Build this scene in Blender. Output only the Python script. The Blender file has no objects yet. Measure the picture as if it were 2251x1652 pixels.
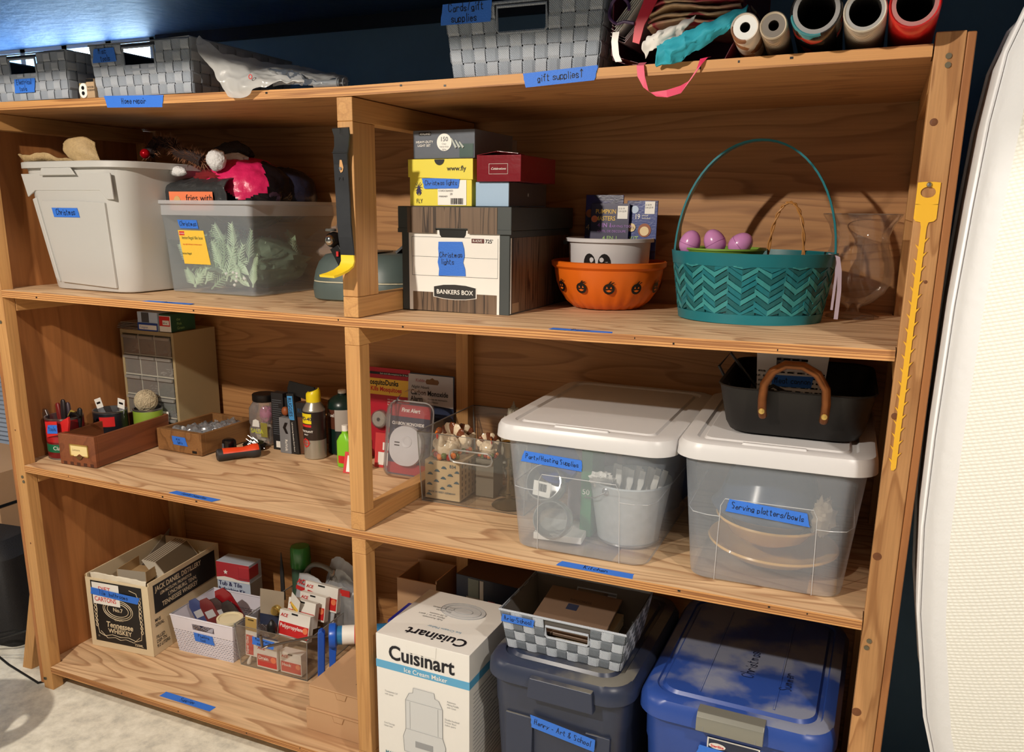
import bpy, math, random
from mathutils import Vector, Matrix, noise
PI = math.pi
random.seed(7)
SC = bpy.context.scene
COL = SC.collection

# ------------------------------------------------------------------ camera, light, exposure
def rot_axes(yaw, pitch, roll):
    cy, sy, cp, sp, cr, sr = (math.cos(yaw), math.sin(yaw), math.cos(pitch), math.sin(pitch), math.cos(roll), math.sin(roll))
    f = Vector((-sy*cp, cy*cp, -sp)); r = Vector((cy, sy, 0)); u = r.cross(f)
    return r*cr+u*sr, -r*sr+u*cr, f
cam_data = bpy.data.cameras.new('camera')
cam = bpy.data.objects.new('camera', cam_data); COL.objects.link(cam)
r_, u_, f_ = rot_axes(0.41376, 0.24052, 0.01044)
m = Matrix((r_, u_, -f_)).transposed().to_4x4(); m.translation = (2.15159, -1.53944, 1.43304)
cam.matrix_world = m
cam_data.sensor_width = 36; cam_data.lens = 1845.1/2251*36
cam_data.shift_x = 22.85/2251; cam_data.shift_y = 86.11/2251
cam_data.clip_start = .02
SC.camera = cam
SC.view_settings.view_transform = 'Standard'; SC.view_settings.look = 'None'
SC.view_settings.exposure = 0.0; SC.view_settings.gamma = 1.0; SC.view_settings.use_curve_mapping = False
world = bpy.data.worlds.new('sky'); SC.world = world; world.use_nodes = True
world.node_tree.nodes['Background'].inputs[0].default_value = (.55, .78, 1.0, 1)
world.node_tree.nodes['Background'].inputs[1].default_value = 26.0
def lamp(name, loc, power, color, radius=.03):
    l = bpy.data.lights.new(name, 'POINT'); l.energy = power; l.color = color; l.shadow_soft_size = radius
    o = bpy.data.objects.new(name, l); COL.objects.link(o); o.location = loc
    return o
lamp('ceiling_bulb', (.75, -1.95, 2.30), 205, (1, .90, .77))
lamp('ceiling_bulb', (2.95, -1.25, 2.30), 80, (1, .91, .80))
lamp('ceiling_bulb', (-1.7, -1.15, 2.30), 66, (1, .90, .77))

# ------------------------------------------------------------------ materials
def S(h):
    """sRGB 0-255 triple to linear"""
    return tuple(((c/255)/12.92 if c/255 <= .04045 else ((c/255+.055)/1.055)**2.4) for c in h)
MATS = {}
def mat(name, rgb, rough=.5, metal=0., var=0., vscale=20, bump=0., bscale=60, spec=.5, sheen=0, coat=0):
    if name in MATS: return MATS[name]
    M = bpy.data.materials.new(name); M.use_nodes = True; nt = M.node_tree; b = nt.nodes['Principled BSDF']
    c = S(rgb); b.inputs['Base Color'].default_value = (*c, 1); b.inputs['Roughness'].default_value = rough
    b.inputs['Metallic'].default_value = metal; b.inputs['Specular IOR Level'].default_value = spec
    if coat: b.inputs['Coat Weight'].default_value = coat
    if sheen: b.inputs['Sheen Weight'].default_value = sheen
    if var or bump:
        tc = nt.nodes.new('ShaderNodeTexCoord')
    if var:
        n = nt.nodes.new('ShaderNodeTexNoise'); n.inputs['Scale'].default_value = vscale; n.inputs['Detail'].default_value = 4
        nt.links.new(tc.outputs['Object'], n.inputs['Vector'])
        mx = nt.nodes.new('ShaderNodeMix'); mx.data_type = 'RGBA'
        mx.inputs['A'].default_value = (*[v*(1-var) for v in c], 1); mx.inputs['B'].default_value = (*[min(1, v*(1+var)) for v in c], 1)
        nt.links.new(n.outputs['Fac'], mx.inputs['Factor']); nt.links.new(mx.outputs['Result'], b.inputs['Base Color'])
    if bump:
        n = nt.nodes.new('ShaderNodeTexNoise'); n.inputs['Scale'].default_value = bscale; n.inputs['Detail'].default_value = 3
        nt.links.new(tc.outputs['Object'], n.inputs['Vector'])
        bp = nt.nodes.new('ShaderNodeBump'); bp.inputs['Strength'].default_value = bump; bp.inputs['Distance'].default_value = .004
        nt.links.new(n.outputs['Fac'], bp.inputs['Height']); nt.links.new(bp.outputs['Normal'], b.inputs['Normal'])
    MATS[name] = M; return M

def wood(name, light, dark, stretch=(1.2, 9, 9), rings=9., fine=1., rough=.6, amount=.8, seed=0.):
    """plywood / lumber: contour lines of a stretched noise field"""
    if name in MATS: return MATS[name]
    M = bpy.data.materials.new(name); M.use_nodes = True; nt = M.node_tree; b = nt.nodes['Principled BSDF']; L = nt.links
    tc = nt.nodes.new('ShaderNodeTexCoord'); mp = nt.nodes.new('ShaderNodeMapping')
    mp.inputs['Scale'].default_value = stretch; mp.inputs['Location'].default_value = (seed, seed*1.7, seed*.6)
    L.new(tc.outputs['Object'], mp.inputs['Vector'])
    n = nt.nodes.new('ShaderNodeTexNoise'); n.inputs['Scale'].default_value = 1; n.inputs['Detail'].default_value = 1.6; n.inputs['Roughness'].default_value = .45; n.inputs['Distortion'].default_value = .35
    L.new(mp.outputs['Vector'], n.inputs['Vector'])
    mu = nt.nodes.new('ShaderNodeMath'); mu.operation = 'MULTIPLY'; mu.inputs[1].default_value = rings; L.new(n.outputs['Fac'], mu.inputs[0])
    fr = nt.nodes.new('ShaderNodeMath'); fr.operation = 'FRACT'; L.new(mu.outputs[0], fr.inputs[0])
    rp = nt.nodes.new('ShaderNodeValToRGB'); e = rp.color_ramp.elements
    e[0].position = 0.; e[0].color = (0, 0, 0, 1); e[1].position = 1.; e[1].color = (.0, .0, .0, 1)
    for p, v in ((.45, .1), (.72, .45), (.86, 1), (.93, .9)):
        x = e.new(p); x.color = (v, v, v, 1)
    L.new(fr.outputs[0], rp.inputs[0])
    n2 = nt.nodes.new('ShaderNodeTexNoise'); n2.inputs['Scale'].default_value = 1; n2.inputs['Detail'].default_value = 5
    mp2 = nt.nodes.new('ShaderNodeMapping'); mp2.inputs['Scale'].default_value = [s*14*fine if s > 3 else s*4 for s in stretch]
    L.new(tc.outputs['Object'], mp2.inputs['Vector']); L.new(mp2.outputs['Vector'], n2.inputs['Vector'])
    a = nt.nodes.new('ShaderNodeMath'); a.operation = 'MULTIPLY'; a.inputs[1].default_value = amount; L.new(rp.outputs[0], a.inputs[0])
    c1 = nt.nodes.new('ShaderNodeMix'); c1.data_type = 'RGBA'; c1.inputs['A'].default_value = (*S(light), 1); c1.inputs['B'].default_value = (*S(dark), 1)
    L.new(a.outputs[0], c1.inputs['Factor'])
    c2 = nt.nodes.new('ShaderNodeMix'); c2.data_type = 'RGBA'; c2.blend_type = 'MULTIPLY'; c2.inputs['Factor'].default_value = .45
    L.new(c1.outputs['Result'], c2.inputs['A'])
    rp2 = nt.nodes.new('ShaderNodeValToRGB'); rp2.color_ramp.elements[0].position = .3; rp2.color_ramp.elements[0].color = (.62, .58, .55, 1); rp2.color_ramp.elements[1].position = .65
    L.new(n2.outputs['Fac'], rp2.inputs[0]); L.new(rp2.outputs[0], c2.inputs['B'])
    L.new(c2.outputs['Result'], b.inputs['Base Color']); b.inputs['Roughness'].default_value = rough
    bp = nt.nodes.new('ShaderNodeBump'); bp.inputs['Strength'].default_value = .15; bp.inputs['Distance'].default_value = .002
    L.new(n2.outputs['Fac'], bp.inputs['Height']); L.new(bp.outputs['Normal'], b.inputs['Normal'])
    MATS[name] = M; return M

def clearmat(name, rgb, see=.9, rough=.05, gloss=.12, diffuse=None):
    """thin transparent or milky plastic: see = share of light passing straight through"""
    if name in MATS: return MATS[name]
    M = bpy.data.materials.new(name); M.use_nodes = True; nt = M.node_tree; nt.nodes.remove(nt.nodes['Principled BSDF']); L = nt.links
    out = nt.nodes['Material Output']
    tr = nt.nodes.new('ShaderNodeBsdfTransparent'); tr.inputs[0].default_value = (*[min(1, c**.12) for c in S(rgb)], 1)
    df = nt.nodes.new('ShaderNodeBsdfDiffuse'); df.inputs[0].default_value = (*S(diffuse or rgb), 1)
    tl = nt.nodes.new('ShaderNodeBsdfTranslucent'); tl.inputs[0].default_value = (*S(diffuse or rgb), 1)
    m0 = nt.nodes.new('ShaderNodeMixShader'); m0.inputs[0].default_value = .3; L.new(df.outputs[0], m0.inputs[1]); L.new(tl.outputs[0], m0.inputs[2])
    m1 = nt.nodes.new('ShaderNodeMixShader'); m1.inputs[0].default_value = see; L.new(m0.outputs[0], m1.inputs[1]); L.new(tr.outputs[0], m1.inputs[2])
    gl = nt.nodes.new('ShaderNodeBsdfGlossy'); gl.inputs['Roughness'].default_value = rough
    lw = nt.nodes.new('ShaderNodeLayerWeight'); lw.inputs[0].default_value = .25
    k = nt.nodes.new('ShaderNodeMath'); k.operation = 'MULTIPLY_ADD'; k.inputs[1].default_value = .8; k.inputs[2].default_value = gloss*.4; L.new(lw.outputs['Fresnel'], k.inputs[0])
    k2 = nt.nodes.new('ShaderNodeMath'); k2.operation = 'MINIMUM'; k2.inputs[1].default_value = gloss*4; L.new(k.outputs[0], k2.inputs[0])
    m2 = nt.nodes.new('ShaderNodeMixShader'); L.new(k2.outputs[0], m2.inputs[0]); L.new(m1.outputs[0], m2.inputs[1]); L.new(gl.outputs[0], m2.inputs[2])
    L.new(m2.outputs[0], out.inputs[0])
    MATS[name] = M; return M

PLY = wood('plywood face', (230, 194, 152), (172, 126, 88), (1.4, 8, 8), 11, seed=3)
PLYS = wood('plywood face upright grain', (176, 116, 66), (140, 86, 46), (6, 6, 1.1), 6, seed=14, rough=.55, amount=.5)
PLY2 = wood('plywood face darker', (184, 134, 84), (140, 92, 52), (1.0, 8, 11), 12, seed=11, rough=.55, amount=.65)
PLYE = wood('plywood edge', (212, 156, 96), (140, 88, 50), (1.5, 60, 150), 2.2, seed=5)
LUM = wood('lumber', (200, 150, 92), (168, 116, 66), (16, 16, 1.1), 6, amount=.45, seed=2)
LUMX = wood('lumber lengthwise', (200, 150, 92), (168, 116, 66), (16, 1.1, 16), 6, amount=.45, seed=8)
LUMR = wood('lumber knotty', (196, 146, 94), (150, 98, 52), (22, 22, 2.2), 6, amount=.7, seed=21)
TAPE = mat('blue painter tape', (52, 118, 222), .6, bump=.25, bscale=500)
INK = mat('black marker ink', (14, 14, 26), .6)
BLACK = mat('black', (14, 14, 15), .4)
WHITE = mat('white print', (240, 238, 232), .45)
CARD = mat('brown cardboard', (194, 154, 116), .8, var=.06, vscale=8)
CARDIN = mat('cardboard edge', (160, 118, 78), .9, var=.15, vscale=90)

# ------------------------------------------------------------------ mesh helpers
class MB:
    def __init__(s): s.v = []; s.f = []; s.mi = []
    def add(s, vs, fs, mi=0):
        o = len(s.v); s.v += [tuple(v) for v in vs]; s.f += [tuple(i+o for i in f) for f in fs]; s.mi += [mi]*len(fs); return s
    def box(s, x0, x1, y0, y1, z0, z1, mi=0, front=None):
        vs = [(x, y, z) for z in (z0, z1) for y in (y0, y1) for x in (x0, x1)]
        fs = [(0, 2, 3, 1), (4, 5, 7, 6), (0, 1, 5, 4), (2, 6, 7, 3), (0, 4, 6, 2), (1, 3, 7, 5)]
        n = len(s.mi); s.add(vs, fs, mi)
        if front is not None: s.mi[n+2] = front
        return s
    def hexa(s, b, t, mi=0):
        """b, t: four corners each, counter-clockwise from above"""
        s.add(list(b)+list(t), [(3, 2, 1, 0), (4, 5, 6, 7)]+[(i, (i+1) % 4, (i+1) % 4+4, i+4) for i in range(4)], mi); return s
    def loft(s, rings, cap0=True, cap1=True, mi=0, closed=True):
        n = len(rings[0]); vs = [p for r in rings for p in r]; fs = []
        for k in range(len(rings)-1):
            for i in range(n if closed else n-1):
                j = (i+1) % n; fs.append((k*n+i, k*n+j, (k+1)*n+j, (k+1)*n+i))
        if cap0: fs.append(tuple(reversed(range(n))))
        if cap1: fs.append(tuple(range((len(rings)-1)*n, len(rings)*n)))
        s.add(vs, fs, mi); return s
    def lathe(s, prof, n=32, c=(0, 0, 0), axis='z', a0=0, a1=2*PI, mi=0, sx=1, sy=1):
        full = abs(a1-a0-2*PI) < 1e-6; N = n if full else n+1; rings = []
        for r, h in prof:
            ring = []
            for i in range(N):
                a = a0+(a1-a0)*i/n; x, y, z = r*math.cos(a)*sx, r*math.sin(a)*sy, h
                if axis == 'y': x, y, z = x, h, -y
                if axis == 'x': x, y, z = h, x, y
                ring.append((x+c[0], y+c[1], z+c[2]))
            rings.append(ring)
        s.loft(rings, False, False, mi, closed=full); return s
    def tube(s, pts, r, n=8, cap=True, mi=0, closed=False):
        pts = [Vector(p) for p in pts]; m_ = len(pts); rings = []; up = Vector((0, 0, 1)); pn = None
        for i, p in enumerate(pts):
            if closed: t = pts[(i+1) % m_]-pts[i-1]
            else: t = pts[min(i+1, m_-1)]-pts[max(i-1, 0)]
            t.normalize()
            if pn is None:
                a = up if abs(t.dot(up)) < .9 else Vector((1, 0, 0)); pn = t.cross(a).normalized()
            pn = (pn-t*pn.dot(t)).normalized(); b = t.cross(pn); rr = r[i] if hasattr(r, '__len__') else r
            rings.append([p+pn*math.cos(2*PI*k/n)*rr+b*math.sin(2*PI*k/n)*rr for k in range(n)])
        if closed: rings.append(rings[0]); cap = False
        s.loft(rings, cap, cap, mi); return s
    def strip(s, pts, wv, th, mi=0):
        """flat bar through pts, width vector wv (total), thickness th"""
        pts = [Vector(p) for p in pts]; m_ = len(pts); rings = []
        for i, p in enumerate(pts):
            w = Vector(wv[i] if isinstance(wv, list) else wv)
            t = (pts[min(i+1, m_-1)]-pts[max(i-1, 0)]).normalized(); nn = t.cross(w).normalized()*th/2
            rings.append([p-w/2-nn, p+w/2-nn, p+w/2+nn, p-w/2+nn])
        s.loft(rings, True, True, mi); return s
    def prism(s, poly, a, b, axis='y', mi=0):
        def P(u, v, h): return {'y': (u, h, v), 'z': (u, v, h), 'x': (h, u, v)}[axis]
        n = len(poly); vs = [P(u, v, a) for u, v in poly]+[P(u, v, b) for u, v in poly]
        s.add(vs, [tuple(range(n)), tuple(reversed(range(n, 2*n)))]+[(i, i+n, (i+1) % n+n, (i+1) % n) for i in range(n)], mi); return s
    def xf(s, M, k=0):
        for i in range(k, len(s.v)): s.v[i] = tuple(M @ Vector(s.v[i]))
        return s
    def build(s, name, mats, parent=None, smooth=False, bevel=0, solid=0, sub=0, kind=None, loc=None):
        me = bpy.data.meshes.new(name); me.from_pydata(s.v, [], s.f)
        if not isinstance(mats, (list, tuple)): mats = [mats]
        for m_ in mats: me.materials.append(m_)
        if len(mats) > 1: me.polygons.foreach_set('material_index', s.mi)
        bmx = __import__('bmesh').new(); bmx.from_mesh(me); __import__('bmesh').ops.recalc_face_normals(bmx, faces=bmx.faces); bmx.to_mesh(me); bmx.free()
        if smooth or bevel:
            me.polygons.foreach_set('use_smooth', [True]*len(me.polygons)); me.set_sharp_from_angle(angle=math.radians(38))
        o = bpy.data.objects.new(name, me); COL.objects.link(o)
        if parent: o.parent = parent
        if loc: o.location = loc
        if kind: o['kind'] = kind
        if solid:
            m_ = o.modifiers.new('solid', 'SOLIDIFY'); m_.thickness = solid; m_.offset = 0
        if bevel:
            m_ = o.modifiers.new('bevel', 'BEVEL'); m_.width = bevel; m_.segments = 2; m_.limit_method = 'ANGLE'; m_.harden_normals = True
        if sub:
            m_ = o.modifiers.new('sub', 'SUBSURF'); m_.levels = m_.render_levels = sub
        return o
def T(name, label, cat, loc=(0, 0, 0), rz=0, group=None, rx=0, ry=0):
    o = bpy.data.objects.new(name, None); COL.objects.link(o); o.empty_display_size = .02
    o.location = loc; o.rotation_euler = (rx, ry, rz); o['label'] = label; o['category'] = cat
    if group: o['group'] = group
    return o
def tagged(o, label, cat, group=None):
    o['label'] = label; o['category'] = cat
    if group: o['group'] = group
    return o
def rr(w, d, r, z, n=5, cx=0, cy=0):
    """rounded rectangle ring centred on cx, cy"""
    pts = []; r = min(r, w/2-1e-4, d/2-1e-4)
    for k, (sx, sy) in enumerate(((1, -1), (1, 1), (-1, 1), (-1, -1))):
        for i in range(n+1):
            a = -PI/2+k*PI/2+i*PI/2/n
            pts.append((cx+sx*(w/2-r)+r*math.cos(a), cy+sy*(d/2-r)+r*math.sin(a), z))
    return pts
def text_mb(s, size, o, r=(1, 0, 0), u=(0, 0, 1), align='LEFT', off=0., shear=0., sx=1., spacing=1.):
    """filled letters on the plane o + a*r + b*u"""
    cu = bpy.data.curves.new('t', 'FONT'); cu.body = s; cu.size = size; cu.align_x = align; cu.offset = off*size; cu.shear = shear; cu.space_character = spacing
    cu.resolution_u = 3
    ob = bpy.data.objects.new('t', cu); me = bpy.data.meshes.new_from_object(ob)
    o = Vector(o); r = Vector(r).normalized(); u = Vector(u).normalized()
    mb = MB(); mb.add([o+r*v.co.x*sx+u*v.co.y for v in me.vertices], [tuple(p.vertices) for p in me.polygons])
    bpy.data.objects.remove(ob); bpy.data.curves.remove(cu); bpy.data.meshes.remove(me)
    return mb
def text(parent, s, size, o, m_, r=(1, 0, 0), u=(0, 0, 1), name='lettering', **k):
    lines = s.split('\n'); mb = MB()
    for i, ln in enumerate(lines):
        if not ln.strip(): continue
        oo = Vector(o)-Vector(u).normalized()*size*1.12*i
        t = text_mb(ln, size, oo, r, u, **k); mb.add(t.v, t.f)
    return mb.build(name, m_, parent)
# single-stroke handwriting, points on a 0-9 grid (x y), strokes separated by spaces
GL = {'a': '54452513214153 5551', 'b': '1911 14254553412112', 'c': '54452513214152', 'd': '54452513214153 5951', 'e': '135354452513214152', 'f': '58493831 1646',
      'g': '54452513214153 55503010', 'h': '1911 1325455351', 'i': '2521 2728', 'k': '1911 4513 2441', 'l': '2921', 'm': '1511 13253431 33455451', 'n': '1511 1325455351',
      'o': '45251321415345', 'p': '1510 14254553412112', 'r': '1511 13254554', 's': '544525143352412112', 't': '28223141 1646', 'u': '1512214153 5551', 'v': '153155',
      'w': '1521344155', 'x': '1551 1155', 'y': '1532 5510', 'z': '15551151', 'A': '113951 2444', 'C': '6749281713214163', 'D': '1911 1939563411', 'E': '5919111151 1545',
      'G': '67492817132141636343', 'H': '1911 5951 1555', 'K': '1911 5914 2551', 'M': '1119355951', 'P': '1911 194958564515', 'S': '58492918263554524121 12', 'T': '1959 3931',
      '/': '1149', '-': '1444', '&': '51172849471312214153', '^': '4941 274967', ' ': ''}
def hand_w(s, h): return max(sum((3.4 if c in 'il' else (4 if c == ' ' else (7.6 if c.isupper() or c in 'mw&' else 6.2))) for c in ln) for ln in s.split('\n'))*h/9*.70
def hand(parent, s, h, o, r=(1, 0, 0), u=(0, 0, 1), w=None, m_=None, name='handwriting'):
    """marker writing of letter height h starting at o"""
    o = Vector(o); r = Vector(r).normalized(); u = Vector(u).normalized(); w = w or h*.085; mb = MB(); nrm = r.cross(u)
    rnd = random.Random(len(s)*7+ord(s[0]))
    for li, ln in enumerate(s.split('\n')):
        cx = 0
        for ch in ln:
            g = GL.get(ch, ''); sc = h/9*rnd.uniform(.92, 1.08); dy = rnd.uniform(-.04, .04)*h
            adv = 3.4 if ch in 'il' else (4 if ch == ' ' else (7.6 if ch.isupper() or ch in 'mw&' else 6.2))
            for st in g.split(' '):
                st = st[:len(st)//2*2]
                pts = [(int(st[i])+rnd.uniform(-.25, .25), int(st[i+1])+rnd.uniform(-.25, .25)) for i in range(0, len(st), 2)]
                for a, b in zip(pts, pts[1:]):
                    p = o+r*(cx+a[0]*sc*.74)+u*(a[1]*sc+dy-li*h*1.15); q = o+r*(cx+b[0]*sc*.74)+u*(b[1]*sc+dy-li*h*1.15)
                    t = (q-p)
                    if t.length < 1e-6: continue
                    t.normalize(); sd = t.cross(nrm).normalized()*w/2; p -= t*w*.4; q += t*w*.4
                    mb.add([p-sd, q-sd, q+sd, p+sd], [(0, 1, 2, 3)])
            cx += adv*h/9*.70
    return mb.build(name, m_ or INK, parent)
def tape(parent, c, w, h, r=(1, 0, 0), u=(0, 0, 1), s='', hs=None, tilt=0., tx=None, ty=None, name='tape_label'):
    """torn piece of painter's tape with marker writing; c = centre"""
    c = Vector(c); r = Vector(r).normalized(); u = Vector(u).normalized(); n_ = r.cross(u)
    r2 = r*math.cos(tilt)+u*math.sin(tilt); u2 = -r*math.sin(tilt)+u*math.cos(tilt)
    rnd = random.Random(int(w*1e5)+len(s)); L_ = []; R_ = []; k = 5
    sh_ = min(h, .025); sl, sr = rnd.uniform(-.25, .25)*sh_, rnd.uniform(-.25, .25)*sh_
    for i in range(k+1):
        t = i/k-.5; L_.append((-w/2+sl*t*1.5+rnd.uniform(-.04, .04)*h, t*h)); R_.append((w/2+sr*t*1.5+rnd.uniform(-.04, .04)*h, t*h))
    mb = MB(); vs = []
    for a, b in zip(L_, R_):
        for q in (a, ((a[0]+b[0])/2, a[1]), b): vs.append(c+r2*q[0]+u2*q[1]+n_*.0003)
    mb.add(vs, [(i*3+j, i*3+j+1, i*3+j+4, i*3+j+3) for i in range(k) for j in range(2)])
    o = mb.build(name, TAPE, parent, solid=.0004)
    if s:
        hs = hs or h*.6; ln = s.split('\n'); hs = min(hs*1.15, hs*w*.9/hand_w(s, hs)); W_ = hand_w(s, hs)
        hand(o, s, hs, c+r2*(-W_/2)+u2*(-hs*.42+hs*.57*(len(ln)-1))+n_*.0009, r2, u2)
    return o
def grid_surf(P, nu, nv, amp=0., fs=8., seed=0.):
    """P: rows of control points (any size) -> smooth interpolated grid with crumple"""
    R_, C_ = len(P), len(P[0]); mb = MB(); vs = []
    def cr(p0, p1, p2, p3, t): return .5*((2*p1)+(-p0+p2)*t+(2*p0-5*p1+4*p2-p3)*t*t+(-p0+3*p1-3*p2+p3)*t**3)
    def line(pts, t):
        k = min(int(t*(len(pts)-1)), len(pts)-2); f = t*(len(pts)-1)-k
        return cr(pts[max(k-1, 0)], pts[k], pts[k+1], pts[min(k+2, len(pts)-1)], f)
    for i in range(nu+1):
        for j in range(nv+1):
            p = line([line([Vector(q) for q in row], j/nv) for row in P], i/nu)
            if amp:
                q = p*fs+Vector((seed, seed, seed)); d = noise.noise_vector(q)+.5*noise.noise_vector(q*2.3)
                p = p+d*amp
            vs.append(p)
    mb.add(vs, [(i*(nv+1)+j, i*(nv+1)+j+1, (i+1)*(nv+1)+j+1, (i+1)*(nv+1)+j) for i in range(nu) for j in range(nv)])
    return mb
def blob(c, r3, nu=24, nv=16, amp=.2, fs=20, seed=0, flat=None):
    """crumpled closed lump, radii r3"""
    mb = MB(); rings = []
    for i in range(1, nv):
        th = PI*i/nv; ring = []
        for j in range(nu):
            a = 2*PI*j/nu; d = Vector((math.sin(th)*math.cos(a), math.sin(th)*math.sin(a), -math.cos(th)))
            k = 1+amp*(noise.noise(d*fs*.12+Vector((seed, 0, 0)))+.6*noise.noise(d*fs*.3+Vector((0, seed, 0)))+.35*noise.noise(d*fs*.7+Vector((0, 0, seed))))
            p = Vector((d.x*r3[0], d.y*r3[1], d.z*r3[2]))*k+Vector(c)
            if flat is not None and p.z < flat: p.z = flat
            ring.append(p)
        rings.append(ring)
    mb.loft(rings); return mb
def printed_box(name, label, cat, x, y, z, w, d, h, m_, rz=0, group=None, bevel=.0012, lid=None, part='carton'):
    """closed box thing, origin at its front-left-bottom corner"""
    t = T(name, label, cat, (x, y, z), rz, group)
    MB().box(0, w, 0, d, 0, h).build(part, m_, t, bevel=bevel)
    return t
def plate(parent, name, x0, x1, z0, z1, m_, y=-.0006, th=.0006, poly=None):
    if poly: return MB().prism(poly, y-th, y, 'y').build(name, m_, parent)
    return MB().box(x0, x1, y-th, y, z0, z1).build(name, m_, parent)
def barcode(parent, x, z, w, h, y=-.002, bg=True, name='barcode', r=(1, 0, 0), u=(0, 0, 1), o=None):
    mb = MB(); rnd = random.Random(3); r = Vector(r); u = Vector(u); o = Vector(o) if o is not None else Vector((x, y, z)); xx = 0
    while xx < w:
        b = rnd.uniform(.015, .05)*w; p = o+r*xx
        mb.add([p, p+r*b, p+r*b+u*h, p+u*h], [(0, 1, 2, 3)]); xx += b+rnd.uniform(.015, .05)*w
    return mb.build(name, INK, parent)
# ------------------------------------------------------------------ room
def zt(n, x):
    L_, M_, R_ = {1: (1.683, 1.6735, 1.687), 2: (1.2077, 1.1992, 1.2106), 3: (.7134, .7062, .7151), 4: (.0777, .0777, .0777)}[n]
    return L_+(M_-L_)*x/1.11 if x < 1.11 else M_+(R_-M_)*(x-1.11)/1.084
def struct(name, mb, m_, **k):
    o = mb.build(name, m_, **k); o['kind'] = 'structure'; return o
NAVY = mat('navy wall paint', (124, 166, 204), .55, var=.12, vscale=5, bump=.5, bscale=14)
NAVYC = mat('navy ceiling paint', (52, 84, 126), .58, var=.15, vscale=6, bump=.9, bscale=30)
GREYW = mat('far wall paint', (96, 98, 100), .85)
def concrete():
    M = mat('concrete floor', (196, 190, 172), .75); nt = M.node_tree; b = nt.nodes['Principled BSDF']; L = nt.links
    tc = nt.nodes.new('ShaderNodeTexCoord'); n = nt.nodes.new('ShaderNodeTexNoise'); n.inputs['Scale'].default_value = 16; n.inputs['Detail'].default_value = 10; n.inputs['Roughness'].default_value = .7
    L.new(tc.outputs['Object'], n.inputs['Vector']); rp = nt.nodes.new('ShaderNodeValToRGB'); e = rp.color_ramp.elements
    e[0].position = .36; e[0].color = (*S((200, 196, 184)), 1); e[1].position = .66; e[1].color = (*S((244, 240, 226)), 1)
    x = e.new(.5); x.color = (*S((226, 221, 206)), 1)
    L.new(n.outputs['Fac'], rp.inputs[0]); L.new(rp.outputs[0], b.inputs['Base Color'])
    bp = nt.nodes.new('ShaderNodeBump'); bp.inputs['Strength'].default_value = .4; bp.inputs['Distance'].default_value = .004
    L.new(n.outputs['Fac'], bp.inputs['Height']); L.new(bp.outputs['Normal'], b.inputs['Normal']); return M
struct('floor', MB().box(-3.2, 4.6, -4.2, .9, -.1, 0), concrete())
WX0, WX1, WZ0, WZ1 = -.86, -.045, 1.66, 1.958
bw = MB(); bw.box(-3.2, WX0, .66, .90, 0, 2.5); bw.box(WX1, 4.6, .66, .90, 0, 2.5); bw.box(WX0, WX1, .66, .90, 0, WZ0); bw.box(WX0, WX1, .66, .70, WZ1, 2.5)
struct('wall_back', bw, NAVY)
struct('wall_left', MB().box(-3.3, -3.2, -4.2, .9, 0, 2.5), GREYW)
struct('wall_right', MB().box(4.6, 4.7, -4.2, .9, 0, 2.5), GREYW)
struct('wall_front', MB().box(-3.3, 4.7, -4.3, -4.2, 0, 2.5), GREYW)
struct('ceiling', MB().box(-3.3, 4.7, -4.3, .9, 2.5, 2.6), mat('ceiling paint', (72, 66, 60), .85))
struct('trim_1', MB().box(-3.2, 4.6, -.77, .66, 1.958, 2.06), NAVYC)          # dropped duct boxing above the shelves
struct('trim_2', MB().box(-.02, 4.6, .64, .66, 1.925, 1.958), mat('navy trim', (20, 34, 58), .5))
WF = mat('white window frame', (205, 222, 232), .4)
win = MB()
win.box(WX0, WX1, .664, .690, WZ0, WZ0+.03); win.box(WX0, WX1, .664, .690, WZ1-.012, WZ1)
wo = struct('window_1', win, WF)
for xx in (WX0+.012, -.66, -.455, -.25, WX1-.012):
    MB().box(xx-.012, xx+.012, .664, .690, WZ0, WZ1).build('mullion', WF, wo)
GLASS = clearmat('window glass', (240, 250, 255), .95, .02, .1)
for a, b in ((WX0+.024, -.672), (-.648, -.467), (-.443, -.262), (-.238, WX1-.024)):
    MB().box(a, b, .676, .680, WZ0+.03, WZ1-.012).build('pane', GLASS, wo)

# ------------------------------------------------------------------ the wooden shelving unit
U = T('shelving_unit', 'large homemade plywood and lumber shelving unit against the navy wall', 'shelving')
H = .019
for n in (1, 2, 3, 4):
    mb = MB(); X = (-.002, 1.11, 2.195) if n < 4 else (-.002, 1.11, 2.195)
    rings = []
    for x in X:
        z = zt(n, x); rings.append([(x, 0, z-H), (x, .578, z-H), (x, .578, z), (x, 0, z)])
    mb.loft(rings)
    for k in range(2): mb.mi[k*4+3] = 1
    for xa, xb in ((-.0405, -.002), (2.195, 2.2395)):
        z = zt(n, xa); mb.box(xa, xb, .044, .54, z-H, z)
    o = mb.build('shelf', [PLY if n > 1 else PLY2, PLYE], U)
    rnd = random.Random(n*5); vd = MB()
    for k in range(7):
        x = rnd.uniform(.1, 2.1); z = zt(n, x)-rnd.choice((.006, .012)); w = rnd.uniform(.0015, .006); vd.box(x, x+w, -.0006, .003, z-.0018, z+.0018)
    vd.build('void', BLACK, o, kind='stuff')
    if n > 1:
        # thin face veneer lip so the laminations read on the edge
        lm = MB()
        for k in range(3):
            rg = []
            for x in X:
                z = zt(n, x)-.0052*(k+1)+.001; rg.append([(x, -.0005, z-.0007), (x, .001, z-.0007), (x, .001, z+.0007), (x, -.0005, z+.0007)])
            lm.loft(rg)
        lm.build('lamination', mat('dark glue line', (150, 98, 54), .7), o)
BV = .002
def post(x0, x1, y0, y1, z0, z1, m_=LUM, name='post'):
    return MB().box(x0, x1, y0, y1, z0, z1).build(name, m_, U, bevel=BV)
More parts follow.
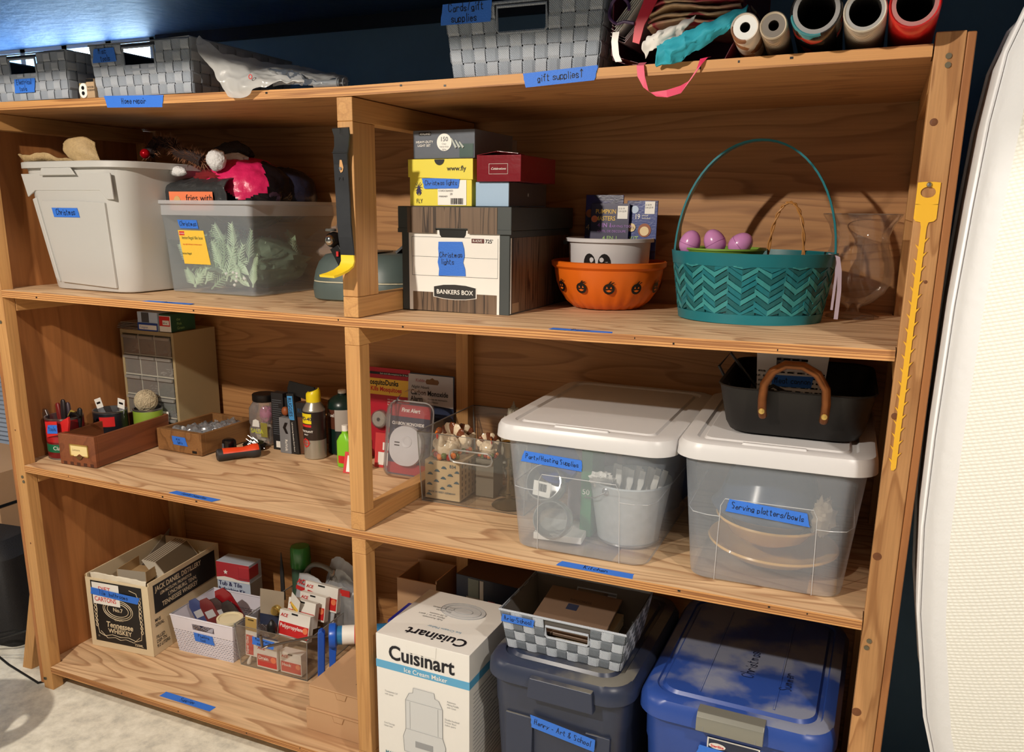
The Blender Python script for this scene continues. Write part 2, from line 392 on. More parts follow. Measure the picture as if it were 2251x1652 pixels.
post(-.041, -.003, 0, .037, .0, 1.66)
post(-.041, -.003, 0, .037, 1.66, 1.70)
post(-.041, -.003, .543, .579, 0, 1.66)
pr = post(2.197, 2.2395, 0, .042, 0, 1.704, LUMR); post(2.197, 2.2395, .540, .579, 0, 1.66)
for z0, z1, d in ((1.2455, 1.606, .085), (.750, 1.139, .040), (.120, .648, .040)):
    post(1.096, 1.134, 0, d, z0, z1); post(1.096, 1.134, .540, .579, z0, z1)
for z0, z1 in ((1.2005, 1.245), (1.606, 1.6535), (.7075, .7495), (1.139, 1.179), (.079, .1195), (.648, .686)):
    post(1.096, 1.134, 0, .579, z0, z1, LUMX, 'rail')
for xa, xb in ((-.0408, -.003), (2.197, 2.2393)):
    for n in (1, 2, 3, 4):
        z = zt(n, xa)-H; post(xa, xb, .038 if xa < 1 else .043, .542, z-.042, z-.0005, LUMX, 'side_rail')
post(-.054, -.0415, 0, .58, .015, 1.70, PLYS, 'side_panel')
post(2.240, 2.253, .001, .58, .0, 1.702, PLYS, 'side_panel')
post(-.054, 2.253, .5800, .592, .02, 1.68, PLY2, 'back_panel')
post(-.003, 2.197, .50, .54, .006, .058, LUMX, 'floor_runner')
nails = [(2.218, 1.668), (2.2185, 1.655), (2.210, .678), (2.207, .664), (-.015, .678), (-.012, .664), (-.034, .033), (-.029, .034), (-.02, 1.12)]
for x, z in nails:
    MB().lathe([(.0, -.0012), (.0045, -.0012), (.0045, .001)], 10, (x, -.0006, z), 'y').build('nail', mat('dull nail', (120, 112, 92), .5, .6), U)
KN = mat('wood knot', (112, 66, 34), .6, var=.3, vscale=150)
for x, z, r_k in ((2.209, 1.572, .006), (2.206, .842, .0075), (2.214, 1.152, .004), (2.206, 1.098, .006), (2.204, .531, .0085), (2.2265, 1.325, .003), (-.020, .815, .0028), (-.018, .475, .003)):
    MB().lathe([(0, -.0004), (r_k*.45, -.0005), (r_k, 0)], 14, (x, -.0001, z), 'y').build('knot', KN, U)
def on_edge(n, x0, x1, s, dz0=0, dz1=-.024, rot=0, hs=.013, tx=None):
    x = (x0+x1)/2; z = zt(n, x); tape(U, (x, -.0012, z+(dz0+dz1)/2), x1-x0, dz0-dz1, (1, 0, 0), (0, 0, 1), s, hs, rot, tx=tx)
def on_shelf(n, x0, x1, y, s, h=.024, hs=.014, rot=0, tx=None):
    x = (x0+x1)/2; tape(U, (x, y, zt(n, x)+.0004), x1-x0, h, (1, 0, 0), (0, 1, 0), s, hs, rot, tx=tx)
on_edge(1, .450, .627, 'Home repair', .001, -.025, -.03)
on_edge(1, 1.515, 1.655, 'gift supplies^', .002, -.023, .05)
on_shelf(2, .505, .655, .012, 'Decor', .02)
on_shelf(2, 1.575, 1.70, .012, 'Decor', .02)
on_shelf(3, .535, .685, .013, 'Tools/Supplies', .022, .012, -.03)
on_shelf(3, 1.605, 1.765, .014, 'Kitchen', .024, .014, .0)
on_shelf(4, .412, .595, .033, 'Supplies', .024, .013, 0)
# yellow drain cleaning strip on the right post
t = T('drain_cleaning_strip', 'long yellow barbed plastic drain strip hung from a screw on the right post', 'drain cleaner', (2.2135, -.0022, 0))
YEL = mat('yellow plastic', (246, 190, 50), .45)
ol = [(-.0155, 1.482), (.0155, 1.482), (.0165, 1.479), (.0165, 1.425), (.013, 1.421), (.006, 1.4195), (.0042, 1.412), (.0042, 1.008), (.001, 1.003), (-.003, 1.003), (-.0042, 1.008), (-.0042, 1.412), (-.006, 1.4195), (-.013, 1.421), (-.0165, 1.425), (-.0165, 1.479)]
hole = [(.011*math.cos(a*PI/8), 1.466+.0085*math.sin(a*PI/8)) for a in range(16)]
hd = MB(); outer = []
for a in range(16):
    c_, s_ = math.cos(a*PI/8), math.sin(a*PI/8); k = min(.0165/max(abs(c_), 1e-6), .0175/max(abs(s_), 1e-6)); outer.append((c_*k, 1.4645+s_*k))
for yy in (0, .0016):
    o0 = len(hd.v); hd.add([(p[0], yy, p[1]) for p in outer]+[(p[0], yy, p[1]) for p in hole], [(i, (i+1) % 16, 16+(i+1) % 16, 16+i) for i in range(16)])
hd.add([(p[0], yy, p[1]) for yy in (0, .0016) for p in hole], [(i, (i+1) % 16, 16+(i+1) % 16, 16+i) for i in range(16)])
hd.add([(p[0], yy, p[1]) for yy in (0, .0016) for p in outer], [(i, (i+1) % 16, 16+(i+1) % 16, 16+i) for i in range(16)])
hd.build('handle', YEL, t)
st = MB().prism([(-.0165, 1.447), (.0165, 1.447)]+[(a, b) for a, b in ol[3:15]], 0, .0016)
st.build('strip', YEL, t)
bb = MB()
for k in range(17):
    z = 1.39-k*.0225
    for sgn, dz in ((1, 0), (-1, .011)):
        bb.prism([(sgn*.004, z-.003-dz), (sgn*.004, z+.002-dz), (sgn*.0095, z+.006-dz)], 0.0002, .0014)
bb.build('barb', YEL, t, kind='stuff')
MB().lathe([(0, -.0035), (.003, -.003), (.0042, -.001), (.0042, .0)], 14, (0, -.0005, 1.4775), 'y').build('screw_head', mat('steel', (180, 182, 186), .3, 1), t, smooth=True)
# mattress leaning at the right
def knit():
    M = mat('white knit ticking', (236, 236, 230), .85); nt = M.node_tree; b = nt.nodes['Principled BSDF']; L = nt.links
    tc = nt.nodes.new('ShaderNodeTexCoord'); mp = nt.nodes.new('ShaderNodeMapping'); mp.inputs['Rotation'].default_value = (0, .35, 0); mp.inputs['Scale'].default_value = (130, 1, 190); L.new(tc.outputs['Object'], mp.inputs['Vector'])
    v = nt.nodes.new('ShaderNodeTexVoronoi'); v.voronoi_dimensions = '2D'; v.inputs['Randomness'].default_value = .12; v.inputs['Scale'].default_value = 1
    sp = nt.nodes.new('ShaderNodeSeparateXYZ'); cb = nt.nodes.new('ShaderNodeCombineXYZ'); L.new(mp.outputs[0], sp.inputs[0]); L.new(sp.outputs[0], cb.inputs[0]); L.new(sp.outputs[2], cb.inputs[1]); L.new(cb.outputs[0], v.inputs['Vector'])
    bp = nt.nodes.new('ShaderNodeBump'); bp.invert = True; bp.inputs['Strength'].default_value = .55; bp.inputs['Distance'].default_value = .003; L.new(v.outputs['Distance'], bp.inputs['Height']); L.new(bp.outputs[0], b.inputs['Normal'])
    rp = nt.nodes.new('ShaderNodeValToRGB'); rp.color_ramp.elements[0].color = (*S((240, 240, 234)), 1); rp.color_ramp.elements[1].color = (*S((222, 220, 210)), 1); rp.color_ramp.elements[1].position = .75; L.new(v.outputs['Distance'], rp.inputs[0]); L.new(rp.outputs[0], b.inputs['Base Color']); return M
t = T('mattress', 'white knit-covered mattress standing on its edge beside the shelving unit', 'mattress', (2.262, 0, 0))
edge = [(.19, .0), (.13, .25), (.092, .45), (.042, .62), (.012, .80), (.0, .95), (-.002, 1.1), (.0, 1.3), (.006, 1.45), (.012, 1.56), (.022, 1.65), (.042, 1.712), (.075, 1.75), (.13, 1.772), (.5, 1.785), (1.3, 1.79)]
def edgering(inset, y):
    return [(x+inset*(1 if z < 1.6 else .8), y, z if z < 1.6 else z-inset*(.2+.8*min(1, (z-1.6)/.12))) for x, z in edge]+[(1.9, y, 1.78-inset), (1.9, y, 0)]
mf = MB(); rings = [edgering(.075, -.160), edgering(.036, -.157)]
mf.loft(rings, True, False); mf.build('top_panel', knit(), t, smooth=True)
SIDE = mat('grey white border fabric', (222, 223, 225), .9, bump=.3, bscale=60)
mf = MB(); rings = [edgering(.036, -.157), edgering(.020, -.149), edgering(.008, -.134), edgering(0, -.11), edgering(-.004, -.09), edgering(-.002, -.03), edgering(0, .03), edgering(0, .10)]
for r_i in rings:
    pass
mf.loft(rings, False, False); mf.loft([edgering(0, .10), edgering(.02, .13)], False, True)
mf.build('side_border', SIDE, t, smooth=True)
for yy, ins in ((-.118, -.001), (.10, -.002)):
    e2 = edgering(ins, yy)[:-1]; MB().tube(e2, .0026, 8).build('piping', mat('piping', (236, 236, 238), .8), t, smooth=True)

# ------------------------------------------------------------------ generic containers
def tub(parent, name, m_, w0, d0, w1, d1, h, r0=.03, r1=.04, rim=.012, rimh=.015, th=.003, cx=0, cy=0, z0=0, inside=True, smooth=True, foot=.006):
    """open tub, base w0 x d0, mouth w1 x d1, centred on cx, cy"""
    mb = MB(); R_ = lambda w, d, r, z: rr(w, d, r, z, 6, cx, cy)
    rings = [R_(w0-.02, d0-.02, r0*.7, z0), R_(w0-.004, d0-.004, r0, z0+foot*.4), R_(w0, d0, r0, z0+foot*1.5)]
    for k in range(1, 5):
        t_ = k/4; rings.append(R_(w0+(w1-w0)*t_, d0+(d1-d0)*t_, r0+(r1-r0)*t_, z0+foot*1.5+(h-rimh-foot*1.5)*t_))
    if rim:
        rings += [R_(w1+2*rim, d1+2*rim, r1+rim, z0+h-rimh), R_(w1+2*rim, d1+2*rim, r1+rim, z0+h-.002), R_(w1+2*rim-.004, d1+2*rim-.004, r1+rim, z0+h)]
    else: rings += [R_(w1, d1, r1, z0+h)]
    rings += [R_(w1-2*th, d1-2*th, r1-th, z0+h)]
    if inside: rings += [R_(w0-2*th, d0-2*th, r0-th*.5, z0+th*2), R_(w0-.03, d0-.03, r0*.6, z0+th)]
    mb.loft(rings); return mb.build(name, m_, parent, smooth=smooth)
def weave(parent, o, r, u, w0, w1, h, nx, nz, mats, cut=None, th=.0022, seed=0, depth_n=None, checker=None):
    """flat-strap woven wall: w0 bottom width, w1 top width, real over-and-under straps; o = bottom centre"""
    o, r, u = Vector(o), Vector(r).normalized(), Vector(u).normalized(); nn = r.cross(u)
    rnd = random.Random(seed)
    def P(a, b, off): wid = w0+(w1-w0)*b; return o+r*((a-.5)*wid)+u*(b*h)+nn*off
    def incut(i, j): return cut and cut[0] <= i < cut[1] and cut[2] <= j < cut[3]
    g = .06
    for i in range(nx):                      # uprights
        runs, cur = [], []
        for j in range(nz):
            if incut(i, j):
                if cur: runs.append(cur); cur = []
            else: cur.append(j)
        if cur: runs.append(cur)
        for run in runs:
            mb = MB(); rings = []
            for j in run:
                off = th*(1 if (i+j) % 2 else -.4)
                for b, oo in ((j+.06, off*.35), (j+.2, off), (j+.8, off), (j+.94, off*.35)):
                    a0, a1, bb = (i+g)/nx, (i+1-g)/nx, b/nz
                    rings.append([P(a0, bb, oo), P(a1, bb, oo), P(a1, bb, oo-.0008), P(a0, bb, oo-.0008)])
            mb.loft(rings); mb.build('strap', mats[(0 if not checker else rnd.randrange(2) if checker == 2 else 0)], parent)
    for j in range(nz):
        runs, cur = [], []
        for i in range(nx):
            if incut(i, j):
                if cur: runs.append(cur); cur = []
            else: cur.append(i)
        if cur: runs.append(cur)
        for run in runs:
            mb = MB(); rings = []
            for i in run:
                off = th*(-.4 if (i+j) % 2 else 1)
                for a, oo in ((i+.06, off*.35), (i+.2, off), (i+.8, off), (i+.94, off*.35)):
                    b0, b1, aa = (j+g)/nz, (j+1-g)/nz, a/nx
                    rings.append([P(aa, b0, oo), P(aa, b0, oo-.0008), P(aa, b1, oo-.0008), P(aa, b1, oo)])
            mb.loft(rings); mb.build('strap', mats[-1], parent)
def strapmat(name, c):
    M = mat(name, c, .85); nt = M.node_tree; b = nt.nodes['Principled BSDF']; L = nt.links
    tc = nt.nodes.new('ShaderNodeTexCoord'); ck = nt.nodes.new('ShaderNodeTexWave'); ck.wave_type = 'BANDS'; ck.bands_direction = 'DIAGONAL'; ck.inputs['Scale'].default_value = 170; ck.inputs['Distortion'].default_value = 1.5
    L.new(tc.outputs['Object'], ck.inputs['Vector']); bp = nt.nodes.new('ShaderNodeBump'); bp.inputs['Strength'].default_value = .6; bp.inputs['Distance'].default_value = .001; L.new(ck.outputs['Fac'], bp.inputs['Height']); L.new(bp.outputs[0], b.inputs['Normal'])
    mx = nt.nodes.new('ShaderNodeMix'); mx.data_type = 'RGBA'; mx.inputs['A'].default_value = (*[v*.8 for v in S(c)], 1); mx.inputs['B'].default_value = (*[min(1, v*1.15) for v in S(c)], 1); L.new(ck.outputs['Fac'], mx.inputs['Factor']); L.new(mx.outputs['Result'], b.inputs['Base Color']); return M
def woven_basket(name, label, x, y, z, wb, wt, d, h, nx, nz, nd, mats, cut, tapeargs=None, group=None, rz=0, lining=(70, 72, 78)):
    """origin front-left-bottom of a basket whose mouth is wt wide"""
    t = T(name, label, 'basket', (x, y, z), rz, group); fl = (wt-wb)/2
    w2 = wt/2; hh = h
    c0, c1 = (cut[0]/nx, cut[1]/nx) if cut else (0, 0); z0, z1 = (cut[2]/nz*h, cut[3]/nz*h) if cut else (0, 0)
    lin = mat('basket lining %d' % lining[0], lining, .9)
    # front
    weave(t, (w2, fl, 0), (1, 0, 0), (0, -fl/h, 1), wb, wt, h, nx, nz, mats, cut, seed=1)
    weave(t, (wt-fl, d/2, 0), (0, 1, 0), (fl/h, 0, 1), d-2*fl, d, h, nd, nz, mats, None, seed=2)
    weave(t, (fl, d/2, 0), (0, -1, 0), (-fl/h, 0, 1), d-2*fl, d, h, nd, nz, mats, None, seed=3)
    weave(t, (w2, d-fl, 0), (-1, 0, 0), (0, fl/h, 1), wb, wt, h, nx, nz, mats, cut, seed=4)
    mb = MB(); e = .0035
    def ringat(zz, k=0): f_ = fl*(1-zz/h)+e+k; return [(f_, f_, zz), (wt-f_, f_, zz), (wt-f_, d-f_, zz), (f_, d-f_, zz)]
    f0 = fl+e
    mb.add([(f0, f0, .003), (wt-f0, f0, .003), (wt-f0, d-f0, .003), (f0, d-f0, .003)], [(0, 1, 2, 3)])
    for side in (0, 1):
        a, b = ringat(0.003), ringat(h-.002)
        i, j = (1, 2) if side == 0 else (3, 0)
        mb.add([a[i], a[j], b[j], b[i]], [(0, 1, 2, 3)])
    for yy in (0, 1):
        def Q(u_, zz):
            f_ = fl*(1-zz/h)+e; return (f_+(wt-2*f_)*u_, (f_ if yy == 0 else d-f_), zz)
        us = [0, c0, c1, 1] if cut else [0, 1]; zz_ = [0.003, z0, z1, h-.002] if cut else [0.003, h-.002]
        for a in range(len(us)-1):
            for b in range(len(zz_)-1):
                if cut and a == 1 and b == 1: continue
                mb.add([Q(us[a], zz_[b]), Q(us[a+1], zz_[b]), Q(us[a+1], zz_[b+1]), Q(us[a], zz_[b+1])], [(0, 1, 2, 3)])
    mb.build('lining', lin, t)
    rimm = MB().tube([(0, 0, h), (wt, 0, h), (wt, d, h), (0, d, h)], .003, 6, closed=True); rimm.build('rim', mats[-1], t, smooth=True)
    if cut:
        for yy in (0, 1):
            ax = [c0*wt, c1*wt]; hp = []
            for a, zz in ((ax[0]+.004, z1-.002), (ax[0]+.003, z0+.006), (ax[0]+.008, z0+.001), (ax[1]-.008, z0+.001), (ax[1]-.003, z0+.006), (ax[1]-.004, z1-.002)):
                f_ = fl*(1-zz/h); hp.append((a, f_-.001 if yy == 0 else d-f_, zz))
            MB().tube(hp+[], .003, 6, closed=True).build('handle_rim', mats[-1], t, smooth=True)
    if tapeargs:
        tx0, tz0, tw, thh, s, hs = tapeargs; f_ = fl*(1-tz0/h)
        tape(t, (tx0, f_-.0045, tz0), tw, thh, (1, 0, 0), (0, -fl/h, 1), s, hs)
    return t
# ------------------------------------------------------------------ top shelf
SG = strapmat('silver grey strap', (150, 158, 170)); SG2 = strapmat('light grey strap', (172, 178, 188)); SD = strapmat('mid grey strap', (112, 120, 130)); SL = strapmat('pale grey strap', (188, 196, 208))
woven_basket('woven_basket', 'grey woven strap basket labelled Cards/gift supplies on the top shelf', 1.345, .006, zt(1, 1.5)+.001, .292, .318, .30, .125, 12, 5, 11, [SG2, SG], (4, 8, 2.9, 4.8), (.048, .112, .104, .036, 'Cards/gift\n supplies', .014))
woven_basket('woven_basket', 'grey woven strap basket under the Home repair tape, with a white bag over its corner', .404, .006, zt(1, .55)+.001, .29, .306, .36, .116, 12, 5, 12, [SG2, SG], (4, 8, 2.4, 4.6), (.05, .092, .07, .03, 'Misc\n tools', .012))
woven_basket('woven_basket', 'grey woven strap basket at the far left end of the top shelf', .022, .006, zt(1, .15)+.001, .29, .302, .34, .108, 12, 5, 12, [SG2, SG], (4, 8, 2.4, 4.6), (.152, .035, .072, .032, 'Electrical\n  tools', .011))
z1 = zt(1, .36)
t = T('wall_socket', 'small tan box with a white double wall socket between the two left baskets', 'socket', (.352, .012, z1+.0005))
MB().box(0, .03, 0, .04, 0, .036).build('socket_box', mat('tan plastic', (168, 146, 100), .5), t, bevel=.002)
MB().lathe([(0, -.003), (.014, -.003), (.0145, 0)], 20, (.017, -.0003, .018), 'y', sy=1.2).build('face_plate', WHITE, t)
for zz in (.012, .024):
    MB().lathe([(0, -.0042), (.0045, -.0042), (.0045, -.003)], 12, (.017, -.0002, zz), 'y').build('outlet', BLACK, t)
t = T('small_carton', 'tiny brown printed card box leaning on the grey basket with the Home repair tape', 'box', (.386, .004, z1+.0005), .05)
MB().box(0, .024, 0, .03, 0, .043).build('carton', mat('kraft card', (178, 150, 118), .8), t, bevel=.0008)
MB().box(0.0005, .0235, -.0006, 0, .036, .0425).build('printed_band', BLACK, t)
text(t, 'WOOD\nSCREWS', .006, (.003, -.0008, .022), INK)
t = T('clear_bag', 'crumpled clear plastic bag poking up between the two left baskets', 'bag', (.345, .06, z1))
grid_surf([[(-.01, 0, 0), (.02, .01, .01), (.05, 0, 0)], [(-.02, .02, .04), (.02, -.005, .05), (.06, .02, .05)], [(-.015, .04, .09), (.03, .02, .10), (.05, .05, .095)]], 14, 14, .012, 40, 3).build('film', clearmat('clear film', (215, 220, 228), .7, .12, .25), t, smooth=True)
t = T('plastic_bag', 'crumpled white plastic bag hanging over the top shelf edge', 'bag', (0, 0, 0))
FILMW = clearmat('white bag film', (226, 226, 224), .22, .3, .12)
grid_surf([[(.722, .03, 1.80), (.78, .03, 1.765), (.86, .10, 1.745), (.95, .18, 1.735), (1.03, .16, 1.71)],
           [(.735, -.002, 1.772), (.80, .0, 1.738), (.87, .03, 1.725), (.95, .06, 1.715), (1.05, .07, 1.700)],
           [(.765, -.012, 1.735), (.82, -.016, 1.700), (.88, -.012, 1.698), (.95, .0, 1.695), (1.04, .03, 1.690)],
           [(.80, -.014, 1.705), (.835, -.022, 1.662), (.90, -.018, 1.672), (.95, -.010, 1.684), (.98, .01, 1.686)]], 40, 46, .009, 26, 1).build('film', FILMW, t, smooth=True)
tt = MB().lathe([(.0035, -.0004), (.005, -.0004), (.005, .0004), (.0035, .0004)], 16, (.895, -.020, 1.700), 'y'); tt.build('printed_mark', mat('red print', (206, 40, 40), .5), t)
t = T('clear_bag', 'second sheet of cloudy plastic wrap lying flat behind the white bag', 'wrap', (0, 0, 0))
grid_surf([[(.86, .05, zt(1, 1)+.05), (.95, .03, zt(1, 1)+.045), (1.02, .02, zt(1, 1)+.02)], [(.90, .04, zt(1, 1)+.03), (.98, .02, zt(1, 1)+.03), (1.06, .01, zt(1, 1)+.008)], [(.93, .015, zt(1, 1)+.01), (1.0, .012, zt(1, 1)+.01), (1.08, .01, zt(1, 1)+.006)]], 16, 20, .007, 40, 7).build('film', clearmat('cloudy film', (205, 208, 212), .6, .15, .2), t, smooth=True)
t = T('syringe', 'empty clear plastic syringe lying on the top shelf edge', 'syringe', (1.03, .02, zt(1, 1.05)+.0095), .05)
CP = clearmat('clear plastic', (225, 230, 235), .72, .08, .3)
MB().lathe([(.0085, 0), (.0085, .062), (.0082, .062), (.0075, .0)], 20, (0, 0, 0), 'x').build('barrel', CP, t, smooth=True)
MB().lathe([(0, 0), (.006, 0), (.0025, -.004), (.0018, -.016), (0, -.016)], 12, (0, 0, 0), 'x').build('nozzle', CP, t, smooth=True)
MB().lathe([(0, .058), (.0125, .058), (.0125, .060), (0, .060)], 20, (0, 0, 0), 'x').build('flange', CP, t)
MB().lathe([(0, .004), (.007, .004), (.007, .009), (.002, .01), (.002, .072), (.0105, .072), (.0105, .074), (0, .074)], 16, (0, 0, 0), 'x').build('plunger', CP, t)
# gift bag
t = T('gift_bag', 'maroon paper gift bag on its side on the top shelf with pink ribbon handle', 'bag', (1.675, .02, zt(1, 1.8)+.001))
MAR = mat('maroon paper', (112, 30, 52), .5); PINKR = mat('pink ribbon', (226, 44, 96), .45, sheen=.3)
gb = MB()
gb.strip([(0, .0, .20), (0.002, .0, .035), (.004, .0, .012), (.03, 0, .003), (.09, 0, -.001), (.12, 0, .0)], (0, .002, 0), .0005)
for yy in (0,):
    gb.add([(0, 0, .2), (0, .30, .2), (.0, .30, .02), (0, 0, .02)], [(0, 1, 2, 3)]); gb.add([(0, 0, .02), (0, .3, .02), (.06, .3, 0.001), (.06, -.005, 0.001)], [(0, 1, 2, 3)])
    gb.add([(.06, -.005, .001), (.06, .30, .001), (.20, .30, .001), (.20, -.0, .001)], [(0, 1, 2, 3)]); gb.add([(.20, 0, .001), (.2, .3, .001), (.225, .30, .05), (.225, 0.0, .05)], [(0, 1, 2, 3)])
    gb.add([(.225, 0, .05), (.225, .3, .05), (.23, .3, .2), (.23, 0, .2)], [(0, 1, 2, 3)]); gb.add([(0, .3, .0), (.23, .3, 0), (.23, .3, .2), (0, .3, .2)], [(0, 1, 2, 3)]); gb.add([(0, 0, .2), (.23, 0, .2), (.23, .3, .2), (0, .3, .2)], [(0, 1, 2, 3)])
gb.build('paper_shell', MAR, t, solid=.0006)
MB().strip([(.060, -.0045, .004), (.061, -.026, -.004), (.064, -.028, -.022), (.074, -.029, -.044), (.088, -.030, -.053), (.112, -.031, -.053), (.135, -.030, -.047), (.152, -.029, -.030), (.164, -.028, -.012), (.170, -.02, .003), (.172, -.0045, .006)],
           [(.0, .003, -.004)]*0+[(.013, 0, .0)]*3+[(.010, 0, -.007)]*2+[(.002, .0, -.012)]*2+[(.008, 0, .008)]*2+[(.013, 0, .002)]*2, .0006).build('ribbon_handle', PINKR, t)
def folded_paper(name, label, base, pts, depth, m_, n=5, gap=.004, cat='paper'):
    t = T(name, label, cat, base)
    for k in range(n):
        MB().strip([(p[0]+.0005*k, depth/2, p[1]+gap*k) for p in pts], (0, depth, 0), .0008).build('sheet', m_, t)
    return t
WP = mat('white tissue paper', (226, 222, 216), .8); GP = mat('grey silver paper', (176, 176, 184), .4)
z1 = zt(1, 1.7)
folded_paper('folded_gift_bags', 'stack of folded white and silver papers sticking out of the maroon gift bag', (1.680, -.006, z1), [(.0, .050), (.006, .046), (.07, .125)], .2, WP, 5, .006)
folded_paper('folded_gift_bags', 'grey brown folded paper bag below the white papers in the gift bag', (1.684, .0, z1), [(.002, .046), (.02, .038), (.075, .10)], .2, mat('taupe paper', (140, 118, 122), .5), 3, .004)
t = T('white_ribbon_loop', 'flat white paper band standing beside the folded papers', 'ribbon', (1.692, -.01, z1))
MB().strip([(-.001, 0, .055), (-.003, 0, .04), (.0, 0, .018), (.006, 0, .006)], (.012, 0, 0), .0006).build('band', WHITE, t)
t = T('purple_ribbon', 'glossy purple ribbon looped over the folded white papers', 'ribbon', (1.700, -.014, z1+.088))
MB().tube([(.016*math.cos(a*PI/9)*1.1-.004, .004*math.sin(a), .021*math.sin(a*PI/9)) for a in range(14)]+[(.006, 0, -.018), (.024, .0, -.022)], .0028, 8).build('loop', mat('purple satin', (70, 42, 84), .35), t, smooth=True)
PF = wood('red cream patterned fabric', (222, 190, 150), (176, 44, 70), (9, 9, 22), 5, amount=1., seed=4)
t = T('patterned_cloth', 'folded red and cream patterned cloth bulging out of the gift bag', 'cloth', (1.745, .0, z1))
for k in range(5):
    zz = .058+k*.0105; mb = grid_surf([[(-.002, .0, zz), (.04, -.006, zz+.012), (.09, -.004, zz+.006), (.155, .0, zz+.004+.001*k)], [(-.002, .03, zz), (.04, .03, zz+.01), (.09, .03, zz+.008), (.155, .03, zz+.004)], [(-.002, .2, zz), (.04, .2, zz+.012), (.09, .2, zz+.006), (.16, .2, zz)]], 8, 20, .004, 30, k)
    mb.build('fold', PF, t, smooth=True, solid=.004)
MB().strip([(-.018, -.008, .035), (-.012, -.01, .065), (.002, -.01, .095), (.014, -.006, .125)], [(.012, 0, -.004), (.016, 0, -.006), (.02, 0, -.006), (.03, 0, 0)], .003).build('red_edge', mat('red satin', (206, 42, 62), .4), t, smooth=True)
t = T('tissue_paper', 'crumpled white tissue paper roll in the gift bag beside the teal tissue', 'tissue', (1.742, -.008, z1))
grid_surf([[(0, 0, .012), (.0, -.004, .03), (.006, 0, .044)], [(.03, .0, .03), (.035, -.008, .045), (.04, 0, .056)], [(.07, .0, .05), (.075, -.004, .058), (.085, 0, .07)]], 20, 18, .006, 60, 5).build('crumple', WP, t, smooth=True, solid=.003)
t = T('tissue_paper', 'crumpled teal tissue paper in the gift bag beside the white tissue', 'tissue', (1.765, -.012, z1))
TL = mat('teal tissue', (36, 156, 176), .7)
grid_surf([[(0.0, 0, -.004), (.002, -.006, .014), (.004, 0, .034)], [(.03, -.004, -.002), (.045, -.014, .022), (.05, 0, .046)], [(.075, -.002, .018), (.09, -.010, .040), (.10, 0, .064)], [(.13, .0, .05), (.14, -.002, .062), (.15, 0, .082)]], 30, 22, .006, 55, 9).build('crumple', TL, t, smooth=True, solid=.003)
# paper rolls
def roll(label, x, r, ri, rz, m_out, m_core, L=.38, y=-.055, pt=.004):
    t = T('wrapping_paper_roll', label, 'paper roll', (x, y, zt(1, x)+r+.0136), rz, None, rx=-.034)
    MB().lathe([(r-pt, .001), (r-pt*.5, -.001), (r, .002), (r, L)], 36, (0, 0, 0), 'y').build('paper', m_out, t, smooth=True)
    MB().lathe([(ri, .006), (ri, .001), (r-pt, .001)], 36, (0, 0, 0), 'y').build('core_edge', m_core, t)
    MB().lathe([(ri, .002), (ri, L), (0, L)], 32, (0, 0, 0), 'y').build('core', mat('dark core', (40, 34, 28), .9), t)
    return t
def wrapmat(name, c, kind, c2, c3=None):
    M = mat(name, c, .25, coat=.4); nt = M.node_tree; b = nt.nodes['Principled BSDF']; L = nt.links
    tc = nt.nodes.new('ShaderNodeTexCoord')
    if kind == 'stripe':
        w = nt.nodes.new('ShaderNodeTexWave'); w.bands_direction = 'Y'; w.inputs['Scale'].default_value = 45; L.new(tc.outputs['Object'], w.inputs['Vector']); src = w.outputs['Fac']; p = .5
    else:
        w = nt.nodes.new('ShaderNodeTexVoronoi'); w.inputs['Scale'].default_value = 38; L.new(tc.outputs['Object'], w.inputs['Vector']); sp = nt.nodes.new('ShaderNodeSeparateColor'); L.new(w.outputs['Color'], sp.inputs[0]); src = sp.outputs[0]; p = .72
    rp = nt.nodes.new('ShaderNodeValToRGB'); rp.color_ramp.interpolation = 'CONSTANT'; e = rp.color_ramp.elements; e[0].color = (*S(c), 1); e[1].position = p; e[1].color = (*S(c2), 1)
    if c3: x = e.new(.87); x.color = (*S(c3), 1)
    L.new(src, rp.inputs[0]); L.new(rp.outputs[0], b.inputs['Base Color']); return M
roll('thin paper roll with tan check pattern, leftmost roll beside the gift bag', 1.918, .0225, .008, .06, wrapmat('check wrap', (214, 200, 186), 'v', (150, 100, 70)), mat('white roll edge', (230, 230, 228), .6))
roll('thin brown striped paper roll in clear film, second from the gift bag', 1.962, .0215, .008, .05, wrapmat('ring wrap', (196, 180, 158), 'stripe', (110, 92, 76)), mat('grey roll edge', (120, 112, 104), .5))
roll('large black paper roll with colourful print and thick grey core', 2.024, .0385, .028, .04, wrapmat('black print wrap', (28, 27, 28), 'v', (70, 150, 160), (178, 46, 38)), mat('grey core board', (150, 148, 148), .7))
roll('tan and white striped paper roll between the black and the red rolls', 2.0945, .0315, .023, .02, wrapmat('tan stripe wrap', (214, 204, 188), 'stripe', (140, 120, 98)), mat('silver board', (168, 166, 164), .6))
roll('red wrapping paper roll at the right end of the top shelf', 2.1625, .036, .026, -.0, mat('red wrap', (206, 34, 34), .28, coat=.5, bump=.4, bscale=40), mat('red core edge', (180, 120, 118), .6))

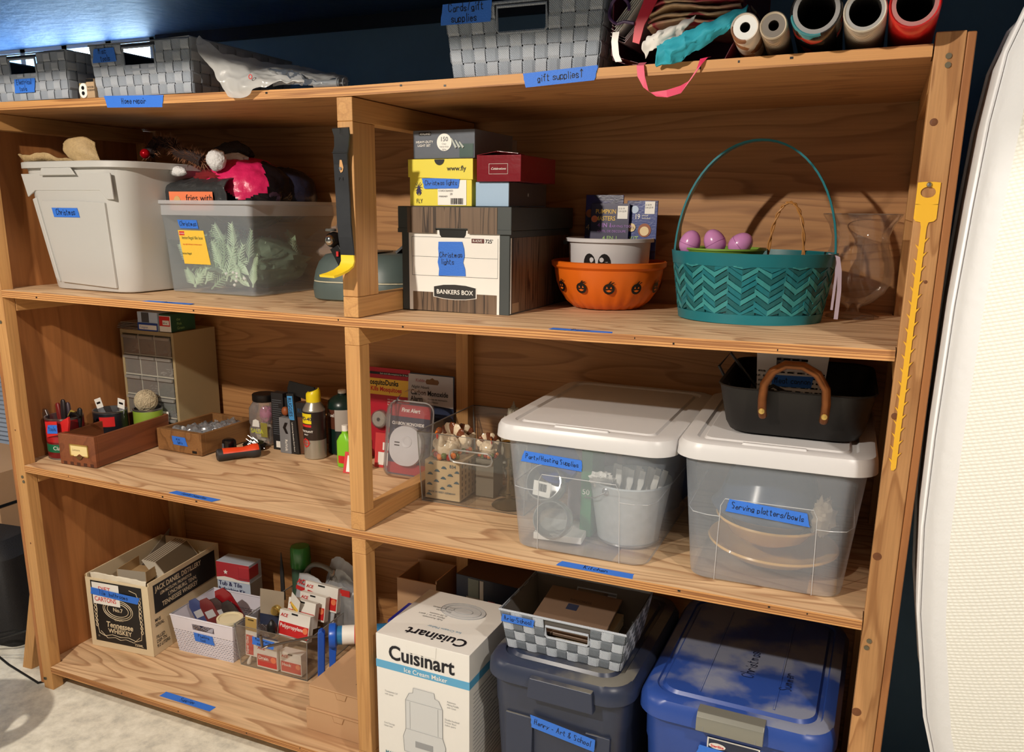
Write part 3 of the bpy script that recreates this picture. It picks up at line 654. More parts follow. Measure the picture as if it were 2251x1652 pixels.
# ------------------------------------------------------------------ second shelf, left
z2 = zt(2, .2)+.0006
TOTE = mat('light grey tote plastic', (190, 189, 186), .42)
t = T('storage_tote', 'large light grey plastic tote labelled Christmas at the left end', 'storage tote', (.210, .285, z2), -.045)
tub(t, 'body', TOTE, .315, .36, .385, .43, .335, .05, .07, .014, .016)
W_ = .158
pz = lambda z: -.180-.035*z/.335      # y of the front wall at height z
def wallq(parent, name, poly, off, m_, th=.004):
    """plate lying on the sloping tote front, poly in x,z"""
    mb = MB(); n = len(poly); mb.add([(x, pz(z)-off-th, z) for x, z in poly]+[(x, pz(z)-off+.002, z) for x, z in poly], [tuple(range(n)), tuple(reversed(range(n, 2*n)))]+[(i, (i+1) % n, n+(i+1) % n, n+i) for i in range(n)])
    return mb.build(name, m_, parent, bevel=.002)
wallq(t, 'raised_panel', [(-.092, .02), (.118, .012), (.128, .17), (.132, .232), (.03, .236), (-.108, .236), (-.116, .225)], .0, TOTE, .006)
wallq(t, 'side_rib', [(-.118, .03), (-.104, .02), (-.130, .245), (-.146, .24)], .0, TOTE, .005)
wallq(t, 'shoulder', [(-.165, .245), (-.13, .262), (.12, .262), (.14, .24), (.165, .24), (.168, .305), (-.175, .305)], .0, TOTE, .003)
wallq(t, 'grip', [(-.085, .30), (.055, .30), (.04, .319), (-.072, .319)], .013, TOTE, .002)
tape(t, (-.02, pz(.2)-.0075, .206), .10, .024, (1, 0, 0), (0, -.104, 1), 'Christmas', .015, tx=-.047)
z = z2+.325
t = T('gold_fabric', 'wrinkled gold burlap fabric lying in the mouth of the grey tote', 'fabric', (0, 0, 0))
GOLD = mat('gold burlap', (176, 150, 108), .6, var=.25, vscale=120, bump=.5, bscale=300)
grid_surf([[(.015, .085, z+.032), (.06, .075, z+.026), (.12, .078, z+.03), (.18, .08, z+.018), (.24, .085, z+.016), (.29, .10, z+.02)], [(.02, .10, z+.012), (.07, .09, z+.008), (.12, .09, z+.01), (.18, .095, z+.006), (.24, .10, z+.004), (.30, .12, z+.004)], [(.03, .2, z-.02), (.1, .2, z-.02), (.15, .2, z-.02), (.2, .2, z-.02), (.26, .2, z-.02), (.32, .2, z-.02)]], 16, 40, .006, 22, 2).build('cloth', GOLD, t, smooth=True, solid=.003)
grid_surf([[(.21, .07, z+.055), (.26, .07, z+.070), (.30, .09, z+.055)], [(.215, .065, z+.03), (.27, .06, z+.035), (.315, .08, z+.02)], [(.25, .07, z+.01), (.28, .07, z+.0), (.32, .09, z-.004)]], 12, 14, .004, 30, 5).build('folded_corner', GOLD, t, smooth=True, solid=.003)
t = T('stuffed_reindeer_garland', 'dark brown tinsel garland heaped in the grey tote behind the gold fabric', 'garland', (.40, .27, z+.035))
TIN = mat('brown tinsel', (128, 84, 58), .45, var=.5, vscale=90)
core = MB(); path = [(-.09, -.02, .0), (-.075, .0, .035), (-.03, .01, .03), (.01, -.01, .005), (.06, -.02, -.005), (.10, -.02, -.02)]
core.tube(path, .016, 8); core.build('core', mat('dark tinsel core', (38, 22, 20), .8), t, smooth=True)
fz = MB(); rnd = random.Random(4); PV = [Vector(p) for p in path]
for k in range(1500):
    u = rnd.random()*(len(PV)-1.001); i = int(u); p = PV[i].lerp(PV[i+1], u-i); d = Vector((rnd.gauss(0, 1), rnd.gauss(0, 1), rnd.gauss(0, 1))).normalized(); L_ = rnd.uniform(.018, .034); s_ = d.orthogonal().normalized()*.0014
    fz.add([p-s_, p+s_, p+d*L_], [(0, 1, 2)])
fz.build('tinsel', TIN, t, kind='stuff')
t = T('ornament', 'shiny red ball ornament among the brown tinsel', 'ornament', (.335, .215, z+.035))
MB().lathe([(0, -.013)]+[(.013*math.sin(a), -.013*math.cos(a)) for a in [PI*i/12 for i in range(1, 12)]]+[(0, .013)], 20).build('ball', mat('shiny red', (190, 12, 30), .08, .6), t, smooth=True)
t = T('santa_hat', 'red hat with white pompom lying in the grey tote', 'hat', (.47, .26, z))
FUR = mat('white plush', (214, 214, 216), .95, bump=1., bscale=160)
blob((.075, -.01, .018), (.026, .024, .027), 24, 16, .12, 20, 3).build('pompom', FUR, t, smooth=True)
blob((-.05, -.02, -.010), (.028, .014, .013), 20, 12, .15, 20, 5).build('brim', FUR, t, smooth=True)
blob((.03, .02, -.022), (.05, .03, .018), 20, 12, .3, 20, 6).build('red_cloth', mat('dark red plush', (120, 16, 26), .9), t, smooth=True)
t = T('plush_toy', 'dim grey and white plush lying at the back of the grey tote', 'plush', (.50, .37, z+.03))
blob((0, 0, .012), (.06, .04, .03), 24, 16, .2, 20, 8).build('head', mat('charcoal plush', (52, 48, 50), .95, bump=1, bscale=150), t, smooth=True)
blob((.03, -.035, -.006), (.045, .016, .018), 20, 12, .2, 20, 9).build('trim', FUR, t, smooth=True)

# clear file box
MILK = clearmat('milky clear plastic', (226, 238, 250), .74, .22, .10)
MILKR = clearmat('milky rim plastic', (214, 218, 224), .25, .25, .15)
t = T('file_box', 'clear plastic file box of greenery labelled Christmas on the second shelf', 'storage box', (.536, .395, zt(2, .53)+.0006), -.03)
fb = MB(); hb = .243
R_ = lambda w, d, r, z: rr(w, d, r, z, 4)
fb.loft([R_(.28, .35, .008, 0), R_(.290, .36, .012, .003), R_(.305, .375, .014, .165), R_(.312, .385, .016, .196), R_(.318, .392, .016, .205)], True, False); fb.build('body', MILK, t, smooth=True)
fb = MB(); fb.loft([R_(.318, .392, .016, .205), R_(.322, .396, .016, .232), R_(.338, .412, .02, .234), R_(.338, .412, .02, .243), R_(.320, .394, .016, .243)], False, False); fb.build('rim', MILKR, t, smooth=True)
yl = mat('yellow label', (244, 200, 72), .5)
fy = lambda z: -.180-.0078*z/.165
MB().add([(-.085, fy(.078)-.001, .078), (.008, fy(.078)-.001, .078), (-.006, fy(.166)-.001, .166), (-.096, fy(.166)-.001, .166)], [(0, 1, 2, 3)]).build('paper_label', yl, t, solid=.0004)
k_ = dict(r=(1, 0, 0), u=(-.0, -.05, 1))
MB().box(-.092, -.074, -.1892, -.1888, .153, .163).build('label_print', mat('red print', (206, 40, 40), .5), t)
text(t, 'STAPLES', .005, (-.091, -.1895, .156), WHITE)
text(t, 'letter/legal file box', .0115, (-.084, -.1885, .143), mat('green print', (30, 80, 60), .5), sx=.85, **k_)
text(t, 'snap-tight lid keeps contents secure', .0055, (-.083, -.188, .128), mat('red print', (206, 40, 40), .5), sx=.85, **k_)
text(t, 'letter/legal', .008, (-.089, -.187, .103), mat('green print', (30, 80, 60), .5), **k_)
MB().box(-.022, .003, -.1848, -.1844, .084, .098).build('label_print', WHITE, t); barcode(t, -.020, .086, .02, .010, -.1850)
tape(t, (-.055, fy(.18)-.003, .182), .066, .022, (1, 0, 0), (0, -.08, 1), 'Christmas', .013, tx=-.028)
# greenery inside
rnd = random.Random(12)
LEAFM = mat('frosted green leaf', (196, 220, 186), .7, var=.3, vscale=30); LEAFD = mat('dusty green leaf', (150, 176, 140), .7)
t = T('greenery', 'frosted artificial evergreen sprigs inside the clear file box', 'greenery', (.536, .395, zt(2, .53)+.004), -.03)
blob((0, .0, .072), (.125, .155, .070), 30, 20, .2, 30, 5, flat=.001).build('foliage_filler', mat('filler foliage', (120, 140, 116), .8, var=.3, vscale=60), t, smooth=True)  # filler lump added among the sprigs to lighten the inside of the box
for k in range(60):
    x0, y0, z0 = rnd.uniform(-.125, .12), (-.170 if k < 34 else rnd.uniform(-.16, .12)) + rnd.uniform(0, .02), rnd.uniform(.005, .12)
    a = rnd.uniform(.5, 2.6); L_ = rnd.uniform(.05, .10); mb = MB(); p0 = Vector((x0, y0, z0)); d = Vector((math.cos(a), rnd.uniform(-.05, .15), math.sin(a)))
    e_ = p0+d*L_; e_.x = max(-.13, min(.13, e_.x)); e_.y = max(-.165, e_.y); d = (e_-p0).normalized()
    mb.tube([p0, (p0+e_)/2+Vector((rnd.uniform(-.006, .006), 0, 0)), e_], .0022, 5)
    for q in range(9):
        u = .15+.1*q; p = p0.lerp(e_, u)
        for s in (-1, 1):
            aa = a+s*.75; dd = Vector((math.cos(aa), -.03, math.sin(aa))); ll = .026*(1.1-u*.7); e2 = p+dd*ll; e2.x = max(-.134, min(.134, e2.x)); e2.y = max(-.168, e2.y); e2.z = max(.002, e2.z)
            mb.tube([p, e2], [.0024, .0008], 4)
    mb.build('sprig', LEAFM if k % 3 else LEAFD, t, smooth=True)
for k in range(7):
    x0, z0 = rnd.uniform(-.0, .12), rnd.uniform(.015, .06); a = rnd.uniform(2, 2.8); mb = MB(); L_ = .06; n_ = 6; w_ = .012
    pts = []; d = Vector((math.cos(a), 0, math.sin(a))); s_ = Vector((-d.z, 0, d.x)); p0 = Vector((x0, -.155, z0))
    rings = [[p0+d*L_*i/n_-s_*w_*math.sin(PI*(i+.15)/(n_+.3)), p0+d*L_*i/n_+Vector((0, -.003, 0)), p0+d*L_*i/n_+s_*w_*math.sin(PI*(i+.15)/(n_+.3)), p0+d*L_*i/n_+Vector((0, .002, 0))] for i in range(n_+1)]
    mb.loft(rings); mb.build('broad_leaf', LEAFM, t, smooth=True)
for k in range(9):
    c = (rnd.uniform(.04, .11), -.166, rnd.uniform(.02, .06)); blob(c, (.0042, .0042, .0042), 10, 8, 0).build('berry', WHITE, t, smooth=True)
# bags in the file box
zb = zt(2, .55)+.2
BAGK = mat('glossy black bag', (20, 17, 22), .22, bump=.6, bscale=50); HOT = mat('hot pink print', (214, 36, 96), .35, bump=.6, bscale=50)
t = T('snack_bag', 'black and hot pink snack bag bulging out of the clear file box', 'bag', (.525, .385, zb+.012))
m_ = blob((.005, -.015, .052), (.142, .125, .096), 130, 70, .045, 20, 2)
mb_ = m_
for i, f in enumerate(mb_.f):
    c = sum((Vector(mb_.v[k]) for k in f), Vector())/len(f)
    if c.z > .060-.15*c.x+.012*math.sin(c.x*60) and c.x < .085-.4*c.y+.02*math.sin(c.y*60): mb_.mi[i] = 1
mb_.build('bag', [BAGK, HOT], t, smooth=True)
text(t, 'Terra', .022, (-.075, -.085, .094), BLACK, r=(1, .25, .25), u=(-.1, .6, .8), off=.02)
t = T('snack_bag', 'dark clear-fronted snack bag with an orange fries strip at the front of the file box', 'bag', (.492, .222, zb+.012))
grid_surf([[(-.102, -.0, .0), (.0, -.006, .0), (.102, .0, .0)], [(-.105, .0, .04), (.0, -.006, .042), (.105, .0, .04)], [(-.10, .0, .068), (.0, .0, .07), (.10, .0, .071)], [(-.08, .06, .09), (.0, .06, .10), (.09, .06, .095)]], 16, 30, .004, 45, 6).build('bag', mat('grey foil bag', (52, 54, 56), .28, bump=.7, bscale=60), t, smooth=True, solid=.002)
MB().add([(-.078, -.0115, .006), (.070, -.0115, .006), (.068, -.0115, .054), (-.080, -.0115, .054)], [(0, 1, 2, 3)]).build('orange_strip', mat('orange print', (236, 130, 88), .4), t, solid=.0006)
text(t, 'fries with', .024, (-.022, -.0128, .030), INK)
MB().lathe([(0, -.0009), (.012, -.0009), (.012, 0)], 20, (-.052, -.012, .028), 'y', sy=1.25).build('potato_picture', mat('potato', (206, 166, 110), .6), t)
t = T('fabric_bundle', 'dark blue and purple plastic bundle in the right end of the file box', 'bundle', (.622, .43, zb+.028))
for i, (c, r3, col) in enumerate((((-.02, .03, .035), (.075, .10, .075), (40, 42, 62)), ((-.035, -.08, .028), (.085, .06, .042), (52, 34, 48)))):
    blob(c, r3, 44, 26, .06, 22, 12+i).build('bundle_fold', mat('dark plastic %d' % i, col, .3, bump=.7, bscale=40), t, smooth=True)
# pry bar on the middle post
t = T('pry_bar', 'worn black flat pry bar with a yellow hooked end hung on the middle post', 'pry bar', (1.1135, 0, 0))
STL = mat('worn black steel', (52, 54, 58), .38, .5, var=.3, vscale=25); YS = mat('chipped yellow paint', (232, 196, 40), .4)
pts = [(.011, -.030, 1.590), (.009, -.022, 1.575), (.003, -.016, 1.555), (-.003, -.013, 1.543), (-.004, -.010, 1.52), (-.0035, -.009, 1.48), (-.002, -.0095, 1.44), (.000, -.0115, 1.40), (.003, -.013, 1.372)]
b1 = MB(); W0 = (.0395, 0, .0)
b1.strip(pts[:5], [(.040, 0, .001), (.037, 0, 0), (.034, 0, -.001), (.035, 0, -.004), (.034, 0, -.001)], .0045)
b1.strip(pts[4:], [(.034, 0, 0)]*5, .0045)
b1.strip([pts[-1], (.006, -.0135, 1.35), (.0075, -.0135, 1.335)], [(.034, 0, 0), (.033, 0, 0), (.032, 0, 0)], .0045)
b1.build('shank', STL, t, smooth=True)
MB().strip([(.0075, -.0135, 1.335), (.0085, -.0145, 1.322), (.007, -.019, 1.312), (.000, -.029, 1.303), (-.010, -.043, 1.296), (-.018, -.056, 1.292)], [(.032, 0, 0), (.033, 0, 0), (.034, 0, .0), (.035, 0, 0), (.036, 0, -.001), (.037, 0, -.001)], .005).build('hook', YS, t, smooth=True)
MB().box(-.0005, .0005, 0, .001, 0, .012).xf(Matrix.Translation((.011, -.0333, 1.577))).build('claw_slot', BLACK, t)
MB().prism([(-.0035, 1.541), (.0035, 1.514), (.0015, 1.506), (-.0035, 1.503), (-.0065, 1.510), (-.006, 1.52)], -.0135, -.0128).build('nail_slot', mat('bright slot', (200, 150, 96), .6), t)
MB().box(-.022, .014, -.0172, -.0168, 1.5425, 1.5437).build('score_line', BLACK, t)
text(t, 'P 4', .010, (-.011, -.0135, 1.488), mat('stamp', (18, 18, 20), .5))
MB().lathe([(0, -.006), (.003, -.006), (.003, .0), (.0015, 0), (.0015, .012), (0, .012)], 10, (-.003, -.010, 1.512), 'y').build('nail', mat('steel', (180, 182, 186), .3, 1), t)
# green-grey case with strap
CASE = mat('green grey hard plastic', (84, 98, 96), .45)
t = T('hard_case', 'domed green-grey hard case with a black strap behind the middle post', 'case', (.935, .405, zt(2, .9)+.0008), .12)
cs = MB(); R_ = lambda w, d, r, z: rr(w, d, r, z, 7)
cs.loft([R_(.27, .29, .07, .0), R_(.285, .305, .08, .004), R_(.292, .312, .085, .03), R_(.288, .308, .085, .045)]); cs.build('base', CASE, t, smooth=True)
cs = MB(); cs.loft([R_(.288, .308, .085, .046), R_(.284, .304, .085, .05)]); cs.build('seam', mat('cream seam', (196, 190, 164), .5), t)
cs = MB(); cs.loft([R_(.288, .308, .085, .05), R_(.278, .298, .08, .072), R_(.262, .28, .075, .095), R_(.235, .25, .07, .113), R_(.19, .2, .06, .118)]); cs.build('lid', CASE, t, smooth=True)
MB().strip([(.01, -.158, .003), (.01, -.1595, .03), (.012, -.156, .05), (.016, -.150, .074), (.02, -.140, .097), (.025, -.124, .116), (.03, -.09, .121), (.03, .0, .121)], (.026, 0, 0), .002).build('strap', BLACK, t)
MB().strip([(.075, -.03, .12), (.10, -.025, .142), (.13, -.02, .138), (.15, .0, .122)], (0, .05, 0), .006).build('carry_handle', BLACK, t, smooth=True)
t = T('bike_light', 'black strapped lamp with a chrome ball resting on the hard case', 'lamp', (.925, .245, 1.300))
CH = mat('chrome', (214, 214, 210), .12, 1)
MB().lathe([(0, -.018), (.010, -.018), (.017, -.010), (.020, .004), (.018, .016), (0, .018)], 24, (-.012, -.012, .055), 'y').build('housing', BLACK, t, smooth=True)
blob((-.010, -.030, .055), (.0125, .010, .0135), 20, 14, 0).build('chrome_ball', CH, t, smooth=True)
MB().lathe([(0, .076), (.013, .076), (.014, .079), (.012, .082), (0, .082)], 18, (-.018, -.012, 0)).build('cap', mat('grey rubber', (92, 94, 92), .5), t)
MB().strip([(-.006, -.014, .038), (.008, -.016, .018), (.020, -.018, .0), (.026, -.020, -.012)], (.024, 0, .012), .010).build('bracket', BLACK, t, bevel=.001)
MB().strip([(.03, .004, .095), (.03, .0, .05), (.022, -.004, .01)], (.02, 0, .004), .006).build('strap', BLACK, t)
MB().box(.006, .012, -.0275, -.024, .016, .028).build('red_mark', mat('red print', (206, 40, 40), .5), t)
# ------------------------------------------------------------------ second shelf, right
WG = wood('printed brown woodgrain', (120, 98, 78), (52, 40, 32), (60, 60, 3), 4, amount=1., seed=6, rough=.5)
DGR = mat('dark grey board', (62, 68, 68), .55)
bx, by, bz = 1.135, .188, zt(2, 1.27)+.0006
t = T('file_storage_box', 'white and woodgrain cardboard file storage box labelled Christmas lights', 'storage box', (bx, by, bz), -.02)
MB().box(0, .276, 0, .372, 0, .186).build('carton', [DGR], t, bevel=.002)
plate(t, 'white_panel', .020, .252, .001, .184, WHITE)
plate(t, 'woodgrain_panel', .030, .246, .001, .044, WG, -.0012)
lmb = MB(); 
for a, b, c, d in ((.028, .180, .168, .1687), (.028, .248, .081, .0817), (.028, .0285, .081, .168), (.2475, .248, .081, .168), (.028, .248, .124, .1246)): lmb.box(a, b, -.0016, -.0011, c, d)
lmb.build('ruled_lines', BLACK, t)
hx = .140
badge = [(hx-.056, .034), (hx-.03, .030), (hx, .0285), (hx+.03, .030), (hx+.056, .034), (hx+.056, .058), (hx+.03, .063), (hx, .0645), (hx-.03, .063), (hx-.056, .058)]
plate(t, 'badge', 0, 0, 0, 0, WHITE, -.0018, .0004, poly=badge)
plate(t, 'badge', 0, 0, 0, 0, mat('dark badge', (40, 40, 40), .5), -.0023, .0004, poly=[(hx+(x-hx)*.96, .0465+(z-.0465)*.93) for x, z in badge])
text(t, 'BANKERS BOX', .0140, (hx, -.003, .0415), WHITE, align='CENTER', off=.015, sx=1.02)
text(t, 'R-KIVE', .008, (.186, -.0026, .1595), WHITE); MB().box(.183, .214, -.0022, -.0018, .1575, .167).build('label_print', mat('maroon print', (96, 44, 40), .5), t)
text(t, "725'", .0115, (.2165, -.0022, .158), INK, off=.01)
tape(t, (.131, -.0024, .121), .066, .076, (1, 0, 0), (0, 0, 1), 'Christmas\n lights', .0165, .02, tx=-.027, ty=.006)
ld = MB(); ld.box(-.006, .282, -.006, .378, .186, .2365); ld.build('lid', [DGR], t, bevel=.002)
lw_ = MB(); lw_.prism([(.020, .2345), (.248, .2345), (.248, .1775), (.176, .1775), (.176, .189), (.094, .189), (.094, .1775), (.020, .1775)], -.0074, -.0062); lw_.build('woodgrain_panel', WG, t)
lw_ = MB(); lw_.prism([(-.006, .1775), (.020, .1775), (.020, .187), (-.006, .187)], -.0066, 0); lw_.prism([(.248, .1775), (.282, .1775), (.282, .187), (.248, .187)], -.0066, 0); lw_.build('lid_skirt', DGR, t)
MB().prism([(.100, .188), (.170, .188), (.168, .174), (.164, .169), (.106, .169), (.102, .174)], -.0020, -.0012).build('hand_hole', BLACK, t)
MB().box(.2763, .2768, .012, .36, .004, .17).build('side_woodgrain', WG, t)
MB().box(.2768, .2772, .004, .008, .004, .17).build('side_line', WHITE, t)
MB().box(.2768, .2772, .014, .05, .005, .026).build('sticker', mat('tan label', (150, 124, 96), .6), t)
top = bz+.2372
YB = mat('yellow card', (230, 214, 74), .4); 
t = T('shoe_box', 'yellow printed cardboard box labelled Christmas lights on the file storage box', 'box', (1.160, .186, top), -.02)
MB().box(0, .158, 0, .29, 0, .099).build('carton', YB, t, bevel=.001)
ld = MB(); ld.prism([(-.002, .101), (-.002, .063), (.0, .0625), (.158, .057), (.162, .057), (.162, .101)], -.003, .0); ld.box(-.002, .162, 0, .292, .0992, .101); ld.box(-.003, -.0008, 0, .29, .063, .0992); ld.box(.1588, .161, 0, .29, .057, .0992); ld.build('lid', YB, t)
MB().lathe([(0, -.0008), (.0125, -.0008), (.0125, 0)], 20, (.079, -.0032, .1003), 'y', a0=PI*0, a1=PI).build('finger_notch', BLACK, t)
text(t, 'www.fly', .0145, (.098, -.0037, .076), INK, off=.012)
plate(t, 'white_label', .073, .145, .002, .056, WHITE)
barcode(t, .106, .004, .030, .013); text(t, 'CORDOBARED', .0055, (.075, -.0016, .031), INK); text(t, '39', .0065, (.104, -.0016, .0235), INK, off=.01); text(t, '190850409', .005, (.075, -.0016, .019), INK, shear=.2)
text(t, 'FLY', .0135, (.017, -.0008, .006), INK, sx=.8)
fly = MB(); fy_ = mat('navy print', (34, 30, 84), .5)
fly.prism([(.0235, .026), (.020, .040), (.024, .046), (.028, .040)], -.0012, -.0006); fly.prism([(.0225, .022), (.017, .028), (.022, .041)], -.0012, -.0006); fly.prism([(.0255, .022), (.031, .028), (.026, .041)], -.0012, -.0006)
for s in (-1, 1):
    for a, b, c, d in ((.003, .044, .008, .049), (.003, .042, .009, .040), (.003, .038, .008, .033), (.001, .046, .004, .052)): fly.prism([(.024+s*a, b), (.024+s*c, d), (.024+s*c, d-.0012), (.024+s*a, b-.0012)], -.0012, -.0006)
fly.build('insect_print', fy_, t)
tape(t, (.082, -.0022, .049), .092, .0225, (1, 0, 0), (0, 0, 1), 'Christmas lights', .0125, .01, tx=-.040)
t = T('light_set_box', 'grey printed string light box, topmost of the boxes on the file storage box', 'box', (1.168, .19, top+.1026), -.02)
MB().box(0, .155, 0, .20, 0, .0605).build('carton', mat('glossy grey print', (104, 110, 120), .22, bump=.3, bscale=30), t, bevel=.001)
plate(t, 'green_print', .118, .152, .002, .030, mat('dark green print', (50, 78, 72), .4))
text(t, 'HEAVY-DUTY', .0072, (.008, -.0012, .033), WHITE, off=.01); text(t, 'LIGHT SET', .0072, (.012, -.0012, .0255), WHITE, off=.01); plate(t, 'dark_print', .016, .046, .049, .056, BLACK); text(t, 'ASHLAND', .006, (.018, -.0014, .0505), WHITE)
MB().lathe([(0, -.001), (.0185, -.001), (.0185, 0)], 26, (.080, -.0004, .034), 'y').build('white_disc', WHITE, t); text(t, '150', .0135, (.080, -.0016, .036), mat('grey print', (80, 84, 90), .5), align='CENTER', off=.01); text(t, 'Clear\nheavy-duty\nlights', .0052, (.080, -.0016, .029), mat('grey print', (80, 84, 90), .5), align='CENTER')
bu = MB()
for k in range(3): bu.tube([(.098+.010*k, -.0012, .042-.004*k), (.110+.009*k, -.0012, .022)], [.0015, .003], 6)
bu.build('bulb_picture', mat('pale bulb print', (196, 204, 200), .3), t)
t = T('cardboard_box', 'small pale blue box under the red box on the file storage box', 'box', (1.326, .186, top), -.02)
MB().box(0, .080, 0, .215, 0, .0515).build('carton', mat('pale blue card', (158, 186, 214), .4), t, bevel=.001)
MB().box(.0803, .0808, .001, .214, .001, .051).build('grey_side', mat('dark taupe card', (70, 62, 58), .5), t)
text(t, '*', .02, (.0812, .10, .016), WHITE, r=(0, 1, 0))
t = T('cardboard_box', 'glossy dark red box on top of the pale blue box', 'box', (1.333, .176, top+.0522), -.02)
REDB = mat('glossy dark red card', (120, 20, 32), .2, bump=.3, bscale=25)
MB().hexa([(0, 0, 0), (.105, 0, 0), (.105, .20, 0), (0, .20, 0)], [(0, 0, .055), (.105, 0, .055), (.105, .20, .055), (0, .20, .055)]).build('carton', REDB, t, bevel=.001)
fr = MB()
for a, b, c, d in ((.030, .075, .0365, .037), (.030, .075, .0155, .016), (.030, .0305, .0155, .037), (.0745, .075, .0155, .037)): fr.box(a, b, -.0014, -.0008, c, d)
fr.build('frame_print', WHITE, t); text(t, 'Celebrations', .0068, (.0525, -.0014, .0245), WHITE, align='CENTER', shear=.3)
MB().add([(.0, .0, .055), (.05, -.002, .0625), (.098, -.001, .0575), (.105, .02, .0555), (.0, .05, .0555)], [(0, 1, 2, 3, 4)]).build('open_flap', REDB, t, solid=.0008)
t = T('cardboard_box', 'small dim white box at the back behind the grey string light box', 'box', (1.262, .400, top+.1026), .0)
MB().box(0, .05, 0, .05, 0, .055).build('carton', mat('dim white card', (150, 142, 136), .4), t, bevel=.001)
MB().lathe([(0, -.001), (.005, -.001), (.005, 0)], 14, (.03, -.0004, .02), 'y').build('dark_spot', BLACK, t)

# orange pumpkin bowl with white bowl and carving kits
ORG = mat('orange plastic', (226, 108, 24), .35)
bz = zt(2, 1.56)+.0006
t = T('orange_bowl', 'orange plastic bowl with black pumpkin prints on the second shelf', 'bowl', (1.560, .440, bz))
def scal(prof, n, c, k_, amp):
    mb = MB(); rings = []
    for r, h_ in prof:
        f = max(0, min(1, 1-(h_-.01)/.075)) if r < .132 else 0
        rings.append([(c[0]+(r+amp*abs(math.cos(a*k_))*f)*math.cos(a), c[1]+(r+amp*abs(math.cos(a*k_))*f)*math.sin(a), h_+c[2]) for a in [2*PI*i/n for i in range(n)]])
    mb.loft(rings); return mb
prof = [(.060, .0), (.078, .002), (.098, .018), (.114, .040), (.124, .062), (.129, .084), (.130, .094), (.137, .1), (.138, .110), (.134, .112), (.126, .094), (.12, .062), (.108, .036), (.09, .015), (.06, .006)]
scal(prof, 96, (0, 0, 0), 12, .004).build('bowl', ORG, t, smooth=True)
for k in range(12):
    a = -PI/2+(k-5.5)*PI/6+.05; zc = .054; rad = .1235+.004
    fp = MB()
    def Q(dx, dz, e_=0): 
        z_ = zc+dz; rr_ = .1235+(z_-.062)*.28+.0048+e_; aa = a+dx/rad; return (rr_*math.cos(aa), rr_*math.sin(aa), z_)
    ov = [(.0135*math.cos(b), .0125*math.sin(b)) for b in [2*PI*i/14 for i in range(14)]]
    fp.add([Q(0, 0)]+[Q(*p) for p in ov], [(0, 1+i, 1+(i+1) % 14) for i in range(14)])
    for st in (((-.003, .011), (.002, .011), (.006, .018), (.003, .018)), ((.004, .012), (.010, .016), (.013, .015), (.006, .011))): fp.add([Q(*p) for p in st], [(0, 1, 2, 3)])
    fp.build('pumpkin_print', BLACK, t)
    fe = MB()
    for s in (-1, 1): fe.add([Q(s*.007, .001, .0006), Q(s*.002, .001, .0006), Q(s*.005, .006, .0006)], [(0, 1, 2)])
    mth = [(-.008, -.002), (-.004, -.006), (0, -.007), (.004, -.006), (.008, -.002), (.005, -.0035), (.002, -.002), (-.002, -.002), (-.005, -.0035)]
    fe.add([Q(*p, .0006) for p in mth], [tuple(range(9))]); fe.build('face_print', ORG, t)
t = T('white_bowl', 'white plastic bowl with two black ghost eyes nested in the orange bowl', 'bowl', (1.560, .440, bz+.0075))
wf = MB().lathe([(0, 0), (.055, .0), (.080, .002), (.086, .04), (.095, .105), (.097, .148), (.105, .149), (.105, .157), (.101, .158), (.093, .15), (.082, .04), (.076, .008), (.05, .006), (0, .006)], 48); wf.build('bowl', mat('white bowl plastic', (206, 204, 206), .4), t, smooth=True)
for s, a in ((-1, -PI/2-.20), (1, -PI/2+.18)):
    e_ = MB(); pts = []
    for i in range(16):
        b = 2*PI*i/16; dx, dz = .0150*math.cos(b), .024*math.sin(b); aa = a+dx/.093; z_ = .100+dz; rr_ = .0945+(z_-.105)*.06+.0012; pts.append((rr_*math.cos(aa), rr_*math.sin(aa), z_))
    e_.add(pts, [tuple(range(16))]); e_.build('eye', BLACK, t)
    e_ = MB(); pts = []
    for i in range(12):
        b = 2*PI*i/12; dx, dz = -s*.006+.005*math.cos(b), .004+.0055*math.sin(b); aa = a+dx/.093; z_ = .106+dz; rr_ = .0945+(z_-.105)*.06+.0018; pts.append((rr_*math.cos(aa), rr_*math.sin(aa), z_))
    e_.add(pts, [tuple(range(12))]); e_.build('eye_notch', mat('white bowl plastic', (206, 204, 206), .4), t)  # pale notch in each printed eye, same white as the bowl
MB().lathe([(0, -.004), (.006, -.004), (.006, .004), (0, .004)], 12, (-.100, -.03, .146), 'y').build('handle_stud', BLACK, t)
PUR = wood('purple blue print', (42, 34, 110), (26, 20, 62), (12, 12, 18), 2, amount=1., seed=9, rough=.3); BLU = wood('blue night print', (48, 66, 140), (28, 24, 84), (10, 10, 14), 2, amount=1., seed=15, rough=.3)
z0 = bz+.115
def kit(label, x, y, w, h, zz, m_, rz=0, rx=.05):
    t = T('pumpkin_carving_kit', label, 'carving kit', (x, y, zz), rz, None, rx=-rx)
    MB().box(0, w, 0, .004, 0, h).build('card', m_, t, bevel=.001); return t
OR2 = mat('orange print', (236, 130, 88), .4); GRNP = mat('lime print', (150, 190, 110), .5)
t = kit('dark purple pumpkin carving kit card at the back, left of the smaller kit', 1.482, .480, .095, .150, z0, PUR, .0)
text(t, '4', .020, (.003, -.001, .066), mat('tan print', (190, 160, 120), .5)); MB().lathe([(0, -.001), (.010, -.001), (.010, 0)], 16, (.012, -.0005, .106), 'y').build('pumpkin_picture', mat('dark orange print', (150, 80, 40), .5), t)
t = kit('smaller front pumpkin carving tool card reading 4 in 1 carving tool', 1.502, .462, .096, .130, z0, mat('dark purple card', (36, 26, 70), .3), .0)
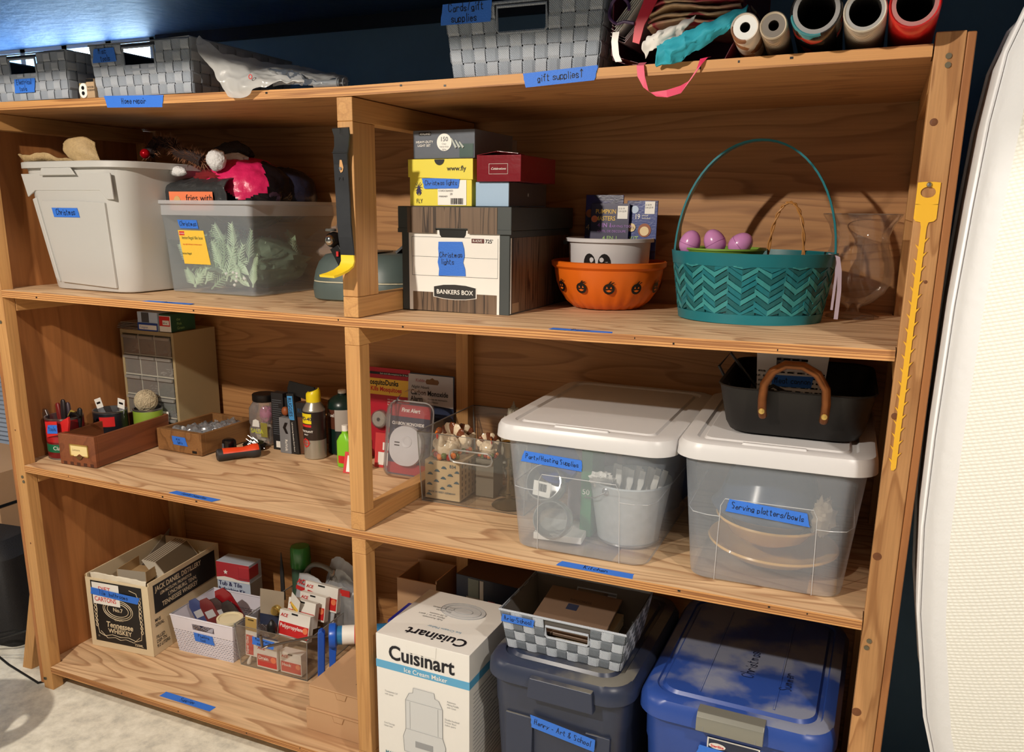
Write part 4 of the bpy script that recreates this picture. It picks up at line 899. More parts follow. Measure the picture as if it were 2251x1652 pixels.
text(t, 'PUMPKIN\nMASTERS', .0145, (.012, -.001, .106), mat('gold print', (226, 186, 84), .5), off=.015, sx=.85); text(t, '4 IN 1', .014, (.018, -.001, .074), mat('lilac print', (170, 120, 200), .5), off=.02); text(t, 'CARVING TOOL', .0078, (.048, -.001, .074), mat('lilac print', (170, 120, 200), .5))
text(t, 'OUTIL DE DECOUPE', .0078, (.018, -.001, .062), mat('lilac print', (170, 120, 200), .5)); text(t, '4 EN 1', .0135, (.032, -.001, .044), GRNP, off=.01)
plate(t, 'price_label', .067, .092, .094, .124, WHITE); text(t, 'US $1.99\nCAN $2.99', .0055, (.068, -.0014, .116), INK, sx=.8); MB().lathe([(0, -.001), (.008, -.001), (.008, 0)], 16, (.010, -.0005, .093), 'y').build('pumpkin_picture', OR2, t)
sw = MB(); sw.tube([(.022, -.002, .045), (.026, -.002, .012)], .0022, 6); sw.build('saw_picture', mat('grey green print', (140, 150, 140), .4), t)
t = kit('blue carving kit card with two pumpkin pictures, right of the smaller kit', 1.588, .474, .075, .137, z0, BLU, .0)
text(t, '19', .017, (.020, -.001, .094), WHITE, off=.01, sx=.8); text(t, 'pieces\nincluded', .006, (.038, -.001, .101), WHITE); plate(t, 'price_label', .044, .068, .106, .135, WHITE); text(t, 'US $5.99\nCAN $7.99', .0055, (.0445, -.0014, .125), INK, sx=.75)
MB().lathe([(0, -.001), (.016, -.001), (.016, 0)], 20, (.046, -.0004, .068), 'y').build('pumpkin_picture', mat('dark orange print', (150, 80, 40), .5), t); MB().lathe([(0, -.002), (.011, -.002), (.011, -.001)], 20, (.046, -.0004, .066), 'y').build('glow_face', mat('cream print', (236, 210, 160), .5), t)
MB().lathe([(0, -.002), (.010, -.002), (.010, -.001)], 20, (.014, -.0004, .074), 'y').build('glow_face', mat('cream print', (236, 210, 160), .5), t)
text(t, 'KIT', .018, (.010, -.001, .041), GRNP, off=.01, sx=.8); MB().lathe([(0, -.001), (.009, -.001), (.009, 0)], 20, (.020, -.0004, .116), 'y').build('moon', mat('pale blue print', (190, 210, 236), .5), t)

# teal basket
TE1 = mat('light teal bamboo', (58, 148, 152), .32, var=.18, vscale=30); TE2 = mat('dark teal bamboo', (18, 96, 102), .35, var=.2, vscale=30); TE3 = mat('mid teal bamboo', (24, 118, 130), .32, var=.1, vscale=20)
cx, cy, cz = 1.905, .352, zt(2, 1.9)+.0006
t = T('easter_basket', 'oval teal woven bamboo basket with a tall hoop handle on the second shelf', 'basket', (cx, cy, cz))
A0, B0, A1, B1, HB = .148, .122, .170, .135, .142
def E_(a, z_, off=0):
    k = z_/HB; A, B = A0+(A1-A0)*k, B0+(B1-B0)*k; return ((A+off)*math.cos(a), (B+off)*math.sin(a), z_)
NN = 96; AN = [2*PI*i/NN for i in range(NN)]
def ering(z_, off): return [E_(a, z_, off) for a in AN]
MB().loft([ering(0.001, -.004), ering(HB, -.004), ering(HB, -.006), ering(.004, -.006)]).build('inner_wall', TE2, t, smooth=True)
for za, zb_, nm in ((.0, .020, 'base_band'), (.117, HB+.001, 'rim_band')): MB().loft([ering(za, -.003), ering(za, .002), ering(zb_, .002), ering(zb_, -.003), ering(za, -.003)], False, False).build(nm, TE3, t, smooth=True)
rs_ = random.Random(77); ncol = 36; pit = .0125; sh = {}
per = 2*PI/ncol
for k in range(ncol):
    sg = 1 if k % 2 else -1
    if math.sin(k*per+per/2) > .45: continue
    for j in range(-1, 9):
        zc = .020+j*pit*1.0+(.006 if k % 4 < 2 else 0)
        mb = MB(); light = (j % 2 == 0); off = .0022 if light else .0010; hw = .0052
        for tt_ in range(1):
            P_ = []
            for (s_, w_) in ((-.56, -1), (.56, -1), (.56, 1), (-.56, 1)):
                a = (k+.5)*per+s_*per; z_ = zc+sg*s_*.0185+w_*hw+0*rs_.uniform(-1, 1)+.008; P_.append((a, max(.018, min(.119, z_))))
        if P_[2][1]-P_[1][1] < .001 and P_[3][1]-P_[0][1] < .001: continue
        mid = [((P_[0][0]+P_[1][0])/2, (P_[0][1]+P_[1][1])/2), ((P_[3][0]+P_[2][0])/2, (P_[3][1]+P_[2][1])/2)]
        vs = [E_(a, z_, off-.0006) for a, z_ in P_[:1]]+[E_(*mid[0], off)]+[E_(a, z_, off-.0006) for a, z_ in P_[1:3]]+[E_(*mid[1], off)]+[E_(a, z_, off-.0006) for a, z_ in P_[3:]]
        vi = [E_(a, z_, off-.002) for a, z_ in (P_[0], mid[0], P_[1], P_[2], mid[1], P_[3])]
        mb.add(vs+vi, [(0, 1, 4, 5), (1, 2, 3, 4)]+[(i, (i+1) % 6, 6+(i+1) % 6, 6+i) for i in range(6)])
        mb.build('splint', rs_.choice((TE1, TE1, TE3)) if light else rs_.choice((TE2, TE2, TE3)), t)
hp = []
for i in range(33):
    a = PI*i/32; hp.append((-.166*math.cos(a), 0, HB-.02+ (.248)*math.sin(a)**.92 if 0 < i < 32 else HB-.02))
MB().strip(hp, [(0, .026, 0)]*33, .004).build('hoop_handle', TE3, t, smooth=True)
t = T('green_bowl', 'lime green plastic rim showing inside the teal basket', 'bowl', (cx-.055, cy-.02, cz+.09))
MB().lathe([(0, 0), (.05, 0), (.082, .055), (.085, .056), (.085, .060), (.08, .058), (.048, .004), (0, .004)], 36).build('bowl', mat('lime plastic', (128, 168, 66), .4), t, smooth=True)
PK = mat('lilac plastic egg', (206, 140, 196), .22, coat=.3)
for i, (ex, ey, ez, rx_, lb) in enumerate(((-.128, -.04, .156, .3, 'leftmost lilac plastic egg in the teal basket'), (-.073, -.045, .160, -.5, 'middle lilac plastic egg tilted up in the teal basket'), (-.022, -.05, .157, .9, 'rightmost lilac plastic egg with a small print in the teal basket'))):
    t = T('plastic_egg', lb, 'egg', (cx+ex, cy+ey, cz+ez), 0, None, rx=0, ry=rx_)
    MB().lathe([(0, -.024)]+[(.0225*math.sin(a), -.024*math.cos(a) if a < PI/2 else -.030*math.cos(a)) for a in [PI*i_/14 for i_ in range(1, 14)]]+[(0, .030)], 24).build('egg', PK, t, smooth=True)
    MB().lathe([(.0226, -.0006), (.0231, 0), (.0226, .0006)], 24).build('seam', mat('lilac seam', (180, 112, 172), .4), t)
t = T('wicker_handle', 'small twisted tan wicker handle standing up inside the teal basket', 'handle', (cx+.068, cy-.01, cz+.10))
tw = MB(); WK = mat('tan wicker', (176, 122, 62), .5)
for ph in (0, PI):
    pts = []
    for i in range(61):
        a = PI*i/60; b = ph+i*.55; pts.append((-.036*math.cos(a)+.0022*math.cos(b), .0022*math.sin(b), .145*math.sin(a)**.75+.0015*math.sin(b)))
    tw.tube(pts, .0020, 6)
tw.build('twisted_cane', WK, t, smooth=True)
t = T('ribbon', 'thin lilac white ribbon hanging from the right end of the teal basket', 'ribbon', (cx+.168, cy-.035, cz))
MB().strip([(-.010, .0, .143), (.004, -.002, .138), (.010, -.002, .11), (.013, 0, .07), (.012, 0, .012)], (.008, 0, 0), .0006).build('band', mat('lilac ribbon', (186, 170, 186), .4), t)
MB().strip([(-.014, .004, .144), (.002, .004, .136), (.004, .004, .10), (.002, .004, .03)], (.005, 0, 0), .0006).build('band', mat('lilac ribbon', (186, 170, 186), .4), t)
t = T('glass_vase', 'clear footed glass hurricane vase at the right end of the second shelf', 'vase', (2.112, .468, zt(2, 2.1)+.0006))
VG = clearmat('vase glass', (235, 232, 228), .94, .03, .14)
MB().lathe([(0, .0), (.054, .0), (.055, .003), (.045, .006), (.016, .011), (.013, .018), (.018, .024), (.040, .034), (.062, .055), (.073, .080), (.074, .105), (.066, .132), (.058, .155), (.058, .175), (.066, .198), (.079, .217), (.080, .220)], 48).build('vase', VG, t, smooth=True)
MB().lathe([(.0785, .2195), (.0805, .2205), (.0785, .2215)], 48).build('lip', clearmat('vase rim glass', (210, 200, 190), .5, .05, .3), t, smooth=True)
# ------------------------------------------------------------------ third shelf, left
z3 = zt(3, .05)+.0006
METAL = mat('tin', (170, 170, 172), .3, .9)
def can(label, x, y, r, h, band, name='paint_can', zoff=0, lower=None):
    t = T(name, label, 'can', (x, y, z3+zoff))
    MB().lathe([(0, .001), (r-.003, .001), (r, .0), (r, .003), (r-.0012, .004), (r-.0012, h-.005), (r, h-.004), (r+.0006, h-.001), (r-.002, h), (r-.004, h-.001), (r-.004, .003), (0, .003)], 40).build('tin', METAL, t, smooth=True)
    MB().lathe([(r-.0009, .005), (r-.0006, .006), (r-.0006, h-.007), (r-.0009, h-.006)], 40).build('paper_wrap', band, t, smooth=True)
    return t
def ring_text(parent, s, size, r, z, a_c, m_, off=.0):
    mb0 = text_mb(s, size, (0, 0, 0), (1, 0, 0), (0, 0, 1), align='CENTER', off=off)
    mb0.v = [(( r)*math.cos(a_c+v[0]/r), r*math.sin(a_c+v[0]/r), v[2]+z) for v in mb0.v]
    return mb0.build('lettering', m_, parent)
t = can('red labelled tin full of tools, nearest the left post', .022, .126, .0525, .122, mat('dark red label', (112, 16, 24), .3))
MB().lathe([(.0521, .022), (.0523, .023), (.0523, .045), (.0521, .046)], 40, a0=-2.35, a1=.2).build('green_band', mat('green band', (20, 104, 70), .35), t, smooth=True)
ring_text(t, 'Classic', .016, .0527, .030, -PI/2+.55, WHITE)
MB().lathe([(.0521, .052), (.0523, .053), (.0523, .082), (.0521, .083)], 30, a0=-2.1, a1=-.9).build('red_picture', mat('deep red print', (172, 34, 38), .3), t, smooth=True)
t = T('utility_knife', 'red plastic bladed tool standing in the red tin', 'tool', (.040, .086, z3+.010), 0, None, ry=.25)
MB().prism([(-.012, .04), (.020, .03), (.020, .115), (.016, .130), (-.016, .100)], 0, .008).build('red_body', mat('red plastic', (214, 44, 44), .4), t, bevel=.0015)
t2 = T('blue_tag', 'red and blue tag hanging over the rim of the red tin', 'tag', (.030, .0695, z3+.058))
MB().prism([(-.014, .01), (.032, .022), (.032, .062), (-.016, .056)], -.001, .0).build('red_card', mat('red plastic', (214, 44, 44), .4), t2); tape(t2, (.013, -.002, .037), .040, .025, s='tools', hs=.012, tilt=.12)
t = T('adjustable_wrench', 'steel adjustable wrench head sticking out of the red tin', 'wrench', (-.008, .105, z3+.02), 0, None, ry=-.30)
wr = MB(); wr.prism([(-.008, .0), (.008, .0), (.009, .08), (.018, .10), (.016, .118), (.006, .122), (.002, .112), (-.006, .112), (-.010, .126), (-.020, .128), (-.024, .11), (-.012, .09)], 0, .009); wr.build('jaw', mat('steel', (180, 182, 186), .3, 1), t, bevel=.0015)
for i, (x, y, h, c, ry, lb) in enumerate(((.012, .13, .16, (40, 32, 34), .05, 'black grip'), (.028, .14, .150, (66, 52, 60), -.02, 'dark grey flat bar'), (.0, .14, .145, (120, 30, 30), -.12, 'dark red grip'), (.052, .135, .142, (28, 28, 30), .2, 'black curved handle'))):
    t = T('tool_handle', '%s standing in the red tin' % lb, 'tool', (x, y, z3+.008), 0, None, ry=ry)
    MB().loft([rr(.012, .009, .003, 0.0), rr(.014, .011, .004, h*.5), rr(.018, .012, .005, h*.75), rr(.014, .01, .004, h*.97), rr(.008, .006, .003, h)]).build('grip', mat('tool %d' % i, c, .4), t, smooth=True)
t = T('pliers', 'pliers with yellow edged black handles in the red tin', 'pliers', (.048, .118, z3+.09))
MB().tube([(.0, 0, 0), (.004, 0, .028), (.016, 0, .044), (.034, 0, .044), (.050, 0, .036)], .0042, 8).build('handle', BLACK, t, smooth=True); MB().tube([(-.004, .008, 0), (-.004, .008, .034), (.008, .008, .048), (.02, .008, .044)], .0038, 8).build('handle', mat('dark yellow grip', (150, 130, 60), .5), t, smooth=True)
t = can('black and red tin holding packaged hardware, behind the red tin', .052, .262, .050, .115, mat('black label', (26, 26, 32), .3))
MB().lathe([(.0497, .070), (.0499, .071), (.0499, .10), (.0497, .10)], 30, a0=-1.4, a1=-.5).build('red_band', mat('bright red print', (206, 44, 44), .3), t); MB().lathe([(.0497, .06), (.0499, .061), (.0499, .078), (.0497, .078)], 30, a0=-2.6, a1=-1.2).build('blue_band', mat('blue print', (30, 70, 150), .4), t)
for i, (dx, dy, ry, lb) in enumerate(((-.012, -.01, -.35, 'left'), (.034, .006, .15, 'right'))):
    t = T('hardware_packet', 'small clear hardware packet with a %s-leaning white card top in the black tin' % lb, 'packet', (.052+dx, .262+dy, z3+.075), 0, None, ry=ry)
    MB().prism([(-.014, .045), (.014, .045), (.014, .075), (-.014, .075)], 0, .001).build('header_card', WHITE, t); MB().box(-.008, .008, -.0006, 0, .058, .064).build('slot', BLACK, t)
    grid_surf([[(-.013, 0, .0), (0, -.006, 0), (.013, 0, 0)], [(-.014, .0, .045), (0, -.003, .045), (.014, 0, .045)]], 8, 8, .003, 90, i).build('pouch', clearmat('clear film', (215, 220, 228), .7, .12, .25), t, smooth=True)
LIME = mat('lime label', (134, 160, 52), .4)
t = can('lime green labelled tin holding a ball of twine', .130, .335, .044, .112, LIME)
TW = mat('natural twine', (186, 172, 144), .9, var=.15, vscale=60)
t = T('ball_of_twine', 'ball of natural twine resting in the lime green tin', 'twine', (.126, .335, z3+.133))
MB().lathe([(0, -.032)]+[(.033*math.sin(a), -.032*math.cos(a)) for a in [PI*i/14 for i in range(1, 14)]]+[(0, .032)], 24).build('core', TW, t, smooth=True)
rnd = random.Random(5); wd = MB()
for k in range(34):
    ax = Vector((rnd.gauss(0, 1), rnd.gauss(0, .6), rnd.gauss(0, .5))).normalized(); b1_ = ax.orthogonal().normalized(); b2_ = ax.cross(b1_); o_ = ax*rnd.uniform(-.014, .014); R_2 = math.sqrt(max(1e-6, .034**2-o_.length_squared))
    wd.tube([o_+b1_*R_2*math.cos(q*PI/9)+b2_*R_2*math.sin(q*PI/9) for q in range(18)], .0010, 5, closed=True)
wd.build('windings', TW, t, smooth=True, kind='stuff')
# wooden card drawers
MAHO = wood('mahogany', (134, 78, 48), (96, 52, 32), (14, 1.4, 14), 4, amount=.5, seed=7, rough=.45); OAK = wood('aged oak', (146, 104, 62), (104, 68, 36), (14, 1.4, 14), 5, amount=.6, seed=17, rough=.5)
def wooden_tray(label, x, y, w, d, h, rz, m_, th=.009, group=None):
    t = T('wooden_box', label, 'wooden box', (x, y, z3), rz)
    MB().box(th, w-th, th, d-th, .002, .008).build('base_board', m_, t)
    MB().box(0, w, 0, th*1.4, 0, h).build('front_board', m_, t, bevel=.0015); MB().box(0, w, d-th, d, 0, h).build('back_board', m_, t, bevel=.001)
    MB().box(0, th, th*1.4, d-th, .001, h-.001).build('side_board', m_, t, bevel=.001); MB().box(w-th, w, th*1.4, d-th, .001, h-.001).build('side_board', m_, t, bevel=.001)
    return t
t = wooden_tray('long mahogany card drawer with a brass label holder, beside the red tin', .074, .058, .130, .300, .090, .08, MAHO)
BR = mat('brass', (206, 172, 96), .35, .7); hf = MB()
for a, b, c, d in ((.040, .106, .0595, .063), (.040, .043, .028, .063), (.103, .106, .028, .063), (.040, .052, .028, .031), (.092, .106, .028, .031)): hf.box(a, b, -.0022, 0, c, d)
hf.build('label_holder', BR, t); MB().prism([(.043, .030), (.055, .028), (.062, .0285), (.073, .036), (.085, .030), (.103, .031), (.103, .0595), (.043, .0595)], -.0012, -.0002).build('card_label', mat('cream card', (230, 210, 150), .6), t); text(t, 'Lantern', .009, (.048, -.0016, .044), mat('sepia ink', (150, 130, 90), .6), shear=.3)
MB().prism([(.060, .029), (.086, .029), (.080, .022), (.073, .0195), (.066, .022)], -.004, -.0002).build('finger_pull', mat('dark brass', (120, 92, 56), .4, .6), t)
dv = MB(); [dv.box(.012+.024*k, .024+.024*k, -.0004, .002, .001, .010) for k in range(5)]; dv.build('dovetail', mat('dark dovetail', (74, 40, 26), .6), t)
t = wooden_tray('shorter aged oak drawer labelled misc, holding bagged hardware', .205, .292, .178, .230, .066, -.03, OAK, .012)
tape(t, (.092, -.001, .036), .056, .026, s='misc\n lights', hs=.008)
MB().box(.140, .158, -.0006, .0, .004, .012).build('notch', BLACK, t)
BAG = clearmat('clear film', (215, 220, 228), .7, .12, .25)
t = T('hardware_bag', 'clear bags of small metal parts lying in the aged oak drawer', 'bag', (.296, .40, z3+.010))
for k in range(5):
    blob((-.04+.02*k, -.07+.035*k, .030), (.036, .034, .026), 20, 12, .35, 30, k+30).build('bag', BAG, t, smooth=True)
hw = MB(); rnd = random.Random(8)
for k in range(60):
    p = Vector((rnd.uniform(-.06, .06), rnd.uniform(-.085, .09), rnd.uniform(.0, .040))); d = Vector((rnd.gauss(0, 1), rnd.gauss(0, 1), rnd.gauss(0, .5))).normalized()*.010; hw.tube([p-d, p+d], .0022, 5)
hw.build('metal_parts', mat('steel', (180, 182, 186), .3, 1), t, kind='stuff')
# small parts cabinet
TAN = mat('tan painted steel', (166, 148, 112), .45)
t = T('parts_cabinet', 'tan metal small-parts cabinet with rows of clear drawers', 'parts cabinet', (-.012, .385, z3), -.01)
WC, DC, HC = .222, .178, .342
MB().box(0, .010, 0, DC, 0, HC).build('cabinet_side', TAN, t, bevel=.001); MB().box(WC-.010, WC, 0, DC, 0, HC).build('cabinet_side', TAN, t, bevel=.001)
MB().box(.0105, WC-.0105, 0, DC, HC-.012, HC).build('cabinet_top', TAN, t, bevel=.001); MB().box(.0105, WC-.0105, DC-.004, DC, 0, HC-.0125).build('cabinet_back', BLACK, t)
GS = mat('pale grey shelf', (176, 172, 160), .5); rows = 5; rh = (HC-.020)/rows; DR = clearmat('smoky clear drawer', (190, 192, 190), .72, .12, .15)
fr = MB()
for k in range(rows): z_ = HC-.014-(k+1)*rh; fr.box(.0105, WC-.0105, -.001, DC-.006, z_, z_+.004)
for k in (1, 2): x_ = .010+(WC-.02)*k/3; fr.box(x_-.0015, x_+.0015, -.0005, DC-.006, .004, HC-.0125)
fr.build('dividers', GS, t)
for k in range(rows):
    for c in range(3):
        x_ = .0105+(WC-.021)*c/3+.0022; w_ = (WC-.021)/3-.0044; z_ = HC-.014-(k+1)*rh+.0046; h_ = rh-.0058
        db = MB().box(x_, x_+w_, -.0008, .0012, z_, z_+h_).box(x_, x_+w_, .0014, .1, z_, z_+.001)
        dr = db.build('drawer', DR, t)
        MB().box(x_, x_+w_, -.008, -.001, z_+h_-.010, z_+h_-.001).build('pull', clearmat('drawer lip', (190, 190, 186), .35, .1, .3), dr, bevel=.001)
        if rnd.random() < .85:
            cm = MB()
            for q in range(12):
                p = Vector((x_+rnd.uniform(.008, w_-.008), rnd.uniform(.006, .04), z_+rnd.uniform(.003, h_*.4))); d = Vector((rnd.gauss(0, 1), rnd.gauss(0, 1), rnd.gauss(0, .5))).normalized()*.006; cm.tube([p-d, p+d], rnd.uniform(.0012, .003), 5)
            cm.build('drawer_contents', METAL if (k+c) % 3 else WHITE, dr, kind='stuff')
plate(t, 'paper_tag', .147, .186, .062, .094, WHITE, -.0085)
text(t, 'Picture\nhangers', .007, (.150, -.0095, .080), mat('red print', (206, 40, 40), .5))
zc = z3+HC+.0008
for k in range(5):
    MB_ = MB().box(-.030-.006*(k % 2), .062, .0, .07, 0, .0012); o = MB_.build('sheet_of_sandpaper', mat('dull white paper %d' % (k % 2), (178-20*(k % 2), 168-20*(k % 2), 160-20*(k % 2)), .7), None)
    o.location = (.0, .39+.004*k, zc+.004*k+.0002); o.rotation_euler = (0.0, 0, rnd.uniform(-.15, .15)); tagged(o, ['lowest', 'second', 'third', 'fourth', 'topmost'][k]+' white sheet of the loose stack at the left on the parts cabinet', 'paper')
t = T('small_box', 'blue and white box on the parts cabinet', 'box', (.068, .385, zc), 0)
MB().box(0, .082, 0, .10, 0, .058).build('carton', mat('pale blue print', (186, 202, 226), .4), t, bevel=.001); plate(t, 'grey_panel', .018, .048, .026, .056, mat('grey print', (120, 128, 132), .5)); plate(t, 'blue_edge', .0, .082, .0, .0245, mat('blue print', (30, 70, 150), .4)); plate(t, 'white_panel', .006, .078, .004, .018, WHITE, -.0014); text(t, 'Tungsten', .009, (.010, -.0022, .008), mat('blue print', (30, 70, 150), .4))
t = T('small_box', 'red, white and green box on the parts cabinet, right of the blue and white one', 'box', (.154, .388, zc), 0)
MB().box(0, .048, 0, .10, 0, .055).build('carton', mat('green print', (20, 92, 56), .4), t, bevel=.001); plate(t, 'white_panel', .001, .047, .001, .050, WHITE); plate(t, 'red_panel', .002, .044, .018, .048, mat('bright red print', (206, 44, 44), .3), -.0014); plate(t, 'white_panel', .016, .042, .022, .036, WHITE, -.0022); text(t, '60 w', .008, (.018, -.003, .0255), INK, off=.01)
text(t, 'the\nPink\nGreen', .012, (.0486, .022, .034), mat('pale green print', (150, 190, 120), .5), r=(0, 1, 0))
# jar, boxes, spray
t = T('jar', 'clear plastic salsa jar with a black lid full of pink ribbon and paper', 'jar', (.448, .500, zt(3, .45)+.0006))
JR = clearmat('jar plastic', (230, 226, 224), .72, .06, .25)
MB().loft([rr(.072, .072, .016, 0), rr(.082, .082, .02, .006), rr(.083, .083, .02, .05), rr(.078, .078, .022, .060), rr(.083, .083, .02, .070), rr(.083, .083, .024, .115), rr(.070, .070, .03, .132), rr(.066, .066, .032, .136)]).build('jar_body', JR, t, smooth=True)
MB().lathe([(0, .136), (.036, .136), (.0375, .138), (.0375, .156), (.035, .1585), (0, .1585)], 32).build('lid', BLACK, t, smooth=True)
blob((.012, -.005, .094), (.022, .024, .026), 20, 14, .3, 30, 3).build('pink_filling', mat('magenta paper', (186, 70, 130), .6), t, smooth=True); blob((0, 0, .035), (.032, .032, .03), 20, 14, .3, 30, 4).build('filling', mat('cream paper', (206, 196, 176), .7), t, smooth=True)
text(t, 'SALSA', .019, (-.001, -.0425, .040), mat('yellow green print', (206, 210, 70), .5), align='CENTER', off=.02, sx=.9); plate(t, 'green_label', .014, .039, .03, .075, mat('olive label', (150, 140, 60), .5), -.0416)
MB().prism([(-.018, .060), (.010, .060), (.008, .080), (-.004, .084), (-.014, .080)], -.0428, -.042).build('jester_print', WHITE, t)
t = T('hardware_packet', 'small clear packet of screws with black backing in front of the salsa jar', 'packet', (.462, .425, zt(3, .45)+.0006), .1)
blob((0, .0, .012), (.035, .03, .014), 24, 12, .3, 30, 21, flat=0).build('dark_pouch', mat('black', (14, 14, 15), .4), t, smooth=True)
hw = MB(); rnd = random.Random(9)
for k in range(24):
    p = Vector((rnd.uniform(-.005, .030), rnd.uniform(-.035, -.005), rnd.uniform(.006, .045))); d = Vector((1, 0, -.6)).normalized()*.010; hw.tube([p-d, p+d], .0016, 5)
hw.build('screws', METAL, t, kind='stuff')
t = T('battery_charger', 'small glossy black square gadget beside the aged oak drawer', 'gadget', (.440, .340, zt(3, .45)+.0006), -.1)
MB().loft([rr(.036, .03, .008, 0), rr(.038, .032, .008, .004), rr(.036, .03, .008, .046), rr(.028, .022, .008, .050)]).build('body', mat('glossy black', (16, 17, 20), .12), t, smooth=True); MB().box(-.012, -.004, -.0172, -.0162, .012, .038).build('white_mark', mat('grey print', (120, 128, 132), .5), t)
t = T('torch', 'black and orange handheld torch lying in front of the aged oak drawer', 'torch', (.452, .275, zt(3, .45)+.0185), .92)
ORT = mat('orange grip', (226, 72, 34), .35); G = mat('dark grey rubber', (46, 46, 48), .5)
MB().lathe([(0, -.002), (.014, -.002), (.0175, .001), (.0185, .01), (.0175, .03), (.016, .055), (.015, .075), (.0175, .088), (.021, .10), (.021, .116), (.017, .122), (0, .123)], 28, (0, 0, 0), 'x').build('body', G, t, smooth=True)
MB().lathe([(.0182, .014), (.0187, .016), (.0170, .055), (.016, .075), (.0185, .088), (.0218, .10), (.0218, .116), (.0212, .117)], 16, (0, 0, 0), 'x', a0=.3, a1=2.8).build('orange_grip', ORT, t, smooth=True)
MB().lathe([(0, .1235), (.012, .1235), (.016, .1225)], 20, (0, 0, 0), 'x').build('lens', mat('lens', (190, 190, 186), .1, .5), t); MB().lathe([(0, -.0032), (.003, -.0032), (.003, -.002)], 10, (0, 0, 0), 'x').build('eyelet', BLACK, t)
z3b = zt(3, .6)+.0006
t = T('light_box', 'narrow black printed box standing right of the salsa jar', 'box', (.514, .450, z3b), 0)
MB().box(0, .044, 0, .03, 0, .178).build('carton', mat('matt black card', (30, 30, 32), .5), t, bevel=.001)
for k in range(16): text(t, ('lorem'*5)[:0] or '-'*(11+k % 3), .0052, (.003, -.0008, .150-.0066*k), mat('grey print', (120, 128, 132), .5), off=.02) if k < 0 else None
ln = MB(); rnd = random.Random(2)
for k in range(17): ln.box(.004, .004+rnd.uniform(.022, .036), -.0010, -.0004, .155-.0066*k, .1572-.0066*k)
ln.build('small_print', mat('grey print', (120, 128, 132), .5), t); plate(t, 'white_square', .012, .030, .008, .028, WHITE)
t = T('head_torch_box', 'silver grey card box with a black diamond mark and white upright lettering', 'box', (.556, .430, z3b), 0)
MB().box(0, .040, 0, .028, 0, .110).build('carton', mat('silver grey card', (126, 128, 132), .4), t, bevel=.001); MB().box(0, .040, .0285, .032, .0, .165).build('back_card', mat('matt black card', (30, 30, 32), .5), t)
MB().prism([(.022, .096), (.032, .096), (.024, .080), (.032, .062), (.024, .062), (.014, .080)], -.0012, -.0004).build('diamond_mark', BLACK, t); text(t, 'ReVolt', .013, (.020, -.001, .044), WHITE, r=(0, 0, -1), u=(1, 0, 0), off=.01)
blob((.016, .012, .128), (.012, .010, .014), 16, 10, 0).build('lamp_head', mat('dark orange print', (150, 80, 40), .5), t, smooth=True)
t = T('head_torch_box', 'leaning black open box with a blue lettered side', 'box', (.597, .432, z3b+.0005), 0, None, ry=-.06)
MB().box(0, .026, 0, .035, 0, .185).build('carton', mat('matt black card', (30, 30, 32), .5), t, bevel=.001); MB().box(.0265, .088, .008, .030, .0, .158).build('window_front', mat('brown window', (98, 64, 46), .3), t); MB().prism([(.0, .186), (.09, .160), (.098, .205), (.010, .222), (0, .2)], .008, .012).build('flap', mat('black', (14, 14, 15), .4), t)
MB().box(.0265, .089, .0045, .0079, .115, .158).build('top_band', mat('matt black card', (30, 30, 32), .5), t)
plate(t, 'blue_panel', .003, .022, .105, .178, mat('sky blue print', (70, 150, 214), .4)); text(t, 'RUGGIES', .0175, (.0055, -.0014, .173), INK, r=(0, 0, -1), u=(1, 0, 0), off=.01, sx=.82); text(t, 'Self Adhering Reusable Dock Guard', .0062, (.010, -.001, .098), WHITE, r=(0, 0, -1), u=(1, 0, 0)); text(t, 'RUG', .018, (.032, .0036, .128), mat('dark blue print', (34, 66, 96), .5), off=.02)
t = T('spray_can', 'penetrant spray can with a yellow cap standing nearest the middle post', 'spray can', (.678, .440, z3b))
SIL = mat('silver can', (172, 168, 156), .3, .6)
MB().lathe([(0, .001), (.031, .0), (.033, .002), (.033, .145), (.032, .148), (.030, .152), (.022, .166), (.021, .172), (0, .172)], 40).build('can_body', SIL, t, smooth=True)
MB().lathe([(.0331, .058), (.0334, .059), (.0334, .142), (.0331, .143)], 40).build('dark_label', mat('brown black label', (44, 34, 32), .3), t, smooth=True)
cp = MB(); rg = []
for z_, r_2, tilt in ((.168, .0215, 0), (.188, .0215, 0), (.198, .0205, .35), (.203, .017, .55)): rg.append([(r_2*math.cos(a), r_2*math.sin(a), z_+.62*tilt*r_2*math.cos(a-.6)) for a in [2*PI*i/28 for i in range(28)]])
cp.loft(rg); cp.build('cap', mat('bright yellow plastic', (240, 218, 30), .35), t, smooth=True); 
cp = MB(); cp.add([(.0135*math.cos(a), .0135*math.sin(a), .2040+.34*.0135*math.cos(a-.6)) for a in [2*PI*i/20 for i in range(20)]], [tuple(range(20))]); cp.build('cap_recess', mat('dark grey rubber', (46, 46, 48), .5), t, solid=.0006)
def curved_plate(parent, name, m_, r, a_c, w, z0_, z1_, off=.0004, poly=None):
    mb = MB(); n = 8; vs = []
    for z_ in (z0_, z1_):
        for i in range(n+1): a = a_c+(i/n-.5)*w/r; vs.append(((r+off)*math.cos(a), (r+off)*math.sin(a), z_))
    mb.add(vs, [(i, i+1, n+2+i, n+1+i) for i in range(n)]); return mb.build(name, m_, parent)
curved_plate(t, 'yellow_shield', mat('bright yellow plastic', (240, 218, 30), .35), .0336, -PI/2-.25, .042, .108, .138); ring_text(t, 'WD-40', .0145, .0345, .118, -PI/2-.25, mat('navy print', (34, 30, 84), .5), .02)
